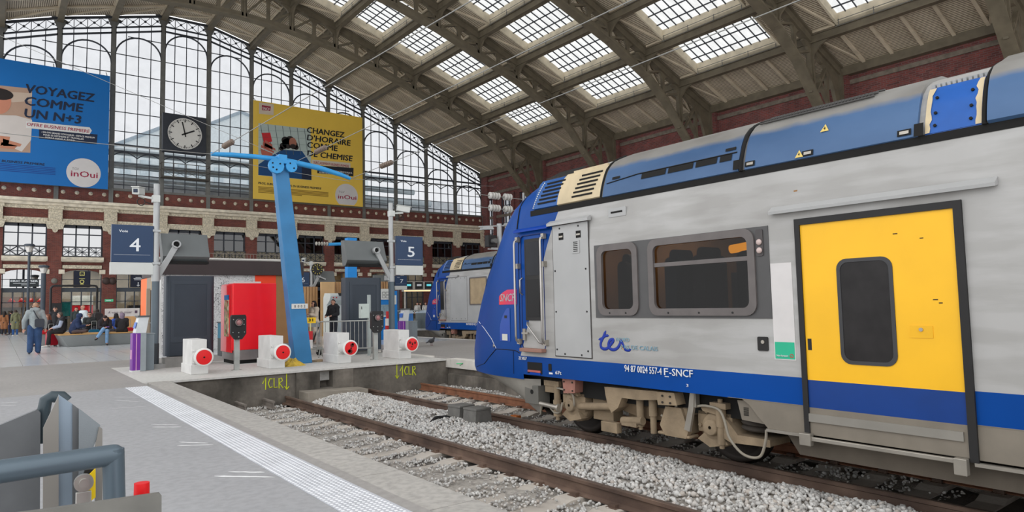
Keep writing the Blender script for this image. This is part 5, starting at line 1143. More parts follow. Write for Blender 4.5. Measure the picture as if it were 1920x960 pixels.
q = MB(); q.box(-.012, .012, -.13, .13, .3, .78); o = q.build('warning_board', [mat('board_white', (220,216,212), .5)]); o.location = (6.95, 18.55, 0); o.rotation_euler = (0,0,1.25); tag(o, 'red and white striped warning board behind the blue mast', 'board'); q = MB(); q.box(-.016, -.012, -.13, .02, .54, .78); q.box(-.016, -.012, .0, .13, .3, .54); q.build('red_field', mat('board_red', (190,40,44), .5), o); q = MB(); q.box(-.02, .02, -.03, .03, 0, .3); q.build('stake', mat('stake_cream', (206,196,140), .6), o)
q = MB(); vs = []
for j in range(5): vs.append([(.28*math.cos(2*PI*k/14)*(1-.17*j)*(1+.25*math.sin(3*k+j)), .2*math.sin(2*PI*k/14)*(1-.17*j)*(1+.2*math.cos(2*k+j)), .04*j*(1+.3*math.sin(k*2.1))) for k in range(14)])
q.grid(vs, 0, False, True); q.poly(vs[-1]); o = q.build('plastic_bag', mat('bag_yellow', (196,164,60), .5, var=.35, scale=9)); o.location = (5.88, 16.75, 0); tag(o, 'crumpled yellow plastic bag lying at the foot of the leaning mast', 'bag')
q = MB(); q.box(-.16, .16, -.1, .1, 0, .05); o = q.build('wood_offcut', mat('offcut', (170,150,120), .8), bevel=.01); o.location = (6.85, 17.5, 0); o.rotation_euler[2] = .5; tag(o, 'small wooden offcut lying right of the leaning mast', 'offcut')
# pigeon
pg = MB(); pg.sphere((0,0,.17), (.15,.075,.075), 12); pg.sphere((.14,0,.27), (.042,.036,.04), 10); pg.cyl((.09,0,.2), (.135,0,.27), .05, .032, 10); pg.prism([(-.1,.19),(-.28,.12),(-.27,.1),(-.08,.14)], 'Y', -.035, .035)
o = pg.build('pigeon', mat('pigeon_grey', (62,62,66), .7, var=.3, scale=14)); rm = o.modifiers.new('one', 'REMESH'); rm.mode = 'VOXEL'; rm.voxel_size = .012; sm = o.modifiers.new('s', 'SMOOTH'); sm.iterations = 4
o.location = (12.25, 20.75, 0); o.rotation_euler[2] = .3; tag(o, 'dark grey pigeon standing on the far platform', 'pigeon'); q = MB()
for sy in (-.03, .03): q.cyl((0,sy,.11), (.01,sy,.0), .007, n=5); q.bar((-.02,sy,.004), (.06,sy,.004), .01, .006)
q.cyl((.175,0,.268), (.21,0,.26), .01, .003, 6); q.build('beak_and_legs', mat('pigeon_pink', (130,84,80), .6), o)

# ------------------------------------------------------------------ kiosk with the dark fascia
kd = mat('kiosk_fascia', (60,50,50), .6, var=.08); t = NT('doodle_panel'); co = t.co()
v = t.n('TexVoronoi', feature='DISTANCE_TO_EDGE'); v.inputs['Scale'].default_value = 8.0
mp = t.n('VectorMath', operation='ADD'); nz = t.n('TexNoise'); nz.inputs['Scale'].default_value = 3; t.l(co, nz.inputs['Vector']); t.l(co, mp.inputs[0]); t.l(nz.outputs['Color'], mp.inputs[1]); t.l(mp.outputs[0], v.inputs['Vector'])
ln = t.math('LESS_THAN', v.outputs['Distance'], .02); dn = t.math('GREATER_THAN', t.noise(2.2, 3), .44); ln = t.math('MULTIPLY', ln, dn)
w2 = t.math('LESS_THAN', t.math('ABSOLUTE', t.math('SUBTRACT', t.noise(11, 2), .5)), .014); t.col(t.mix(t.math('MAXIMUM', ln, t.math('MULTIPLY', w2, t.math('GREATER_THAN', t.noise(1.7, 2), .5))), lin((208,208,208)), lin((40,40,44)))); t.b.inputs['Roughness'].default_value = .6; DOOD = t.m
K = thing('kiosk', 'shop kiosk with dark fascia, doodled white wall and orange and brown panels', 'kiosk', (3.88, 25, 0)); KO = (3.88, 25, 0)
def kp(name, x0, x1, y0, y1, z0, z1, m_, bevel=0): q = MB(); q.box(x0-3.88, x1-3.88, y0-25, y1-25, z0, z1); return q.build(name, m_, K, bevel)
kp('core', 4.4, 9.0, 25.05, 28.5, 0, 2.7, mat('kiosk_core', (84,78,74), .8)); kp('fascia', 4.3, 9.15, 24.85, 28.6, 2.66, 3.17, kd, .01)
KY = [25.02]+[at(px, 560, X=4.35).y for px in (290, 284, 276, 265)]
for nm, a, b, z0, rgb in (('white_panel', 0, 1, 0, (206,206,204)), ('yellow_panel', 1, 2, 0, (250,190,50)), ('taupe_panel', 2, 3, 0, (150,136,118)), ('orange_panel', 3, 4, 0, (246,110,20))): kp(nm, 4.33, 4.4, KY[a], KY[b], z0, 2.66, mat('side_%s' % nm, rgb, .5, var=.04))
XA, XB, XC = [at(px, 560, Y=25).x for px in (478, 517, 558)]; kp('doodle_wall', 4.36, XA, 25.0, 25.06, 0, 2.66, DOOD); kp('red_orange_panel', XA, XB, 24.98, 25.06, 0, 2.66, mat('panel_red_orange', (240,66,20), .5, var=.03)); kp('brown_panel', XB, XC+.1, 24.97, 25.06, 0.15, 2.66, mat('panel_brown', (150,112,72), .6, var=.06)); kp('brown_plinth', XB, XC+.1, 24.96, 25.06, 0, .15, mat('plinth_grey', (130,130,130), .7))
q = MB(); q.box(0, 4.9, -.1, .2, 3.17, 3.2); q.box(.3, 4.9, -.14, -.1, 3.2, 3.25); q.build('light_strip', mat('strip_white', (214,212,206), .5), K)
q = MB()
for k in range(40): q.bar((.35+.115*k, -.05, 3.2), (.35+.115*k, -.05, 3.42), .012)
q.bar((.3,-.05,3.42), (4.95,-.05,3.42), .02); q.build('cable_tray', mat('tray_grey', (120,112,104), .6), K)
DX = [at(px, 600, Y=25.3).x-3.88 for px in (274, 281, 293)]; q = MB(); q.box(DX[1], DX[2], .28, .33, .02, 2.15); dl = q.build('door_leaf', mat('door_dark_brown', (66,50,30), .45, var=.4, scale=5), K); q = MB(); q.box(DX[0], DX[1], .26, .35, .02, 2.2); q.build('door_edge', mat('side_taupe_panel', (150,136,118), .5), K)
q = MB(); q.cyl((DX[1]+.03,.24,1.05), (DX[1]+.03,.28,1.05), .02); q.box(DX[1]-.06, DX[1]+.04, .23, .25, 1.04, 1.06); q.build('door_handle', POST, dl)
c = thing('teal_counter', 'low teal counter behind the red vending machine', 'counter', (6.0, 22.3, 0)); q = MB(); q.box(-.45, .45, -.3, .3, .55, 1.02); q.build('front', mat('teal_front', (20,110,138), .45), c); q = MB(); q.box(-.45, .45, -.28, .3, .0, .55); q.build('base', mat('counter_base', (70,74,76), .6), c); q = MB(); q.box(-.48, .48, -.33, .33, 1.02, 1.06); q.build('counter_top', mat('counter_top', (44,50,56), .4), c)
# slatted timber screen
t = NT('timber_slats'); x, y, z = t.sep(); fr_ = t.math('FRACT', t.math('MULTIPLY', x, 6.5)); gp = t.math('LESS_THAN', fr_, .16)
wd_ = t.ramp(t.noise(3, 5, stretch=(6,1,.6)), [(.3, lin((176,134,92))), (.7, lin((206,164,116)))]); t.col(t.mix(gp, wd_, lin((104,76,50)))); t.b.inputs['Roughness'].default_value = .7; SLAT = t.m
PINE = mat('plain_pine', (214,176,128), .7, var=.1, scale=2)
for i, (x0, x1, y, m_, h, lb) in enumerate(((11.7, 12.95, 33.2, SLAT, 2.5, 'slatted timber screen panel behind the woman in cream'), (12.9, 13.6, 32.6, PINE, 2.72, 'plain pine screen panel between two slatted ones'), (13.6, 15.1, 32.8, SLAT, 2.72, 'slatted timber screen panel behind the photo booth'), (15.1, 16.8, 33.0, SLAT, 2.76, 'slatted timber screen panel behind the dark cabinet'))):
    q = MB(); q.box(x0, x1, y, y+.12, 0, h)
    if m_ is SLAT:
        n = int((x1-x0)*6.5)
        for k in range(n): xx = x0+(k+.35)/6.5; q.box(xx, xx+.1, y-.05, y, .05, h)
    tag(q.build('timber_screen', m_), lb, 'screen', 'timber screen panels')
# white photo booth machine
pbm = thing('arcade_machine', 'rounded white photo machine with a curved hood before the timber screen', 'machine', (12.7, 30.0, 0)); MW = mat('machine_white', (216,220,214), .35, var=.04); q = MB()
pf = [(-.1,0),(-.35,.0),(-.38,.75),(-.3,.95),(-.05,1.05),(.05,1.55),(-.3,1.75),(-.42,1.95),(-.3,2.08),(.3,2.1),(.45,1.9),(.45,0)]
q.prism(pf, 'X', -.55, .55); q.build('body', MW, pbm, .03); q = MB(); q.prism([(-.02,1.08),(.06,1.5),(.04,1.5),(-.04,1.08)], 'X', -.44, -.06); q.prism([(-.02,1.08),(.06,1.5),(.04,1.5),(-.04,1.08)], 'X', .06, .44); q.build('screen', mat('machine_screen', (44,60,56), .2), pbm)
q = MB(); q.prism([(-.43,1.96),(-.31,2.085),(-.32,2.09),(-.44,1.97)], 'X', -.15, .1); q.build('hood_stripe', BLK, pbm); q = MB()
for dx in (-.4,-.25,.3,.42): q.sphere((dx,-.4,1.88), .03, 8)
q.build('red_button', RED, pbm); q = MB()
for dx in (-.5,.3): q.cyl((dx,-.42,.8), (dx,-.42,.95), .07)
q.build('side_knob', MW, pbm)
# blue ticket machine
tm = thing('ticket_machine', 'tall blue ticket machine right of the dark cabinet', 'ticket machine', (13.45, 26.6, 0)); MBL = mat('machine_blue', (20,120,196), .4, var=.05); q = MB(); q.box(-.5, .4, -.3, .3, 0, 2.1); q.build('body', MBL, tm, .02); q = MB(); q.box(-.42, .16, -.36, -.3, 1.72, 2.18); sg = q.build('top_sign', SWH, tm); q = MB()
for k in range(3):
    for j in range(2): q.ring(rrect(-.36+.17*k, -.22+.17*k, 1.78+.15*j, 1.9+.15*j, .01), rrect(-.345+.17*k, -.235+.17*k, 1.795+.15*j, 1.885+.15*j, .005), 'Y', -.364, -.36)
q.build('sign_icon', BLK, sg); q = MB(); q.box(-.42, .1, -.34, -.3, 1.05, 1.5); q.build('screen', mat('ticket_screen', (130,150,160), .2, var=.3, scale=9), tm); q = MB(); q.box(-.45, .12, -.4, -.3, .98, 1.04); q.build('shelf', SWH, tm); q = MB(); q.box(.24, .34, -.31, -.3, 1.5, 1.9); q.build('notice', SWH, tm)
# farther signs, poles and screens
pole(13.68, 36, 'grey pole with the round clock beyond the timber screen', -1, 4.0); track_sign('6', 12.75, 13.55, 2.6, 3.38, 36, 'navy sign reading Voie 6 beyond the leaning mast', 2.3)
pole(20.75, 40, 'grey pole carrying the track 7 sign', 1, 4.0); track_sign('7', 20.87, 21.75, 2.76, 3.44, 40, 'navy sign reading Voie 7 below the track 5 sign', 2.5)
monitor(13.95, 15.1, 36.3, 'far grey screen housing beside the track 6 sign', 14.1, 13.75); monitor(19.4, 20.6, 40.1, 'far grey screen housing beside the track 7 sign', 20.3, 20.68)
cctv(13.68, 36, 3.95, 'white security camera on the pole of the round clock', -1, (-.6,-1,-.2))
ck = thing('round_clock', 'round black clock with yellow marks hanging by the track 6 pole', 'clock', (13.98, 35.95, 3.55)); q = MB(); q.cyl((0,-.07,0), (0,.07,0), .33, n=28); q.build('case', BLK, ck); q = MB()
for k in range(12): a = 2*PI*k/12; q.bar((.22*math.sin(a),-.075,.22*math.cos(a)), (.29*math.sin(a),-.075,.29*math.cos(a)), .03, .004, up=(0,1,0))
q.bar((0,-.078,0), (.1,-.078,-.02), .03, .004, up=(0,1,0)); q.bar((0,-.078,0), (-.03,-.078,.2), .025, .004, up=(0,1,0)); q.build('marks_and_hands', mat('clock_yellow', (220,206,90), .5), ck); q = MB(); q.bar((-.3,0,0),(-.22,0,0),.05); q.bar((0,0,-.34),(.5,0,-.55),.06); q.build('bracket', PLG, ck)
m2 = thing('blue_mast', 'upright blue steel mast with a side arm behind the grey screen housing', 'mast', (12.45, 28, 0)); q = MB(); q.box(-.22, .22, -.16, .16, 0, 4.5); q.build('column', mat('mast_bright_blue', (20,140,220), .45, var=.06), m2, .01); q = MB(); q.tube([(-1.05,0,4.18), (-.5,0,4.22), (.2,0,4.25), (.85,0,4.22)], .07, 10); q.build('cross_arm', BL2, m2); q = MB()
for k in range(5): q.sphere((-1.1-.12*k,0,4.2), (.045,.09,.09), 10); q.sphere((.95+.1*k,0,4.2), (.04,.08,.08), 10)
q.build('insulator', mat('insulator_grey', (170,166,156), .4), m2)
# departure screens on a gantry, ticket gates with posts
ds = thing('screen_gantry', 'grey gantry of small departure screens right of the track 7 sign', 'screen', (25.5, 45, 2.5)); q = MB(); q.box(-1.3, 2.8, -.1, .3, .0, .1); q.box(-1.3, 2.8, -.05, .2, .1, .75); q.box(-1.2,-1.1,0,.1,-2.5,0); q.box(2.6,2.7,0,.1,-2.5,0); q.build('frame', mat('gantry_grey', (176,172,164), .5), ds); q = MB(); q.box(-1.3, 2.8, -.12, -.1, .0, .09); q.build('light_strip', emis('warm_strip', (255,216,160), .9), ds)
for k, dx in enumerate((-.9, .0, .85, 1.8)):
    q = MB(); q.box(dx-.33, dx+.33, -.1, -.05, .18, .7); s_ = q.build('screen', BLK, ds); q = MB(); q.box(dx-.2, dx+.2, -.104, -.1, .4, .55); q.build('screen_text', emis('screen_teal', (90,190,200), .7) if k != 1 else LET, s_)
for k, (px, lb) in enumerate(((757,'leftmost of the three tall gate posts left of the far train'),(774,'middle of the three tall gate posts left of the far train'),(794,'rightmost of the three tall gate posts, close to the far train'))):
    p_ = at(px, 604, Z=0) if k else at(px, 602, Z=0); q = MB(); q.cyl((0,0,0), (0,0,1.55), .09, n=14); q.cyl((0,0,0),(0,0,.03),.2,n=14); o = q.build('gate_post', mat('gate_steel', (150,158,158), .4, .3)); o.location = (p_.x, 37.0, 0); tag(o, lb, 'post', 'ticket gate posts')
for k in range(4):
    g = thing('ticket_gate', ['first ticket gate, beside the track 5 pole','second ticket gate from the track 5 pole','third ticket gate from the track 5 pole','ticket gate next to the far train'][k], 'ticket gate', (19.0+1.15*k, 37.3, 0), 0, 'ticket gates'); q = MB(); q.box(-.14, .14, -.8, .5, 0, .95); q.build('cabinet', mat('gate_blue', (60,120,190), .4) if k in (1, 3) else mat('gate_grey', (120,130,132), .4), g, .02); q = MB(); q.prism([(-.85,.95),(.5,.95),(.5,1.0),(-.6,1.12),(-.85,1.02)], 'X', -.16, .16); q.build('sloped_top', mat('gate_top', (190,204,216), .3), g)
    q = MB(); q.box(.14, .55, -.1, -.08, .15, 1.05); q.build('glass_flap', glass('gate_glass', (150,170,168), .08), g)
q = MB(); q.bar((18.3,37.2,1.12), (23.2,37.2,1.12), .07, .06); tag(q.build('gate_handrail', mat('gate_steel', (150,158,158), .4, .3)), 'steel handrail running over the ticket gates', 'rail')
cn = thing('warning_post', 'red and white banded warning post behind the rightmost buffer', 'post', (11.0, 21.6, 0)); 
for k in range(5): q = MB(); q.cyl((0,0,.25*k), (0,0,.25*(k+1)), .11 if k < 4 else .08, n=14); q.build('band', mat('board_red', (190,40,44), .5) if k % 2 == 0 else mat('board_white', (220,216,212), .5), cn)
# ------------------------------------------------------------------ shopfronts and entrances in the brick front
DOORF = mat('door_frame_slate', (70,76,84), .5); G_SHOP = glass('shop_glass', (222,226,228), .04)
for i in range(len(XP)-1):
    a, b = XP[i]+.5, XP[i+1]-.5; c = (a+b)/2; d_ = struct(MB().box(a, b, YF+.2, YF+.22, 0, 3.15).build('door_%d' % (i+1), G_SHOP)); q = MB()
    q.box(a, b, YF+.12, YF+.3, 3.12, 3.45)
    for x in np.linspace(a+.05, b-.05, 5): q.box(x-.045, x+.045, YF+.16, YF+.28, 0, 3.15)
    q.box(a, b, YF+.16, YF+.26, 1.02, 1.08); q.box(a, b, YF+.16, YF+.26, 2.3, 2.36); q.build('door_frame', DOORF, d_)
    MB().box(a, b, YF+.2, YF+.22, 3.4, 4.9).build('arched_pane', G_MIR if i == 1 else G_SHOP, d_); q = MB()
    for x in np.linspace(a+.05, b-.05, 4): q.box(x-.03, x+.03, YF+.16, YF+.28, 3.4, 4.9)
    q.box(a, b, YF+.18, YF+.26, 4.1, 4.15); q.build('fanlight_bar', DOORF, d_)
SH = {0:(60,54,50),1:(190,170,140),2:(196,204,206),3:(150,150,146),4:(90,84,80),5:(90,84,80),6:(110,100,90),7:(96,88,80),8:(180,120,70),9:(110,96,84),10:(100,92,84),11:(90,84,80),12:(80,76,72)}
for i, (k, e) in {1:(2,330), 2:(2.2,420), 3:(2.2,330), 8:(2,240), 9:(2,110), 10:(2,110)}.items():
    la = bpy.data.lights.new('shop_light', 'AREA'); la.shape = 'RECTANGLE'; la.size = 2.2; la.size_y = 3; la.energy = e; la.color = (1,.93,.82) if i != 8 else (1,.75,.45); o = bpy.data.objects.new('shop_light', la); COL.objects.link(o); o.location = ((XP[i]+XP[i+1])/2, YF+3, 5.3)
    q = MB(); q.box(-1.1, 1.1, -1.5, 1.5, .02, .06); o2 = q.build('ceiling_panel', mat('panel_white', (220,220,216), .6)); o2.location = o.location; tag(o2, 'pale ceiling light panel inside the %s' % {1:'bakery under the red lamp shades',2:'entrance with the icon banner',3:'entrance with the arrow banner',8:'amber shop behind the ticket gates',9:'room right of the amber shop',10:'room next to the corner'}[i], 'ceiling light')
# goods and counters in the shops
def shop_block(name, x0, x1, y0, y1, z0, z1, rgb, lb, cat): q = MB(); q.box(x0, x1, y0, y1, z0, z1); return tag(q.build(name, mat('shop_%d_%d_%d' % rgb, rgb, .6, var=.15), bevel=.02), lb, cat)
shop_block('bakery_counter', .2, 3.0, YF+2.6, YF+3.2, 0, 1.15, (150,120,90), 'long bakery counter inside the shop with red lamps', 'counter')
shop_block('menu_board', .3, 2.9, YF+5.6, YF+5.75, 2.0, 2.9, (110,84,70), 'brown menu board on the back wall of the bakery', 'board')
for k, (px, py) in enumerate(((29,563),(50,563),(60,565),(73,562))):
    x = [.85, 1.5, 2.12, 2.75][k]; l_ = thing('pendant_lamp', ['leftmost red pendant lamp in the bakery','second red pendant lamp in the bakery','third red pendant lamp in the bakery','rightmost red pendant lamp in the bakery'][k], 'lamp', (x, YF+1.6, 2.35), 0, 'red pendant lamps in the bakery')
    q = MB(); q.lathe([(.05,.32),(.1,.3),(.2,.16),(.3,.02),(.3,0),(.27,.02),(.19,.13),(.05,.26)], (0,0,0), (0,0,1), 20); q.build('shade', mat('lamp_red', (214,30,26), .35), l_); q = MB(); q.cyl((0,0,.3), (0,0,2.85), .012, n=6); q.build('cord', TK, l_); q = MB(); q.sphere((0,0,.08), .09, 10); q.build('bulb', emis('bulb_warm', (255,236,200), 2), l_)
sgn = thing('shop_sign', 'dark shop sign with white letters over the bakery doors', 'sign', (1.6, YF+.05, 3.55)); q = MB(); q.box(-.92, .92, -.05, .05, 0, .6); q.build('board', mat('sign_dark', (44,50,54), .5), sgn); text('sign_name', 'ERIC KAYSER', (-.85,-.053,.36), (1,0,0), (0,0,1), 1.7, .15, LET, sgn, .03); q = MB(); q.box(-.7, .7, -.054, -.05, .24, .28); q.box(-.2, .2, -.054, -.05, .12, .16); q.build('sign_lines', LET, sgn)
def banner(x, w_, z0, z1, lb, icons, txt):
    b = thing('banner', lb, 'banner', (x, YF-.05, z0), 0, 'navy station banners'); h = z1-z0; q = MB(); q.box(-w_/2, w_/2, -.02, .02, 0, h); q.build('cloth', mat('banner_navy', (24,30,50), .6), b); q = MB()
    for (sh, cz, r) in icons:
        if sh == 'sq': q.ring(rrect(-r, r, cz-r, cz+r, .04), rrect(-r+.05, r-.05, cz-r+.05, cz+r-.05, .03), 'Y', -.026, -.02); q.tube([(-r*.5,-.024,cz), (0,-.024,cz-r*.4), (r*.5,-.024,cz)], .02, 4)
        if sh == 'ci': q.ring(circ(0, cz, r, 18), circ(0, cz, r-.06, 18), 'Y', -.026, -.02); q.box(-r*.7, r*.7, -.026, -.02, cz-r-.06, cz-r)
        if sh == 'ar': q.box(-.03, .03, -.026, -.02, cz-r, cz+r); q.tube([(-r*.6,-.024,cz-r*.35), (0,-.024,cz-r), (r*.6,-.024,cz-r*.35)], .028, 4)
        if sh == 'bx':
            for s_ in (-1, 0, 1): q.ring(rrect(s_*.26-.1, s_*.26+.1, cz-r, cz+r, .02), rrect(s_*.26-.06, s_*.26+.06, cz-r+.05, cz+r-.05, .01), 'Y', -.026, -.02)
    q.build('icon', mat('icon_yellow', (214,206,120), .5) if txt is None else LET, b)
    if txt is None:
        q = MB(); q.box(-.2, .2, -.024, -.02, h*.52, h*.545); q.box(-.2, .2, -.024, -.02, h*.08, h*.105); q.build('caption', mat('icon_yellow', (214,206,120), .5), b)
    else:
        for k, w2_ in enumerate((.2, .34, .3)): q = MB(); q.box(-w2_, w2_, -.024, -.02, h*(.55-.07*k), h*(.58-.07*k)); q.build('caption', LET, b)
banner(5.35, 1.15, 3.48, 4.8, 'navy banner with two yellow icons hung in the entrance arch', [('sq', 1.1, .17), ('ci', .46, .16)], None)
banner(9.35, 1.15, 3.48, 4.95, 'navy banner with white symbols and a down arrow', [('bx', 1.2, .16), ('ar', .25, .17)], 'w')
ex = thing('exit_sign', 'small green emergency exit sign on the brick pier behind the bench', 'sign', (7.24, YF-.22, 2.3)); q = MB(); q.box(-.3, .3, -.02, .02, 0, .2); q.build('panel', emis('exit_green', (60,150,110), .6), ex); q = MB(); q.box(-.2, .05, -.024, -.02, .07, .13); q.prism([(.05,.03),(.16,.1),(.05,.17)], 'Y', -.024, -.02); q.build('arrow', LET, ex)
sp_ = thing('wall_speaker', 'round dark wall speaker on the brick pier beside the track 4 sign', 'speaker', (7.24, YF-.2, 4.0)); q = MB(); q.lathe([(.001,.2),(.2,.18),(.3,.05),(.3,0)], (-.22,0,0), (0,-1,0), 16); q.lathe([(.001,.2),(.2,.18),(.3,.05),(.3,0)], (.22,0,0), (0,-1,0), 16); q.build('horn', mat('speaker_brown', (66,52,48), .6), sp_)
q = MB(); q.lathe([(.001,.12),(.16,.1),(.22,0)], (0,0,0), (0,-1,0), 16); o = q.build('wall_speaker', mat('speaker_grey', (120,120,112), .6)); o.location = (3.5, YF-.21, 4.0); tag(o, 'small grey round speaker on the brick pier beside the shop lamp posts', 'speaker')
kb = thing('red_kiosk', 'red and white kiosk seen through the entrance doors', 'kiosk', (5.75, YF+3.6, 0)); q = MB(); q.box(-.75, .75, 0, 1, 0, 2.1); q.build('body', mat('kiosk_red', (216,24,40), .5), kb); q = MB(); q.box(-.75, .75, -.03, 1.02, 2.1, 2.9); q.build('white_top', SWH, kb)
q = MB(); q.box(4.1, 4.75, YF+.8, YF+.9, 1.2, 2.35); o = q.build('teal_poster', mat('poster_teal', (50,190,180), .5, var=.3, scale=3)); tag(o, 'teal poster stand just inside the entrance doors', 'poster'); q = MB(); q.box(4.3, 4.5, YF+.82, YF+.88, 0, 1.2); q.build('stand', TK, o)
fk = thing('dark_stall', 'dark slate stall inside the entrance with the arrow banner', 'stall', (9.6, YF+2.2, 0)); q = MB(); q.box(-.6, .75, 0, 1, 0, 2.0); q.build('body', CAB, fk); q = MB(); q.box(-.45, .1, -.02, .5, 2.0, 2.3); q.build('bread_tray', mat('bread', (214,196,160), .7), fk); q = MB(); q.cyl((.5,.3,2.0), (.5,.3,2.35), .1); q.cyl((.5,.3,2.35), (.5,.3,2.42), .22, .05); q.build('stall_lamp', SWH, fk)
rk = thing('amber_shelf', 'amber lit shop shelves behind the ticket gates', 'shelf', ((XP[8]+XP[9])/2, YF+3.4, 0)); q = MB(); q.box(-1.2, 1.2, 0, .5, 0, 3.0); q.build('back', mat('shelf_wood', (150,100,56), .6), rk)
for k in range(6): q = MB(); q.box(-1.2, 1.2, -.3, 0, .4+.45*k, .44+.45*k); q.build('shelf', mat('shelf_wood', (150,100,56), .6), rk)
for k in range(6):
    for j in range(7):
        q = MB(); h = random.uniform(.16, .34); q.box(0, .2, 0, .2, 0, h); o = q.build('shelf_goods', mat('goods_%d' % ((k*3+j) % 5), [(230,200,150),(190,90,50),(90,50,34),(240,226,190),(160,120,80)][(k*3+j) % 5], .6)); o.location = (rk.location.x-1.1+.31*j, YF+3.15, .44+.45*k); tag(o, 'packaged goods on the amber shelves behind the gates', 'goods', 'goods on the amber shelves')
q = MB(); q.box(-.22, .22, -.04, .04, .9, 2.0); o = q.build('pink_figure_sign', mat('pink_sign', (230,40,140), .5)); o.location = (XP[8]-.3, YF-.8, 0); tag(o, 'pink standing sign beside the amber shop', 'sign'); q = MB(); q.sphere((0,0,2.15), (.18,.05,.2), 10); q.box(-.05,.05,-.03,.03,0,.9); q.build('sign_head', mat('pink_sign', (230,40,140), .5), o)
# lamp posts in the hall, black frame, 'A vous de jouer' board
for i, (x, y, h, lb) in enumerate(((1.68, 58, 6.3, 'taller of the two lamp posts by the bakery'), (2.5, 57, 4.75, 'shorter, stouter lamp post against the brick pier'), (27.5, 52, 6.0, 'lamp post above the far train roof'))):
    l_ = thing('lamp_post', lb, 'lamp post', (x, y, 0), 0, 'hall lamp posts'); q = MB(); q.cyl((0,0,0), (0,0,.3), .16, n=14); q.cyl((0,0,.3), (0,0,h-.5), .085 if i != 1 else .15, n=14); q.build('post', mat('lamp_post_slate', (70,78,88), .5), l_)
    q = MB(); q.lathe([(.14,h-.52),(.28,h-.08),(.26,h-.08),(.12,h-.5)], (0,0,0), (0,0,1), 4); q.build('lantern', mat('lantern_white', (214,210,204), .4), l_); q = MB(); q.lathe([(.3,h-.1),(.34,h-.02),(.26,h+.06),(.02,h+.08)], (0,0,0), (0,0,1), 8); q.build('cap', mat('lamp_post_slate', (70,78,88), .5), l_)
f = thing('black_frame', 'tall black tube frame standing behind the bench', 'frame', (3.33, 44, 0)); q = MB(); q.tube([(-1.06,0,0), (-1.06,0,2.8), (-1.0,0,2.9), (-.9,0,2.94), (.95,0,2.94), (1.04,0,2.9), (1.08,0,2.8), (1.08,0,0)], .06, 10); q.box(-1.25,-.85,-.3,.3,0,.03); q.box(.88,1.28,-.3,.3,0,.03); q.build('tube', BLK, f); q = MB(); q.box(-1.02, -.6, -.06, .06, 1.1, 2.0); q.build('loudspeaker', BLK, f)
b = thing('game_board', 'white and orange low board reading A vous de jouer behind the bench', 'board', (5.15, 40, 0)); q = MB(); q.box(-.78, .78, -.04, .04, .2, 1.62); q.build('panel', mat('board_white2', (214,208,204), .5), b); q = MB(); q.box(-.78, .78, -.044, -.04, .2, 1.2); q.build('orange_field', mat('board_tan', (214,166,110), .5), b); text('board_text', 'A vous de jouer', (-.66,-.046,1.36), (1,0,0), (0,0,1), 1.1, .13, mat('board_ink', (90,70,90), .5), b, 0, .2); q = MB(); q.box(.56, .68, -.046, -.04, 1.36, 1.5); q.build('logo_mark', mat('board_ink', (90,70,90), .5), b); q = MB(); q.box(-.7,-.62,-.3,.3,0,.2); q.box(.62,.7,-.3,.3,0,.2); q.build('foot', TK, b)
wp = thing('white_totem', 'narrow white totem between the game board and the orange panel', 'totem', (6.13, 39.8, 0)); q = MB(); q.box(-.09, .09, -.05, .05, 0, 1.72); q.build('panel', SWH, wp); q = MB(); q.box(-.2,.2,-.15,.15,0,.03); q.build('foot', TK, wp)
# bench with a timber top
bn = thing('bench', 'long sloping-sided grey concrete bench with a timber top', 'bench', (3.45, 35.2, 0)); q = MB()
q.add([(-1.02,-.75,0),(1.45,-.75,0),(1.6,.75,0),(-1.25,.75,0),(-1.32,-.95,.5),(1.62,-.95,.5),(1.75,.9,.5),(-1.5,.9,.5)], [(0,3,2,1),(4,5,6,7),(0,1,5,4),(1,2,6,5),(2,3,7,6),(3,0,4,7)]); q.build('body', mat('bench_grey', (142,146,146), .6, var=.08), bn, .02); q = MB(); q.add([(-1.34,-.97,.5),(1.64,-.97,.5),(1.77,.92,.5),(-1.52,.92,.5),(-1.34,-.97,.54),(1.64,-.97,.54),(1.77,.92,.54),(-1.52,.92,.54)], [(0,3,2,1),(4,5,6,7),(0,1,5,4),(1,2,6,5),(2,3,7,6),(3,0,4,7)]); q.build('timber_top', mat('bench_wood', (206,160,100), .6, var=.12, scale=4), bn)

# ------------------------------------------------------------------ hanging posters, hall clock
def ppoly(name, pxs, y, m_, par, dy=0.0):
    q = MB(); P = [at(px, py, Y=y-dy)-Vector(par.location) for px, py in pxs]; n = len(P); q.poly([tuple(p) for p in P]); return q.build(name, m_, par)
def ptext(s, p0, p1, hpx, y, m_, par, bold=.03, shear=0.0, name='poster_text'):
    a = at(*p0, Y=y); b = at(*p1, Y=y); h = at(p0[0], p0[1]-hpx, Y=y).z-a.z
    return text(name, s, tuple(a-Vector(par.location)), (1,0,0), (0,0,1), b.x-a.x, h, m_, par, bold, shear)
FL = lambda n, c: mat('print_'+n, c, .6, var=.05, scale=1)
INK = FL('ink', (26,30,38)); PW = FL('white', (216,214,210)); CRIM = FL('crimson', (150,24,60))
def poster(x0, x1, z0, z1, y, rgb, nm, lb):
    p = thing('poster', lb, 'poster', ((x0+x1)/2, y, z0), 0, 'giant posters'); w_ = (x1-x0)/2
    q = MB(); q.box(-w_, w_, -.03, .03, 0, z1-z0); q.build('sheet', mat(nm, rgb, .55, var=.06, scale=.3), p)
    for sx in (-w_+.2, -w_/3, w_/3, w_-.2): q = MB(); q.cyl((sx,.02,z1-z0), (sx,.8,z1-z0+.5), .03, n=6); q.build('tie', M_IRON2, p)
    return p
PY = 63.0
yp = poster(18.43, 29.33, 11.58, 20.85, PY, (232,194,78), 'poster_yellow', 'huge yellow poster hung in front of the gable window')
Zp = lambda a, b: (470+a/4.364, 180+b/4.364)
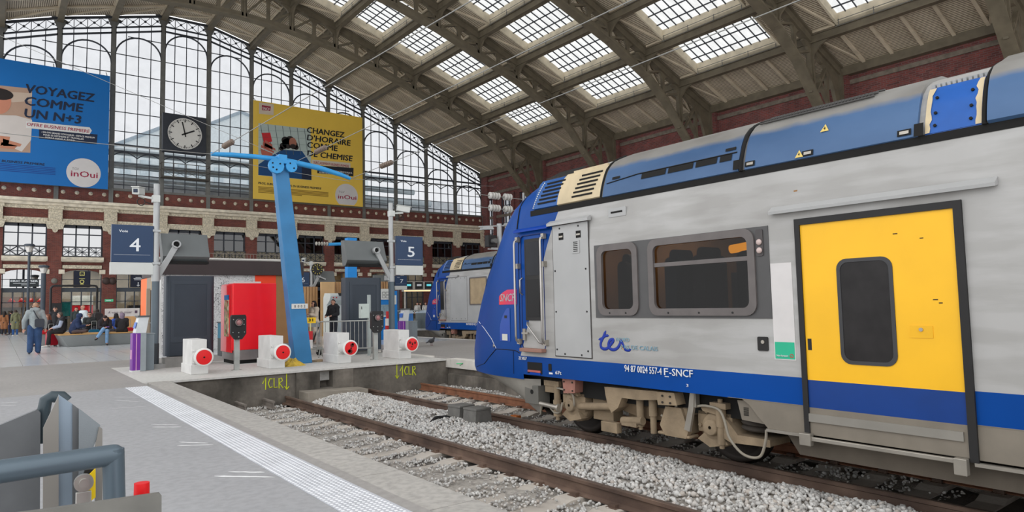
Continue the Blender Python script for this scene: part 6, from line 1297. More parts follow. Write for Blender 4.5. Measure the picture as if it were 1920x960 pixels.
ppoly('photo_sky', [Zp(64,222),Zp(490,270),Zp(498,690),Zp(62,648)], PY, FL('photo_pale', (176,190,184)), yp, .035)
q = MB(); o_ = Vector(yp.location)
for k in range(7): a = at(*Zp(80+60*k, 226+7*k), Y=PY-.037)-o_; b = at(*Zp(120+58*k, 480), Y=PY-.037)-o_; q.bar(a, b, .05, .005)
for k in range(4): a = at(*Zp(64, 282+55*k), Y=PY-.037)-o_; b = at(*Zp(490, 292+55*k), Y=PY-.037)-o_; q.bar(a, b, .05, .005)
q.build('photo_grid', FL('grid', (84,96,96)), yp)
ppoly('photo_shirt', [Zp(64,560),Zp(150,500),Zp(260,440),Zp(420,450),Zp(496,560),Zp(498,688),Zp(62,646)], PY, FL('shirt', (18,70,120)), yp, .038); ppoly('photo_strip', [Zp(418,570),Zp(496,580),Zp(498,688),Zp(418,680)], PY, FL('strip', (24,36,60)), yp, .040)
q = MB()
for cx, cy, r in ((300,390,52),(265,410,34),(350,400,44),(325,365,46),(285,365,40),(372,420,26),(250,430,22)): c = at(*Zp(cx,cy), Y=PY-.042)-o_; q.cyl(c+Vector((0,-.002,0)), c+Vector((0,.002,0)), r/4.364*51/1256*1.03, n=18)
q.build('photo_hair', FL('hair', (34,26,24)), yp)
q = MB(); c = at(*Zp(345,382), Y=PY-.046)-o_; q.prism(circ(c.x, c.z, .36, 20, .5), 'Y', c.y-.002, c.y+.002); q.build('photo_face', FL('face', (160,104,84)), yp); q = MB(); c = at(*Zp(348,410), Y=PY-.049)-o_; q.prism(circ(c.x, c.z, .3, 20, .2), 'Y', c.y-.002, c.y+.002); q.build('photo_beard', FL('hair', (34,26,24)), yp)
ppoly('photo_phone', [Zp(88,302),Zp(160,300),Zp(176,372),Zp(112,390)], PY, FL('phone', (196,40,48)), yp, .042)
for (a, b, c, d) in (((100,372),(200,430),(206,448),(98,404)),((86,400),(190,452),(190,470),(84,425)),((80,430),(180,470),(170,500),(90,480)),((120,360),(176,396),(180,440),(110,420))): ppoly('photo_hand', [Zp(*a),Zp(*b),Zp(*c),Zp(*d)], PY, FL('hand', (178,96,80)), yp, .044)
ppoly('logo_card', [Zp(68,52),Zp(188,66),Zp(188,158),Zp(68,145)], PY, FL('card', (206,190,170)), yp, .035); ppoly('logo_plate', [Zp(92,74),Zp(165,86),Zp(160,122),Zp(92,116)], PY, CRIM, yp, .037); ptext('SNCF', Zp(97,110), Zp(155,117), 5, PY-.04, PW, yp, .02)
for s, a, b in (('CHANGEZ',(462,298),(768,334)),("D'HORAIRE",(462,360),(818,402)),('COMME',(464,420),(712,452)),('DE CHEMISE',(464,490),(834,528))): ptext(s, Zp(*a), Zp(*b), 10.5, PY-.05, INK, yp, .03, .1)
ppoly('ribbon', [Zp(500,520),Zp(815,548),Zp(818,588),Zp(500,560)], PY, FL('ribbon', (206,196,176)), yp, .045); ppoly('dark_label', [Zp(545,568),Zp(842,588),Zp(840,658),Zp(545,632)], PY, INK, yp, .042)
ptext('SURCLASSEMENTS BUSINESS PREMIERE', Zp(515,552), Zp(805,577), 4.5, PY-.05, CRIM, yp, .02, .1); ptext('ET REMBOURSABLE SANS FRAIS JUSQU A', Zp(560,608), Zp(830,632), 3, PY-.05, PW, yp); ptext('30 MIN APRES LE DEPART DU TRAIN', Zp(560,630), Zp(800,650), 3, PY-.05, PW, yp)
ptext('PROS, SURCLASSEZ-VOUS EN BUSINESS PREMIERE', Zp(62,720), Zp(578,766), 4, PY-.04, INK, yp, .03, .1)
q = MB()
for k in range(5): a = at(*Zp(62,742+11*k), Y=PY-.036)-o_; b = at(*Zp(636 if k < 4 else 420,742+11*k), Y=PY-.036)-o_; q.box(a.x, b.x, a.y-.002, a.y, a.z-.04, a.z+.04)
q.build('small_print', FL('smallprint', (150,118,40)), yp)
def roundel(cx, cy, rx, y, par, px):
    c = at(cx, cy, Y=y-.035)-Vector(par.location); e = at(cx+rx, cy, Y=y-.035)-Vector(par.location); q = MB(); q.prism([p for p in circ(c.x, c.z, e.x-c.x, 36) if p[1] > .0], 'Y', c.y-.003, c.y); q.build('roundel', FL('roundel', (206,202,200)), par)
bp = poster(-4.6, 6.9, 11.45, 20.9, PY, (0,104,178), 'poster_blue', 'huge blue poster hung at the left of the gable window')
roundel(650, 367, 21, PY, yp, 0); ptext('TGV', (635,361), (646,361), 3.5, PY-.04, FL('greytext', (120,116,116)), yp, 0); ptext('inOui', (634,372), (668,373), 7.5, PY-.04, CRIM, yp, .015)
roundel(157, 324, 32, PY, bp, 0); ptext('TGV', (135,318), (148,318), 4.5, PY-.04, FL('greytext', (120,116,116)), bp, 0); ptext('inOui', (133,330), (183,332), 11, PY-.04, CRIM, bp, .015)
Bz = lambda a, b: (a/3.691, 100+b/3.691)
ppoly('photo_cabin', [(-30,157),Bz(222,245),Bz(210,688),(-30,283)], PY, FL('cabin', (176,146,126)), bp, .033); ppoly('photo_ceiling', [(-30,170),Bz(222,275),Bz(220,330),(-30,195)], PY, FL('cabin_light', (196,176,158)), bp, .036); ppoly('photo_table', [(-30,215),Bz(110,430),Bz(222,460),Bz(215,600),Bz(150,680),(-30,255)], PY, FL('table', (206,198,192)), bp, .037)
q = MB(); c = at(-2, 188, Y=PY-.041)-Vector(bp.location); q.prism(circ(c.x, c.z, .75, 24, 1.05), 'Y', c.y-.002, c.y+.002); q.build('photo_face', FL('face2', (196,130,104)), bp); q = MB(); c = at(-1, 176, Y=PY-.044)-Vector(bp.location); q.prism(circ(c.x, c.z, .85, 24, .45), 'Y', c.y-.002, c.y+.002); q.build('photo_hair', FL('hair', (34,26,24)), bp)
for (a, b, c, d) in (((0,570),(70,578),(60,625),(0,640)),((20,590),(150,628),(140,645),(20,640)),((10,615),(120,640),(100,662),(0,655))): ppoly('photo_hand', [Bz(*a),Bz(*b),Bz(*c),Bz(*d)], PY, FL('hand2', (190,128,100)), bp, .042)
for s, a, b in (('VOYAGEZ',(180,270),(655,335)),('COMME',(172,355),(575,405)),('UN N+3',(170,440),(560,487))): ptext(s, Bz(*a), Bz(*b), 16, PY-.05, FL('navyink', (20,34,60)), bp, .03, .1)
ppoly('ribbon', [Bz(180,470),Bz(620,512),Bz(636,535),Bz(620,560),Bz(180,516)], PY, PW, bp, .045); ptext('OFFRE BUSINESS PREMIERE', Bz(186,500), Bz(620,545), 6, PY-.05, CRIM, bp, .02, .1); ppoly('dark_label', [Bz(270,525),Bz(675,562),Bz(668,630),Bz(270,590)], PY, FL('navyink', (20,34,60)), bp, .042)
for s, a, b in (('- SALON GRAND VOYAGEUR - ESPACE PREMIUM',(285,548),(655,585)),('POUR SE DETENDRE ET TRAVAILLER',(300,568),(580,592)),('- REPAS SERVI A BORD',(300,586),(520,600))): ptext(s, Bz(*a), Bz(*b), 3, PY-.05, PW, bp)
ptext('VOYAGEZ EN BUSINESS PREMIERE', (-60, 298), Bz(310,760), 4.5, PY-.04, FL('navyink', (20,34,60)), bp, .03, .1); q = MB()
for k in range(5): a = at(-40, 303+3.2*k, Y=PY-.036)-Vector(bp.location); b = at(104, 312+3.2*k, Y=PY-.036)-Vector(bp.location); q.box(a.x, b.x, a.y-.002, a.y, a.z-.03, a.z+.03)
q.build('small_print', FL('smallblue', (10,66,140)), bp)
hc = thing('hall_clock', 'big square hall clock with a round white face on the gable window', 'clock', (12.66, 63.4, 16.88)); q = MB(); q.box(-1.75, 1.75, -.22, .25, -1.72, 1.68); q.build('case', mat('clock_case', (46,50,58), .5), hc, .04)
q = MB(); q.cyl((0,-.26,0), (0,-.2,0), 1.4, n=48); fc = q.build('face', mat('clock_face', (214,212,206), .5, var=.03), hc); q = MB(); q.ring(circ(0,0,1.48,48), circ(0,0,1.38,48), 'Y', -.28, -.2); q.build('rim', mat('clock_case', (46,50,58), .5), hc)
q = MB()
for k in range(60):
    a = 2*PI*k/60; r0 = 1.02 if k % 5 == 0 else 1.16; q.bar((r0*math.sin(a),-.265,r0*math.cos(a)), (1.3*math.sin(a),-.265,1.3*math.cos(a)), .09 if k % 5 == 0 else .04, .006, up=(0,1,0))
q.build('minute_marks', BLK, fc)
for nm, a, ln_, w_ in (('minute_hand', -.22, 1.05, .1), ('hour_hand', 1.12, .85, .13)): q = MB(); q.bar((-.28*math.sin(a),-.28,-.28*math.cos(a)), (ln_*math.sin(a),-.28,ln_*math.cos(a)), w_, .012, up=(0,1,0)); q.build(nm, BLK, hc)
for dx in (-1.6, 1.6): q = MB(); q.bar((dx,.1,1.5), (dx,.75,1.9), .1); q.bar((dx,.1,-1.6), (dx,.75,-1.6), .1); q.build('bracket', M_IRON2, hc)
gl_ = thing('clock_gallery', 'narrow iron service gallery under the hall clock', 'gallery', (12.8, 63.5, 13.0)); q = MB(); q.box(-1.95, 1.95, -.35, .6, -.08, .04); q.build('floor_plate', M_IROND, gl_); q = MB()
for z in (.62, 1.18): q.bar((-1.95,-.33,z), (1.95,-.33,z), .05); q.bar((-1.95,-.33,z),(-1.95,.5,z),.05); q.bar((1.95,-.33,z),(1.95,.5,z),.05)
for k in range(5): x = -1.95+.975*k; q.bar((x,-.33,0), (x,-.33,1.2), .05)
for k in range(4): x = -1.95+.975*k; q.bar((x,-.33,.05), (x+.975,-.33,.62), .03); q.bar((x,-.33,.62), (x+.975,-.33,.05), .03)
q.build('railing', M_IROND, gl_)
# ------------------------------------------------------------------ overhead wires
WIRE = mat('wire_grey', (150,150,146), .5, .3, var=0); INS = mat('insulator_brown', (120,104,92), .4, var=.15)
def wire(a, b, sag, r, lb, ins=None, grp='overhead wires'):
    a = Vector(a); b = Vector(b); w_ = thing('overhead_wire', lb, 'wire', a, 0, grp); P = [a.lerp(b, k/24)-a-Vector((0,0,sag*4*(k/24)*(1-k/24))) for k in range(25)]
    q = MB(); q.tube([tuple(p) for p in P], r, 5); q.build('cable', WIRE, w_)
    if ins:
        d = (b-a).normalized(); c = (b-a)*ins-Vector((0,0,sag*4*ins*(1-ins))); q = MB(); L_ = .6; q.cyl(c-d*L_/2, c+d*L_/2, .04, n=8)
        for k in range(6): q.cyl(c+d*(-L_/2+.1*k+.02), c+d*(-L_/2+.1*k+.06), .07, .05, 10)
        q.build('insulator', INS, w_)
    return w_
e1, e2, e3 = (4.07,17.35,5.26), (6.2,17.3,5.32), (7.71,17.35,5.0)
f1_ = at(886, 0, X=4.7); f2_ = at(1185, 0, X=6.4); f3_ = at(1500, 0, X=8.0)
ext = lambda a, b, k: tuple(Vector(a)+(Vector(b)-Vector(a))*k)
wire(e1, ext(e1, f1_, 1.35), .0, .009, 'overhead wire rising from the tip of the blue cross arm nearest the clock', .09); wire(e2, ext(e2, f2_, 1.35), .0, .009, 'overhead wire rising from the middle of the blue cross arm over the yellow poster', .1); wire(e3, ext(e3, f3_, 1.35), .0, .009, 'overhead wire rising from the cross arm tip nearest the train', .12)
wire(e1, ext(e1, at(0, 247, Y=17.35), 1.3), .03, .008, 'thin span wire crossing the blue poster', None); wire((5.7,17.35,5.43), ext((5.7,17.35,5.43), at(0, 67, Y=19), 1.2), .0, .006, 'thin wire climbing leftwards past the top of the gable window')
wire(e3, at(925, 349, Y=24), .05, .007, 'upper thin span wire from the cross arm to the white insulators'); wire((4.07,17.35,5.18), (7.7,17.35,4.92), .02, .007, 'thin tension wire slung just under the blue cross arm')
# far post with signal, lamp and insulator strings beside the train nose
fp = thing('signal_post', 'grey post with a black signal and lamps behind the near train nose', 'post', (*at(939, 560, Y=26)[:2], 0)); fx, fy, _ = fp.location
q = MB(); q.cyl((0,0,0), (0,0,5.3), .12, n=14); q.build('post', PLG, fp); q = MB(); q.box(-.75, -.25, -.12, .2, 4.15, 4.72); sgh = q.build('signal_head', BLK, fp, .02); q = MB(); q.cyl((-.5,-.4,4.42), (-.5,-.12,4.42), .12, n=12); q.build('hood', mat('hood_grey', (100,100,98), .5), sgh)
q = MB(); q.bar((-.7,0,4.05),(.2,0,4.05),.05); q.bar((-.5,0,4.1),(0,0,4.1),.06); q.build('bracket', PLG, fp); q = MB(); q.box(-.4, -.2, -.15, -.1, 3.2, 3.5); q.build('red_plate', emis('red_plate', (236,70,40), .8), fp); q = MB(); q.box(-.5, -.05, -.1, .2, 2.5, 2.9); q.build('relay_box', mat('relay_grey', (130,134,134), .5), fp)
q = MB(); q.bar((0,0,5.2), (1.1,0,5.32), .05); q.bar((0,0,5.2),(-1.2,0,5.1),.05); q.prism([(.3,5.2),(1.2,5.3),(1.1,5.42),(.4,5.36)], 'Y', -.14, .14); q.prism([(-.4,5.0),(-1.1,4.95),(-1.0,5.1),(-.5,5.14)], 'Y', -.14, .14); q.build('lamp_arm', PLG, fp)
for k, (z, x0) in enumerate(((6.65, -.2), (6.05, -.4))):
    s_ = thing('insulator_string', 'upper string of white disc insulators beside the train nose' if k == 0 else 'lower string of white disc insulators beside the train nose', 'insulator', (fx-.5, fy, z), 0, 'insulator strings'); q = MB(); q.cyl((-.9,0,0), (2.4,0,-.05), .02, n=6); q.build('rod', WIRE, s_)
    for j in range(7): q = MB(); x = j*.16+(.25 if j > 3 else 0); q.lathe([(.03,-.06),(.17,-.03),(.17,.02),(.08,.05),(.03,.06)], (x,0,0), (1,0,0), 12); q.build('disc', mat('porcelain', (206,204,198), .3), s_)
    q = MB(); q.box(2.0, 2.08, -.03, .03, -.3 if k == 0 else -.9, .3); q.build('end_fitting', PLG, s_)
# ------------------------------------------------------------------ folded access ramp in the near corner
GS = mat('ramp_grey', (132,138,142), .45, .35, var=.1, scale=6, bump=.05, bscale=200); GS2 = mat('ramp_grey_dark', (104,106,108), .5, .3, var=.12, scale=8); TUB = mat('tube_blue_grey', (92,106,116), .35, .2, var=.06)
R0 = Vector((.3, 2.9, 0)); ra = thing('access_ramp', 'folded grey steel wheelchair ramp trolley in the near corner with a tube rail', 'ramp', R0)
RL = lambda px, py, Y: at(px, py, Y=Y)-R0
def plate(name, pxs, Y, th, m_, zb=None, bevel=.003):
    top_ = [RL(px, py, Y) for px, py in pxs]; q = MB(); q.prism([(p.x, p.z) for p in top_], 'Y', Y-R0.y, Y-R0.y+th); return q.build(name, m_, ra, bevel)
plate('back_panel', [(-60,812),(0,797),(70,768),(76,774),(74,1130),(-60,1150)], 3.25, .03, GS2)
plate('folded_plate', [(81,803),(110,742),(110,1120),(80,1130)], 3.05, .012, mat('ramp_taupe', (136,132,126), .5, .2, var=.08)); plate('folded_plate', [(110,740),(136,758),(136,1110),(110,1120)], 3.07, .014, mat('ramp_blue_grey', (140,154,168), .45, .3, var=.05)); plate('folded_plate', [(136,758),(148,767),(148,1100),(136,1110)], 3.06, .012, GS2); plate('folded_plate', [(148,766),(188,797),(186,812),(172,846),(172,1090),(148,1100)], 3.03, .014, GS)
plate('edge_strip', [(186,800),(192,804),(192,1080),(178,1085),(178,840)], 3.02, .012, mat('ramp_taupe', (136,132,126), .5, .2, var=.08))
q = MB(); P = [RL(81,830,3.3), RL(82,770,3.3), RL(86,750,3.3), RL(98,744,3.3), RL(116,744,3.3), RL(124,752,3.3)]; q.tube([tuple(p) for p in P], .024, 10); q.build('handle', mat('handle_dark', (54,66,72), .4), ra)
q = MB(); a, b = RL(-60,893,2.62), RL(212,853,2.72); c = RL(216,1000,2.72); q.tube([tuple(a), tuple(b)], .036, 14); q.cyl(tuple(b+Vector((0,0,.02))), tuple(c), .034, n=14); q.sphere(tuple(b), .036, 12); q.build('tube_rail', TUB, ra)
q = MB(); P = [RL(148,960,2.98), RL(150,905,2.98), RL(160,880,2.98), RL(178,880,2.98), RL(172,930,2.98), RL(166,962,2.98)]; q.prism([(p.x, p.z) for p in P], 'Y', .075, .09); q.build('hazard_black', BLK, ra); q = MB(); P = [RL(164,893,2.95), RL(179,878,2.95), RL(179,932,2.95), RL(166,942,2.95)]; q.prism([(p.x, p.z) for p in P], 'Y', .045, .055); q.build('hazard_yellow', mat('hazard_yellow', (240,204,20), .5), ra)
q = MB(); c = RL(157,905,2.9); q.prism(rrect(c.x-.03, c.x+.03, c.z-.03, c.z+.03, .028), 'Y', c.y-.01, c.y+.012); q.cyl((c.x,c.y-.022,c.z), (c.x,c.y-.01,c.z), .017, n=14); q.box(c.x-.024, c.x+.024, c.y-.008, c.y+.008, c.z-.12, c.z-.03); q.build('latch', mat('latch_chrome', (196,192,186), .3, .7), ra, .003)
plate('front_panel', [(-60,975),(72,958),(300,925),(303,929),(303,1200),(-60,1200)], 2.2, .02, mat('ramp_front', (120,118,112), .5, .25, var=.15, scale=10))
q = MB(); c = RL(266,930,2.3); t_ = RL(266,905,2.3); q.cyl((t_.x,t_.y,c.z-.25), (t_.x,t_.y,t_.z), .025, .021, 16); q.build('red_knob', mat('knob_red', (226,24,28), .4), ra, .004)
q = MB(); q.box(-.35, .05, -.6, .4, .12, .2); q.build('base_frame', GS2, ra, .01); q = MB()
for dx, dy in ((-.3,-.5),(.0,-.5),(-.3,.32),(.0,.32)): q.cyl((dx-.02,dy,.07), (dx+.02,dy,.07), .07, n=16); q.bar((dx,dy,.07),(dx,dy,.14),.03)
q.build('castor', TK, ra)

# ------------------------------------------------------------------ people
SK = lambda: mat('skin', (206,160,136), .6, var=.08, scale=8)
def V3(*a): return Vector(a)
def capsules(bones, vox, name, m_, smooth=4):
    q = MB()
    for p0, r0, p1, r1 in bones:
        p0 = Vector(p0); p1 = Vector(p1)
        if (p1-p0).length > 1e-4: q.cyl(p0, p1, r0, r1, 10, 0, True)
        q.sphere(p0, r0, 10); q.sphere(p1, r1, 10)
    me = q.mesh(name, m_); o = bpy.data.objects.new(name, me); COL.objects.link(o)
    r = o.modifiers.new('one', 'REMESH'); r.mode = 'VOXEL'; r.voxel_size = vox; r.use_smooth_shade = True
    s_ = o.modifiers.new('soft', 'SMOOTH'); s_.iterations = smooth; s_.factor = .5
    dg = bpy.context.evaluated_depsgraph_get(); m2_ = bpy.data.meshes.new_from_object(o.evaluated_get(dg)); o.modifiers.clear(); o.data = m2_; bpy.data.meshes.remove(me)
    m2_.materials.clear(); m2_.materials.append(m_); m2_.polygons.foreach_set('use_smooth', [True]*len(m2_.polygons)); return o
def hand(bones, wr, d, side_, curl=.5):
    """a palm, four unequal fingers with a bend and a thumb that leaves the side of the palm"""
    d = Vector(d).normalized(); u = Vector((side_,0,0)); u = (u-d*u.dot(d)); u = u.normalized() if u.length > .1 else Vector((0,side_,0)); n_ = d.cross(u)*side_
    palm = wr+d*.055; bones.append((wr, .024, palm, .03)); bones.append((palm-u*.022, .017, palm+u*.022, .017))
    for k, ln_ in enumerate((.062,.072,.068,.052)):
        b0 = wr+d*.085+u*(.027-.018*k); b1 = b0+d*ln_*.5+n_*.004; b2 = b1+(d*(1-curl)+n_*curl).normalized()*ln_*.55; bones.append((b0, .011, b1, .0095)); bones.append((b1, .0095, b2, .008))
    t0 = wr+d*.035+u*.026; t1 = t0+(d*.6+u*.8).normalized()*.04; bones.append((t0, .013, t1, .011)); bones.append((t1, .011, t1+(d*.9+n_*.3).normalized()*.03, .009))
def person(label, loc, rz, J=None, top=(60,60,64), legs=(40,44,56), shoes=(40,36,36), hair=(50,36,28), hairstyle='short', coat=False, hood=None, h=1.75, puff=0.0, sit=False, face=True, skin=(206,160,136), beard=False, cap=None, group=None, sleeves=None, scarf=None, legw=0.0):
    """J overrides joints; facing +y, x to the person's right, seat height .54 when sitting"""
    k = h/1.75; j = dict(pel=(0,0,.95), chest=(0,.01,1.28), neck=(0,.0,1.46), head=(0,.03,1.61), shL=(-.18,0,1.4), shR=(.18,0,1.4), elL=(-.23,-.03,1.13), elR=(.23,-.03,1.13), wrL=(-.23,.06,.88), wrR=(.23,.06,.88),
        hipL=(-.09,0,.9), hipR=(.09,0,.9), knL=(-.1,.02,.5), knR=(.1,.02,.5), anL=(-.1,-.02,.09), anR=(.1,-.02,.09), toL=(-.12,.15,.035), toR=(.12,.15,.035))
    if sit: j.update(pel=(0,0,.66), chest=(0,.05,.98), neck=(0,.07,1.16), head=(0,.1,1.31), shL=(-.18,.05,1.1), shR=(.18,.05,1.1), elL=(-.22,.12,.85), elR=(.22,.12,.85), wrL=(-.12,.33,.78), wrR=(.12,.33,.78), hipL=(-.09,.02,.63), hipR=(.09,.02,.63), knL=(-.11,.44,.62), knR=(.11,.44,.62), anL=(-.11,.46,.1), anR=(.11,.46,.1), toL=(-.12,.63,.035), toR=(.12,.63,.035))
    if J: j.update(J)
    j = {a: Vector(b)*k for a, b in j.items()}; fw = (j['head']-j['neck']); hd = j['head']; look = Vector((J or {}).get('look', (0,1,0))).normalized(); sd = look.cross(Vector((0,0,1))).normalized(); up = sd.cross(look)
    for key in ('look',): j.pop(key, None)
    sm_ = mat('skin_%d' % skin[0], skin, .6, var=.08, scale=8); B = []
    B += [(j['pel'],.11,j['chest'],.12),(j['chest'],.12,j['neck'],.055),(j['neck'],.05,hd-up*.05,.052),(j['shL'],.05,j['shR'],.05)]
    for s_ in 'LR':
        B += [(j['sh'+s_],.048,j['el'+s_],.038),(j['el'+s_],.038,j['wr'+s_],.025),(j['hip'+s_],.08,j['kn'+s_],.055),(j['kn'+s_],.052,j['an'+s_],.035),(j['an'+s_],.035,j['to'+s_],.026)]
        hand(B, j['wr'+s_], j['wr'+s_]-j['el'+s_], -1 if s_ == 'R' else 1)
    B += [(hd+up*.02-look*.015,.088,hd+up*.03+look*.005,.088),(hd-up*.045+look*.02,.062,hd-up*.075+look*.045,.036),(hd+look*.085-up*.005,.014,hd+look*.102-up*.03,.014),(hd+sd*.088-up*.005,.014,hd+sd*.09-up*.03,.012),(hd-sd*.088-up*.005,.014,hd-sd*.09-up*.03,.012)]
    body = capsules(B, .0105, 'person', sm_, 3); body.location = loc; body.rotation_euler = (0,0,rz); tag(body, label, 'person', group)
    tm_ = mat('cloth_%d_%d_%d' % tuple(top), top, .85, var=.16, scale=9, bump=.15, bscale=60); T_ = [(j['pel']+Vector((0,0,.02)),.135+puff,j['chest'],.15+puff),(j['chest'],.15+puff,j['neck']-Vector((0,0,.03)),.085),(j['shL'],.075+puff,j['shR'],.075+puff)]
    S_ = []
    for s_ in 'LR': S_ += [(j['sh'+s_],.07+puff*.7,j['el'+s_],.058+puff*.6),(j['el'+s_],.056+puff*.6,j['wr'+s_]+(j['el'+s_]-j['wr'+s_]).normalized()*.02,.042+puff*.4)]
    if coat:
        for s_ in 'LR': T_ += [(j['hip'+s_],.13+puff,j['kn'+s_]+(j['hip'+s_]-j['kn'+s_])*.1,.125+puff)]
    if hood == 'down': T_ += [(j['neck']-look*.085-sd*.09+Vector((0,0,.04)),.072,j['neck']-look*.085+sd*.09+Vector((0,0,.04)),.072),(j['neck']-look*.05+Vector((0,0,.05)),.085,j['neck']-look*.1-Vector((0,0,.1)),.07),(j['neck']-look*.05-sd*.09+Vector((0,0,.02)),.05,j['neck']+look*.05-sd*.06,.045),(j['neck']-look*.05+sd*.09+Vector((0,0,.02)),.05,j['neck']+look*.05+sd*.06,.045)]
    if hood == 'up': T_ += [(hd+up*.03-look*.02,.118,hd+up*.02-look*.045,.12),(hd-up*.06-look*.05,.1,j['neck']-look*.03,.1)]
    if sleeves is None: T_ += S_
    o = capsules(T_, .016, 'jacket' if not coat else 'coat', tm_); o.parent = body
    if sleeves is not None: o = capsules(S_, .016, 'sleeves', mat('cloth_%d_%d_%d' % tuple(sleeves), sleeves, .85, var=.12, scale=9)); o.parent = body
    lm = mat('cloth_%d_%d_%d' % tuple(legs), legs, .85, var=.2, scale=7, bump=.12, bscale=60); L_ = [(j['pel']-Vector((0,0,.01)),.13,j['pel']+Vector((0,0,.06)),.125)]
    for s_ in 'LR': L_ += [(j['hip'+s_],.105+legw,j['kn'+s_],.08+legw),(j['kn'+s_],.078+legw,j['an'+s_]+(j['kn'+s_]-j['an'+s_]).normalized()*.03,.062+legw)]
    o = capsules(L_, .016, 'trousers', lm); o.parent = body
    shm = mat('cloth_%d_%d_%d' % tuple(shoes), shoes, .6, var=.1)
    for s_ in 'LR': o = capsules([(j['an'+s_]-Vector((0,0,.03)),.045,j['to'+s_],.036),(j['an'+s_]-Vector((0,0,.02)),.045,j['an'+s_]+Vector((0,0,.02)),.044)], .012, 'shoe', shm); o.parent = body
    hm = mat('hair_%d_%d_%d' % tuple(hair), hair, .7, var=.25, scale=20); Hh = []
    if hairstyle in ('short', 'long', 'bun', 'fringe'): Hh += [(hd+up*.045-look*.03,.092,hd+up*.05-look*.0,.086),(hd+up*.0-look*.05,.075,hd-up*.03-look*.045,.06),(hd+up*.02-look*.02-sd*.05,.055,hd+up*.02-look*.02+sd*.05,.055)]
    if hairstyle == 'long': Hh += [(hd-look*.06,.08,j['neck']-look*.08+Vector((0,0,-.1)),.075),(hd-sd*.075-look*.01,.04,j['neck']-sd*.09-Vector((0,0,.12))+look*.03,.04),(hd+sd*.075-look*.01,.04,j['neck']+sd*.09-Vector((0,0,.12))+look*.03,.04)]
    if hairstyle == 'bun': Hh += [(hd+up*.08-look*.08,.05,hd+up*.06-look*.09,.05)]
    if hairstyle == 'buzz': Hh += [(hd+up*.035-look*.03,.09,hd+up*.05-look*.015,.086)]
    if Hh and hood != 'up': o = capsules(Hh, .013, 'hair', hm, 3); o.parent = body
    if beard: o = capsules([(hd-up*.06+look*.035,.055,hd-up*.08+look*.045,.04)], .012, 'beard', hm, 2); o.parent = body
    if cap: o = capsules([(hd+up*.05-look*.02,.098,hd+up*.07-look*.01,.085),(hd+up*.045+look*.09,.022,hd+up*.04+look*.14,.016)], .012, 'cap', mat('cap_%d' % cap[0], cap, .8), 2); o.parent = body
    if scarf: o = capsules([(hd+up*.03-look*.02,.115,hd-look*.03,.112),(hd-up*.05-look*.03,.1,j['neck']-Vector((0,0,.02)),.105)], .014, 'headscarf', mat('scarf_%d' % scarf[0], scarf, .85, var=.15, scale=12)); o.parent = body
    if face:
        q = MB()
        for s_ in (-1, 1): q.sphere(tuple(hd+look*.083+sd*.034*s_+up*.012), .0105, 8); q.bar(tuple(hd+look*.088+sd*.02*s_+up*.034), tuple(hd+look*.08+sd*.05*s_+up*.032), .012, .008)
        q.build('eyes_and_brows', mat('eye_dark', (40,28,24), .4), body); q = MB(); q.bar(tuple(hd+look*.085-sd*.022-up*.06), tuple(hd+look*.085+sd*.022-up*.06), .01, .012); q.build('mouth', mat('lips', (150,84,78), .5), body)
    return body
GREYJ = (150,158,160)
PX = lambda px, Y: (at(px, 600, Y=Y).x, Y, 0)

p = person('person in a grey hooded jacket and blue jeans walking away, dark bag on the back', (1.08, 29.6, 0), -.12, dict(knL=(-.11,.04,.5), anL=(-.12,-.06,.1), toL=(-.15,.1,.035), knR=(.1,.06,.5), anR=(.1,.05,.09), toR=(.13,.22,.035), elL=(-.3,-.04,1.12), wrL=(-.31,.03,.87), elR=(.29,-.04,1.12), wrR=(.29,.06,.87)), GREYJ, (48,74,112), (44,44,52), (176,140,116), 'buzz', hood='down', h=1.86, puff=.03, legw=.03, face=False, skin=(206,156,134))
q = MB(); q.tube([(-.13,.16,1.52),(-.1,.0,1.6),(-.03,-.16,1.52),(.08,-.22,1.3),(.2,-.2,1.12)], .02, 6); q.prism(rrect(.02,.3,.94,1.24,.06), 'Y', -.34, -.22); o = q.build('shoulder_bag', mat('bag_charcoal', (54,58,66), .7, var=.1)); o.location = (1.08, 29.6, .02); o.rotation_euler[2] = -.12; tag(o, 'charcoal shoulder bag slung across the back of the grey jacket', 'bag')
person('person in a long olive coat standing at the bakery doors', PX(29, 55.5), .15, None, (122,122,92), (44,84,140), (206,206,204), (64,48,40), 'long', True, 'down', 1.74, .0, face=False)
person('person in a brown coat at the bakery, at the edge of the picture', PX(8, 58.5), -.3, None, (150,100,66), (40,40,50), (150,120,110), (40,32,30), 'long', True, None, 1.68, face=False)
person('person in black standing by the bakery doors behind the olive coat', PX(21, 59.5), .5, None, (44,44,58), (40,50,80), (40,40,44), (40,32,30), 'short', False, None, 1.72, face=False)
person('person in black seated with red trousers, beyond the one with grey sleeves', PX(94, 36.6), PI/2+.2, dict(elL=(-.2,.16,.86)), (44,42,46), (204,30,40), (60,50,50), (120,72,54), 'long', False, None, 1.72, .01, True)
person('person in a black vest with pale grey sleeves seated at the end of the bench', PX(117, 35.0), PI/2+.1, dict(anL=(-.12,.52,.1), toL=(-.14,.7,.035), anR=(.12,.42,.1), toR=(.13,.6,.035)), (48,48,52), (44,42,44), (210,208,204), (90,80,72), 'short', False, 'down', 1.82, .02, True, sleeves=(160,170,190))
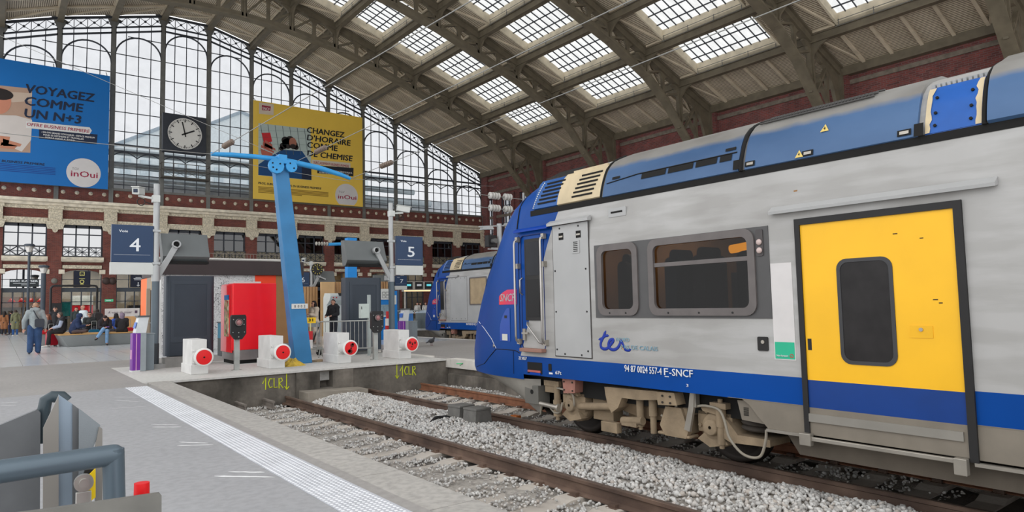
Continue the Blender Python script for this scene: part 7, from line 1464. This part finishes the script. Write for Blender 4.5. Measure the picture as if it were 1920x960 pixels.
person('person in a navy puffer jacket with the hood up, seated sideways on the bench', PX(138, 34.75), -PI/2-.15, dict(chest=(0,.12,.97), neck=(0,.19,1.13), head=(0,.24,1.27), shL=(-.19,.14,1.07), shR=(.19,.14,1.07), elL=(-.24,.2,.82), elR=(.24,.2,.82), wrL=(-.12,.42,.86), wrR=(.12,.42,.86), knL=(-.15,.46,.64), knR=(.16,.44,.64), anL=(-.05,.2,.6), anR=(.05,.3,.6), toL=(.1,.22,.58), toR=(-.08,.34,.58)), (44,58,92), (94,82,82), (50,46,46), (40,32,30), 'short', False, 'up', 1.78, .05, True)
person('person with glasses in a dark jacket seated facing us, holding a phone', PX(168, 37.3), PI-.1, dict(knL=(-.2,.4,.62), knR=(.2,.4,.62), wrL=(-.08,.3,.86), wrR=(.1,.32,.84)), (52,56,56), (60,62,70), (50,46,46), (38,32,30), 'short', False, None, 1.8, .02, True)
q = MB(); q.ring(rrect(-.065,-.01,-.02,.02,.015), rrect(-.06,-.015,-.015,.015,.012), 'Y', .115, .122); q.ring(rrect(.01,.065,-.02,.02,.015), rrect(.015,.06,-.015,.015,.012), 'Y', .115, .122); q.bar((-.01,.12,0),(.01,.12,0),.006); o = q.build('eyeglasses', BLK); o.location = (PX(168,37.3)[0], 37.3-.09, 1.31*1.8/1.75+.005); o.rotation_euler[2] = PI-.1; tag(o, 'dark rimmed eyeglasses worn by the person holding a phone in a dark jacket', 'glasses')
person('bald person in a white shirt standing behind the bench', PX(156, 39.5), PI/2+.5, None, (206,216,220), (60,64,74), (50,46,46), (150,120,100), 'none', False, None, 1.84, .02)
person('person in a black coat bent over a phone, light blue jeans, legs crossed', PX(197, 34.6), PI-.1, dict(chest=(0,.12,.95), neck=(0,.2,1.1), head=(0,.28,1.2), look=(0,.8,-.6), shL=(-.18,.14,1.06), shR=(.18,.14,1.06), elL=(-.22,.22,.8), elR=(.22,.22,.8), wrL=(-.08,.42,.8), wrR=(.08,.42,.8), knL=(-.08,.48,.66), knR=(.06,.5,.74), anR=(.3,.62,.36), toR=(.36,.76,.28), anL=(-.08,.5,.1), toL=(-.1,.68,.035)), (46,42,46), (126,164,204), (52,46,44), (44,30,28), 'long', False, 'down', 1.7, .025, True)
q = MB(); q.prism(rrect(-.075,.075,-.035,.035,.01), 'Y', -.005, .005); o = q.build('phone', mat('phone_violet', (120,90,150), .3)); o.location = (PX(197,34.6)[0]+.04, 34.13, .80); o.rotation_euler = (.7,0,-.1); tag(o, 'phone held by the person in light blue jeans', 'phone')
q = MB(); q.prism(rrect(-.04,.04,-.075,.075,.01), 'Y', -.005, .005); o = q.build('phone', BLK); o.location = (PX(168,37.3)[0], 36.9, .92); o.rotation_euler = (.6,0,0); tag(o, 'dark phone held by the person with glasses', 'phone')
person('person in a black coat and mauve headscarf seated with the back to us', PX(229, 34.65), -.1, dict(knL=(-.1,.45,.64), knR=(.1,.45,.64), anL=(-.1,.85,.61), anR=(.1,.85,.61), toL=(-.12,.9,.72), toR=(.12,.9,.72)), (48,46,48), (44,42,46), (60,56,56), (60,50,50), 'none', True, None, 1.7, .03, True, face=False, scarf=(140,124,142))
person('person in a blue jacket with long dark hair beside the mauve headscarf', PX(220, 35.95), .6, None, (58,92,180), (50,50,60), (50,46,46), (34,28,30), 'long', False, None, 1.68, .01, True, face=False)
person('person in black with a black cap standing behind the bench end', PX(103, 42.0), PI, None, (40,40,44), (44,46,56), (40,40,42), (40,34,32), 'short', False, None, 1.8, .02, cap=(34,34,36))
person('person in dark clothes standing by the entrance behind the white shirt', PX(143, 48.5), PI-.3, None, (52,60,60), (50,56,66), (50,46,46), (44,36,32), 'short', False, 'down', 1.8, .02)
person('person with a dark backpack standing behind the black frame', PX(182, 41.5), .1, None, (62,58,58), (50,50,56), (46,42,42), (50,40,36), 'short', False, 'down', 1.62, .03, face=False)
q = MB(); q.prism(rrect(-.19,.19,.95,1.38,.09), 'Y', -.42, -.2); o = q.build('backpack', mat('backpack_dark', (52,48,48), .8, var=.15), bevel=.02); o.location = PX(182, 41.5); o.rotation_euler[2] = .1; tag(o, 'dark backpack worn by the person behind the black frame', 'backpack')
person('person in a cream coat with dark hair standing by the timber screen', (10.0, 26.0, 0), PI/2+.25, dict(elL=(-.22,.08,1.15), wrL=(-.1,.28,1.2), elR=(.22,.06,1.14), wrR=(.1,.26,1.12)), (220,204,186), (206,192,180), (150,140,130), (38,28,28), 'long', True, None, 1.72, .03)
person('person in a black puffer jacket standing by the photo machine', (11.05, 26.6, 0), PI/2+.5, dict(look=(-.35,.93,0), elL=(-.25,.05,1.14), wrL=(-.16,.3,1.08), elR=(.25,.05,1.14), wrR=(.14,.3,1.06)), (38,38,42), (44,46,54), (40,40,42), (50,36,30), 'short', False, 'down', 1.78, .04)
for i, (px, Y_, rz, tp) in enumerate(((783, 50, 2.6, (206,204,200)), (797, 49, 3.4, (214,212,208)), (788, 53, 3.0, (50,46,50)))):
    a = at(px, 600, Y=Y_); person(['person in a pale top beyond the ticket gates','person in a white top beyond the ticket gates, nearest the far train','person in dark clothes far beyond the ticket gates'][i], (a.x, Y_, 0), rz, None, tp, (60,60,66), (50,46,46), (44,36,32), 'long' if i else 'bun', False, None, 1.7, .01, face=False)
# luggage by the bench
def suitcase(x, y, rz, rgb, w_, h, lb):
    s = thing('suitcase', lb, 'suitcase', (x, y, 0), rz, 'suitcases'); q = MB(); q.prism(rrect(-w_/2, w_/2, .06, h, .06), 'Y', -.12, .12); q.build('shell', mat('case_%d_%d_%d' % rgb, rgb, .4, var=.06), s, .02); q = MB(); q.tube([(-.1,.06,h), (-.1,.06,h+.35), (-.09,.06,h+.38), (.09,.06,h+.38), (.1,.06,h+.35), (.1,.06,h)], .011, 6); q.build('handle', POST, s); q = MB()
    for dx in (-w_/2+.06, w_/2-.06):
        for dy in (-.07,.07): q.cyl((dx-.015,dy,.03), (dx+.015,dy,.03), .03, n=10); q.cyl((dx,dy,.03), (dx,dy,.07), .012, n=6)
    q.build('wheel', TK, s); return s
suitcase(PX(98,35.6)[0], 35.6, .4, (176,16,40), .4, .6, 'dark red suitcase standing left of the bench'); suitcase(PX(177,36.5)[0], 36.5, 0, (10,104,140), .42, .66, 'teal suitcase standing behind the bench'); suitcase(PX(242,36.3)[0], 36.3, .3, (206,30,44), .38, .7, 'bright red suitcase standing beside the ticket validator, beyond the bench')
q = MB(); q.prism([(-.16,0),(.16,0),(.14,.32),(-.14,.32)], 'Y', -.08, .08); q.tube([(-.08,0,.32),(-.07,0,.42),(.07,0,.42),(.08,0,.32)], .01, 5); o = q.build('paper_bag', mat('bag_mint', (110,180,160), .7)); o.location = (5.28, 34.6, 0); tag(o, 'mint green carrier bag at the far end of the bench', 'bag')
b2 = thing('bench', 'farther grey concrete bench behind the first, mostly hidden by the seated people', 'bench', (PX(150, 37.7)[0], 37.65, 0)); q = MB(); q.box(-1.5, 1.5, -.35, .4, 0, .5); q.build('body', mat('bench_grey', (142,146,146), .6, var=.08), b2, .03); q = MB(); q.box(-1.52, 1.52, -.37, .42, .5, .54); q.build('timber_top', mat('bench_wood', (206,160,100), .6, var=.12, scale=4), b2)
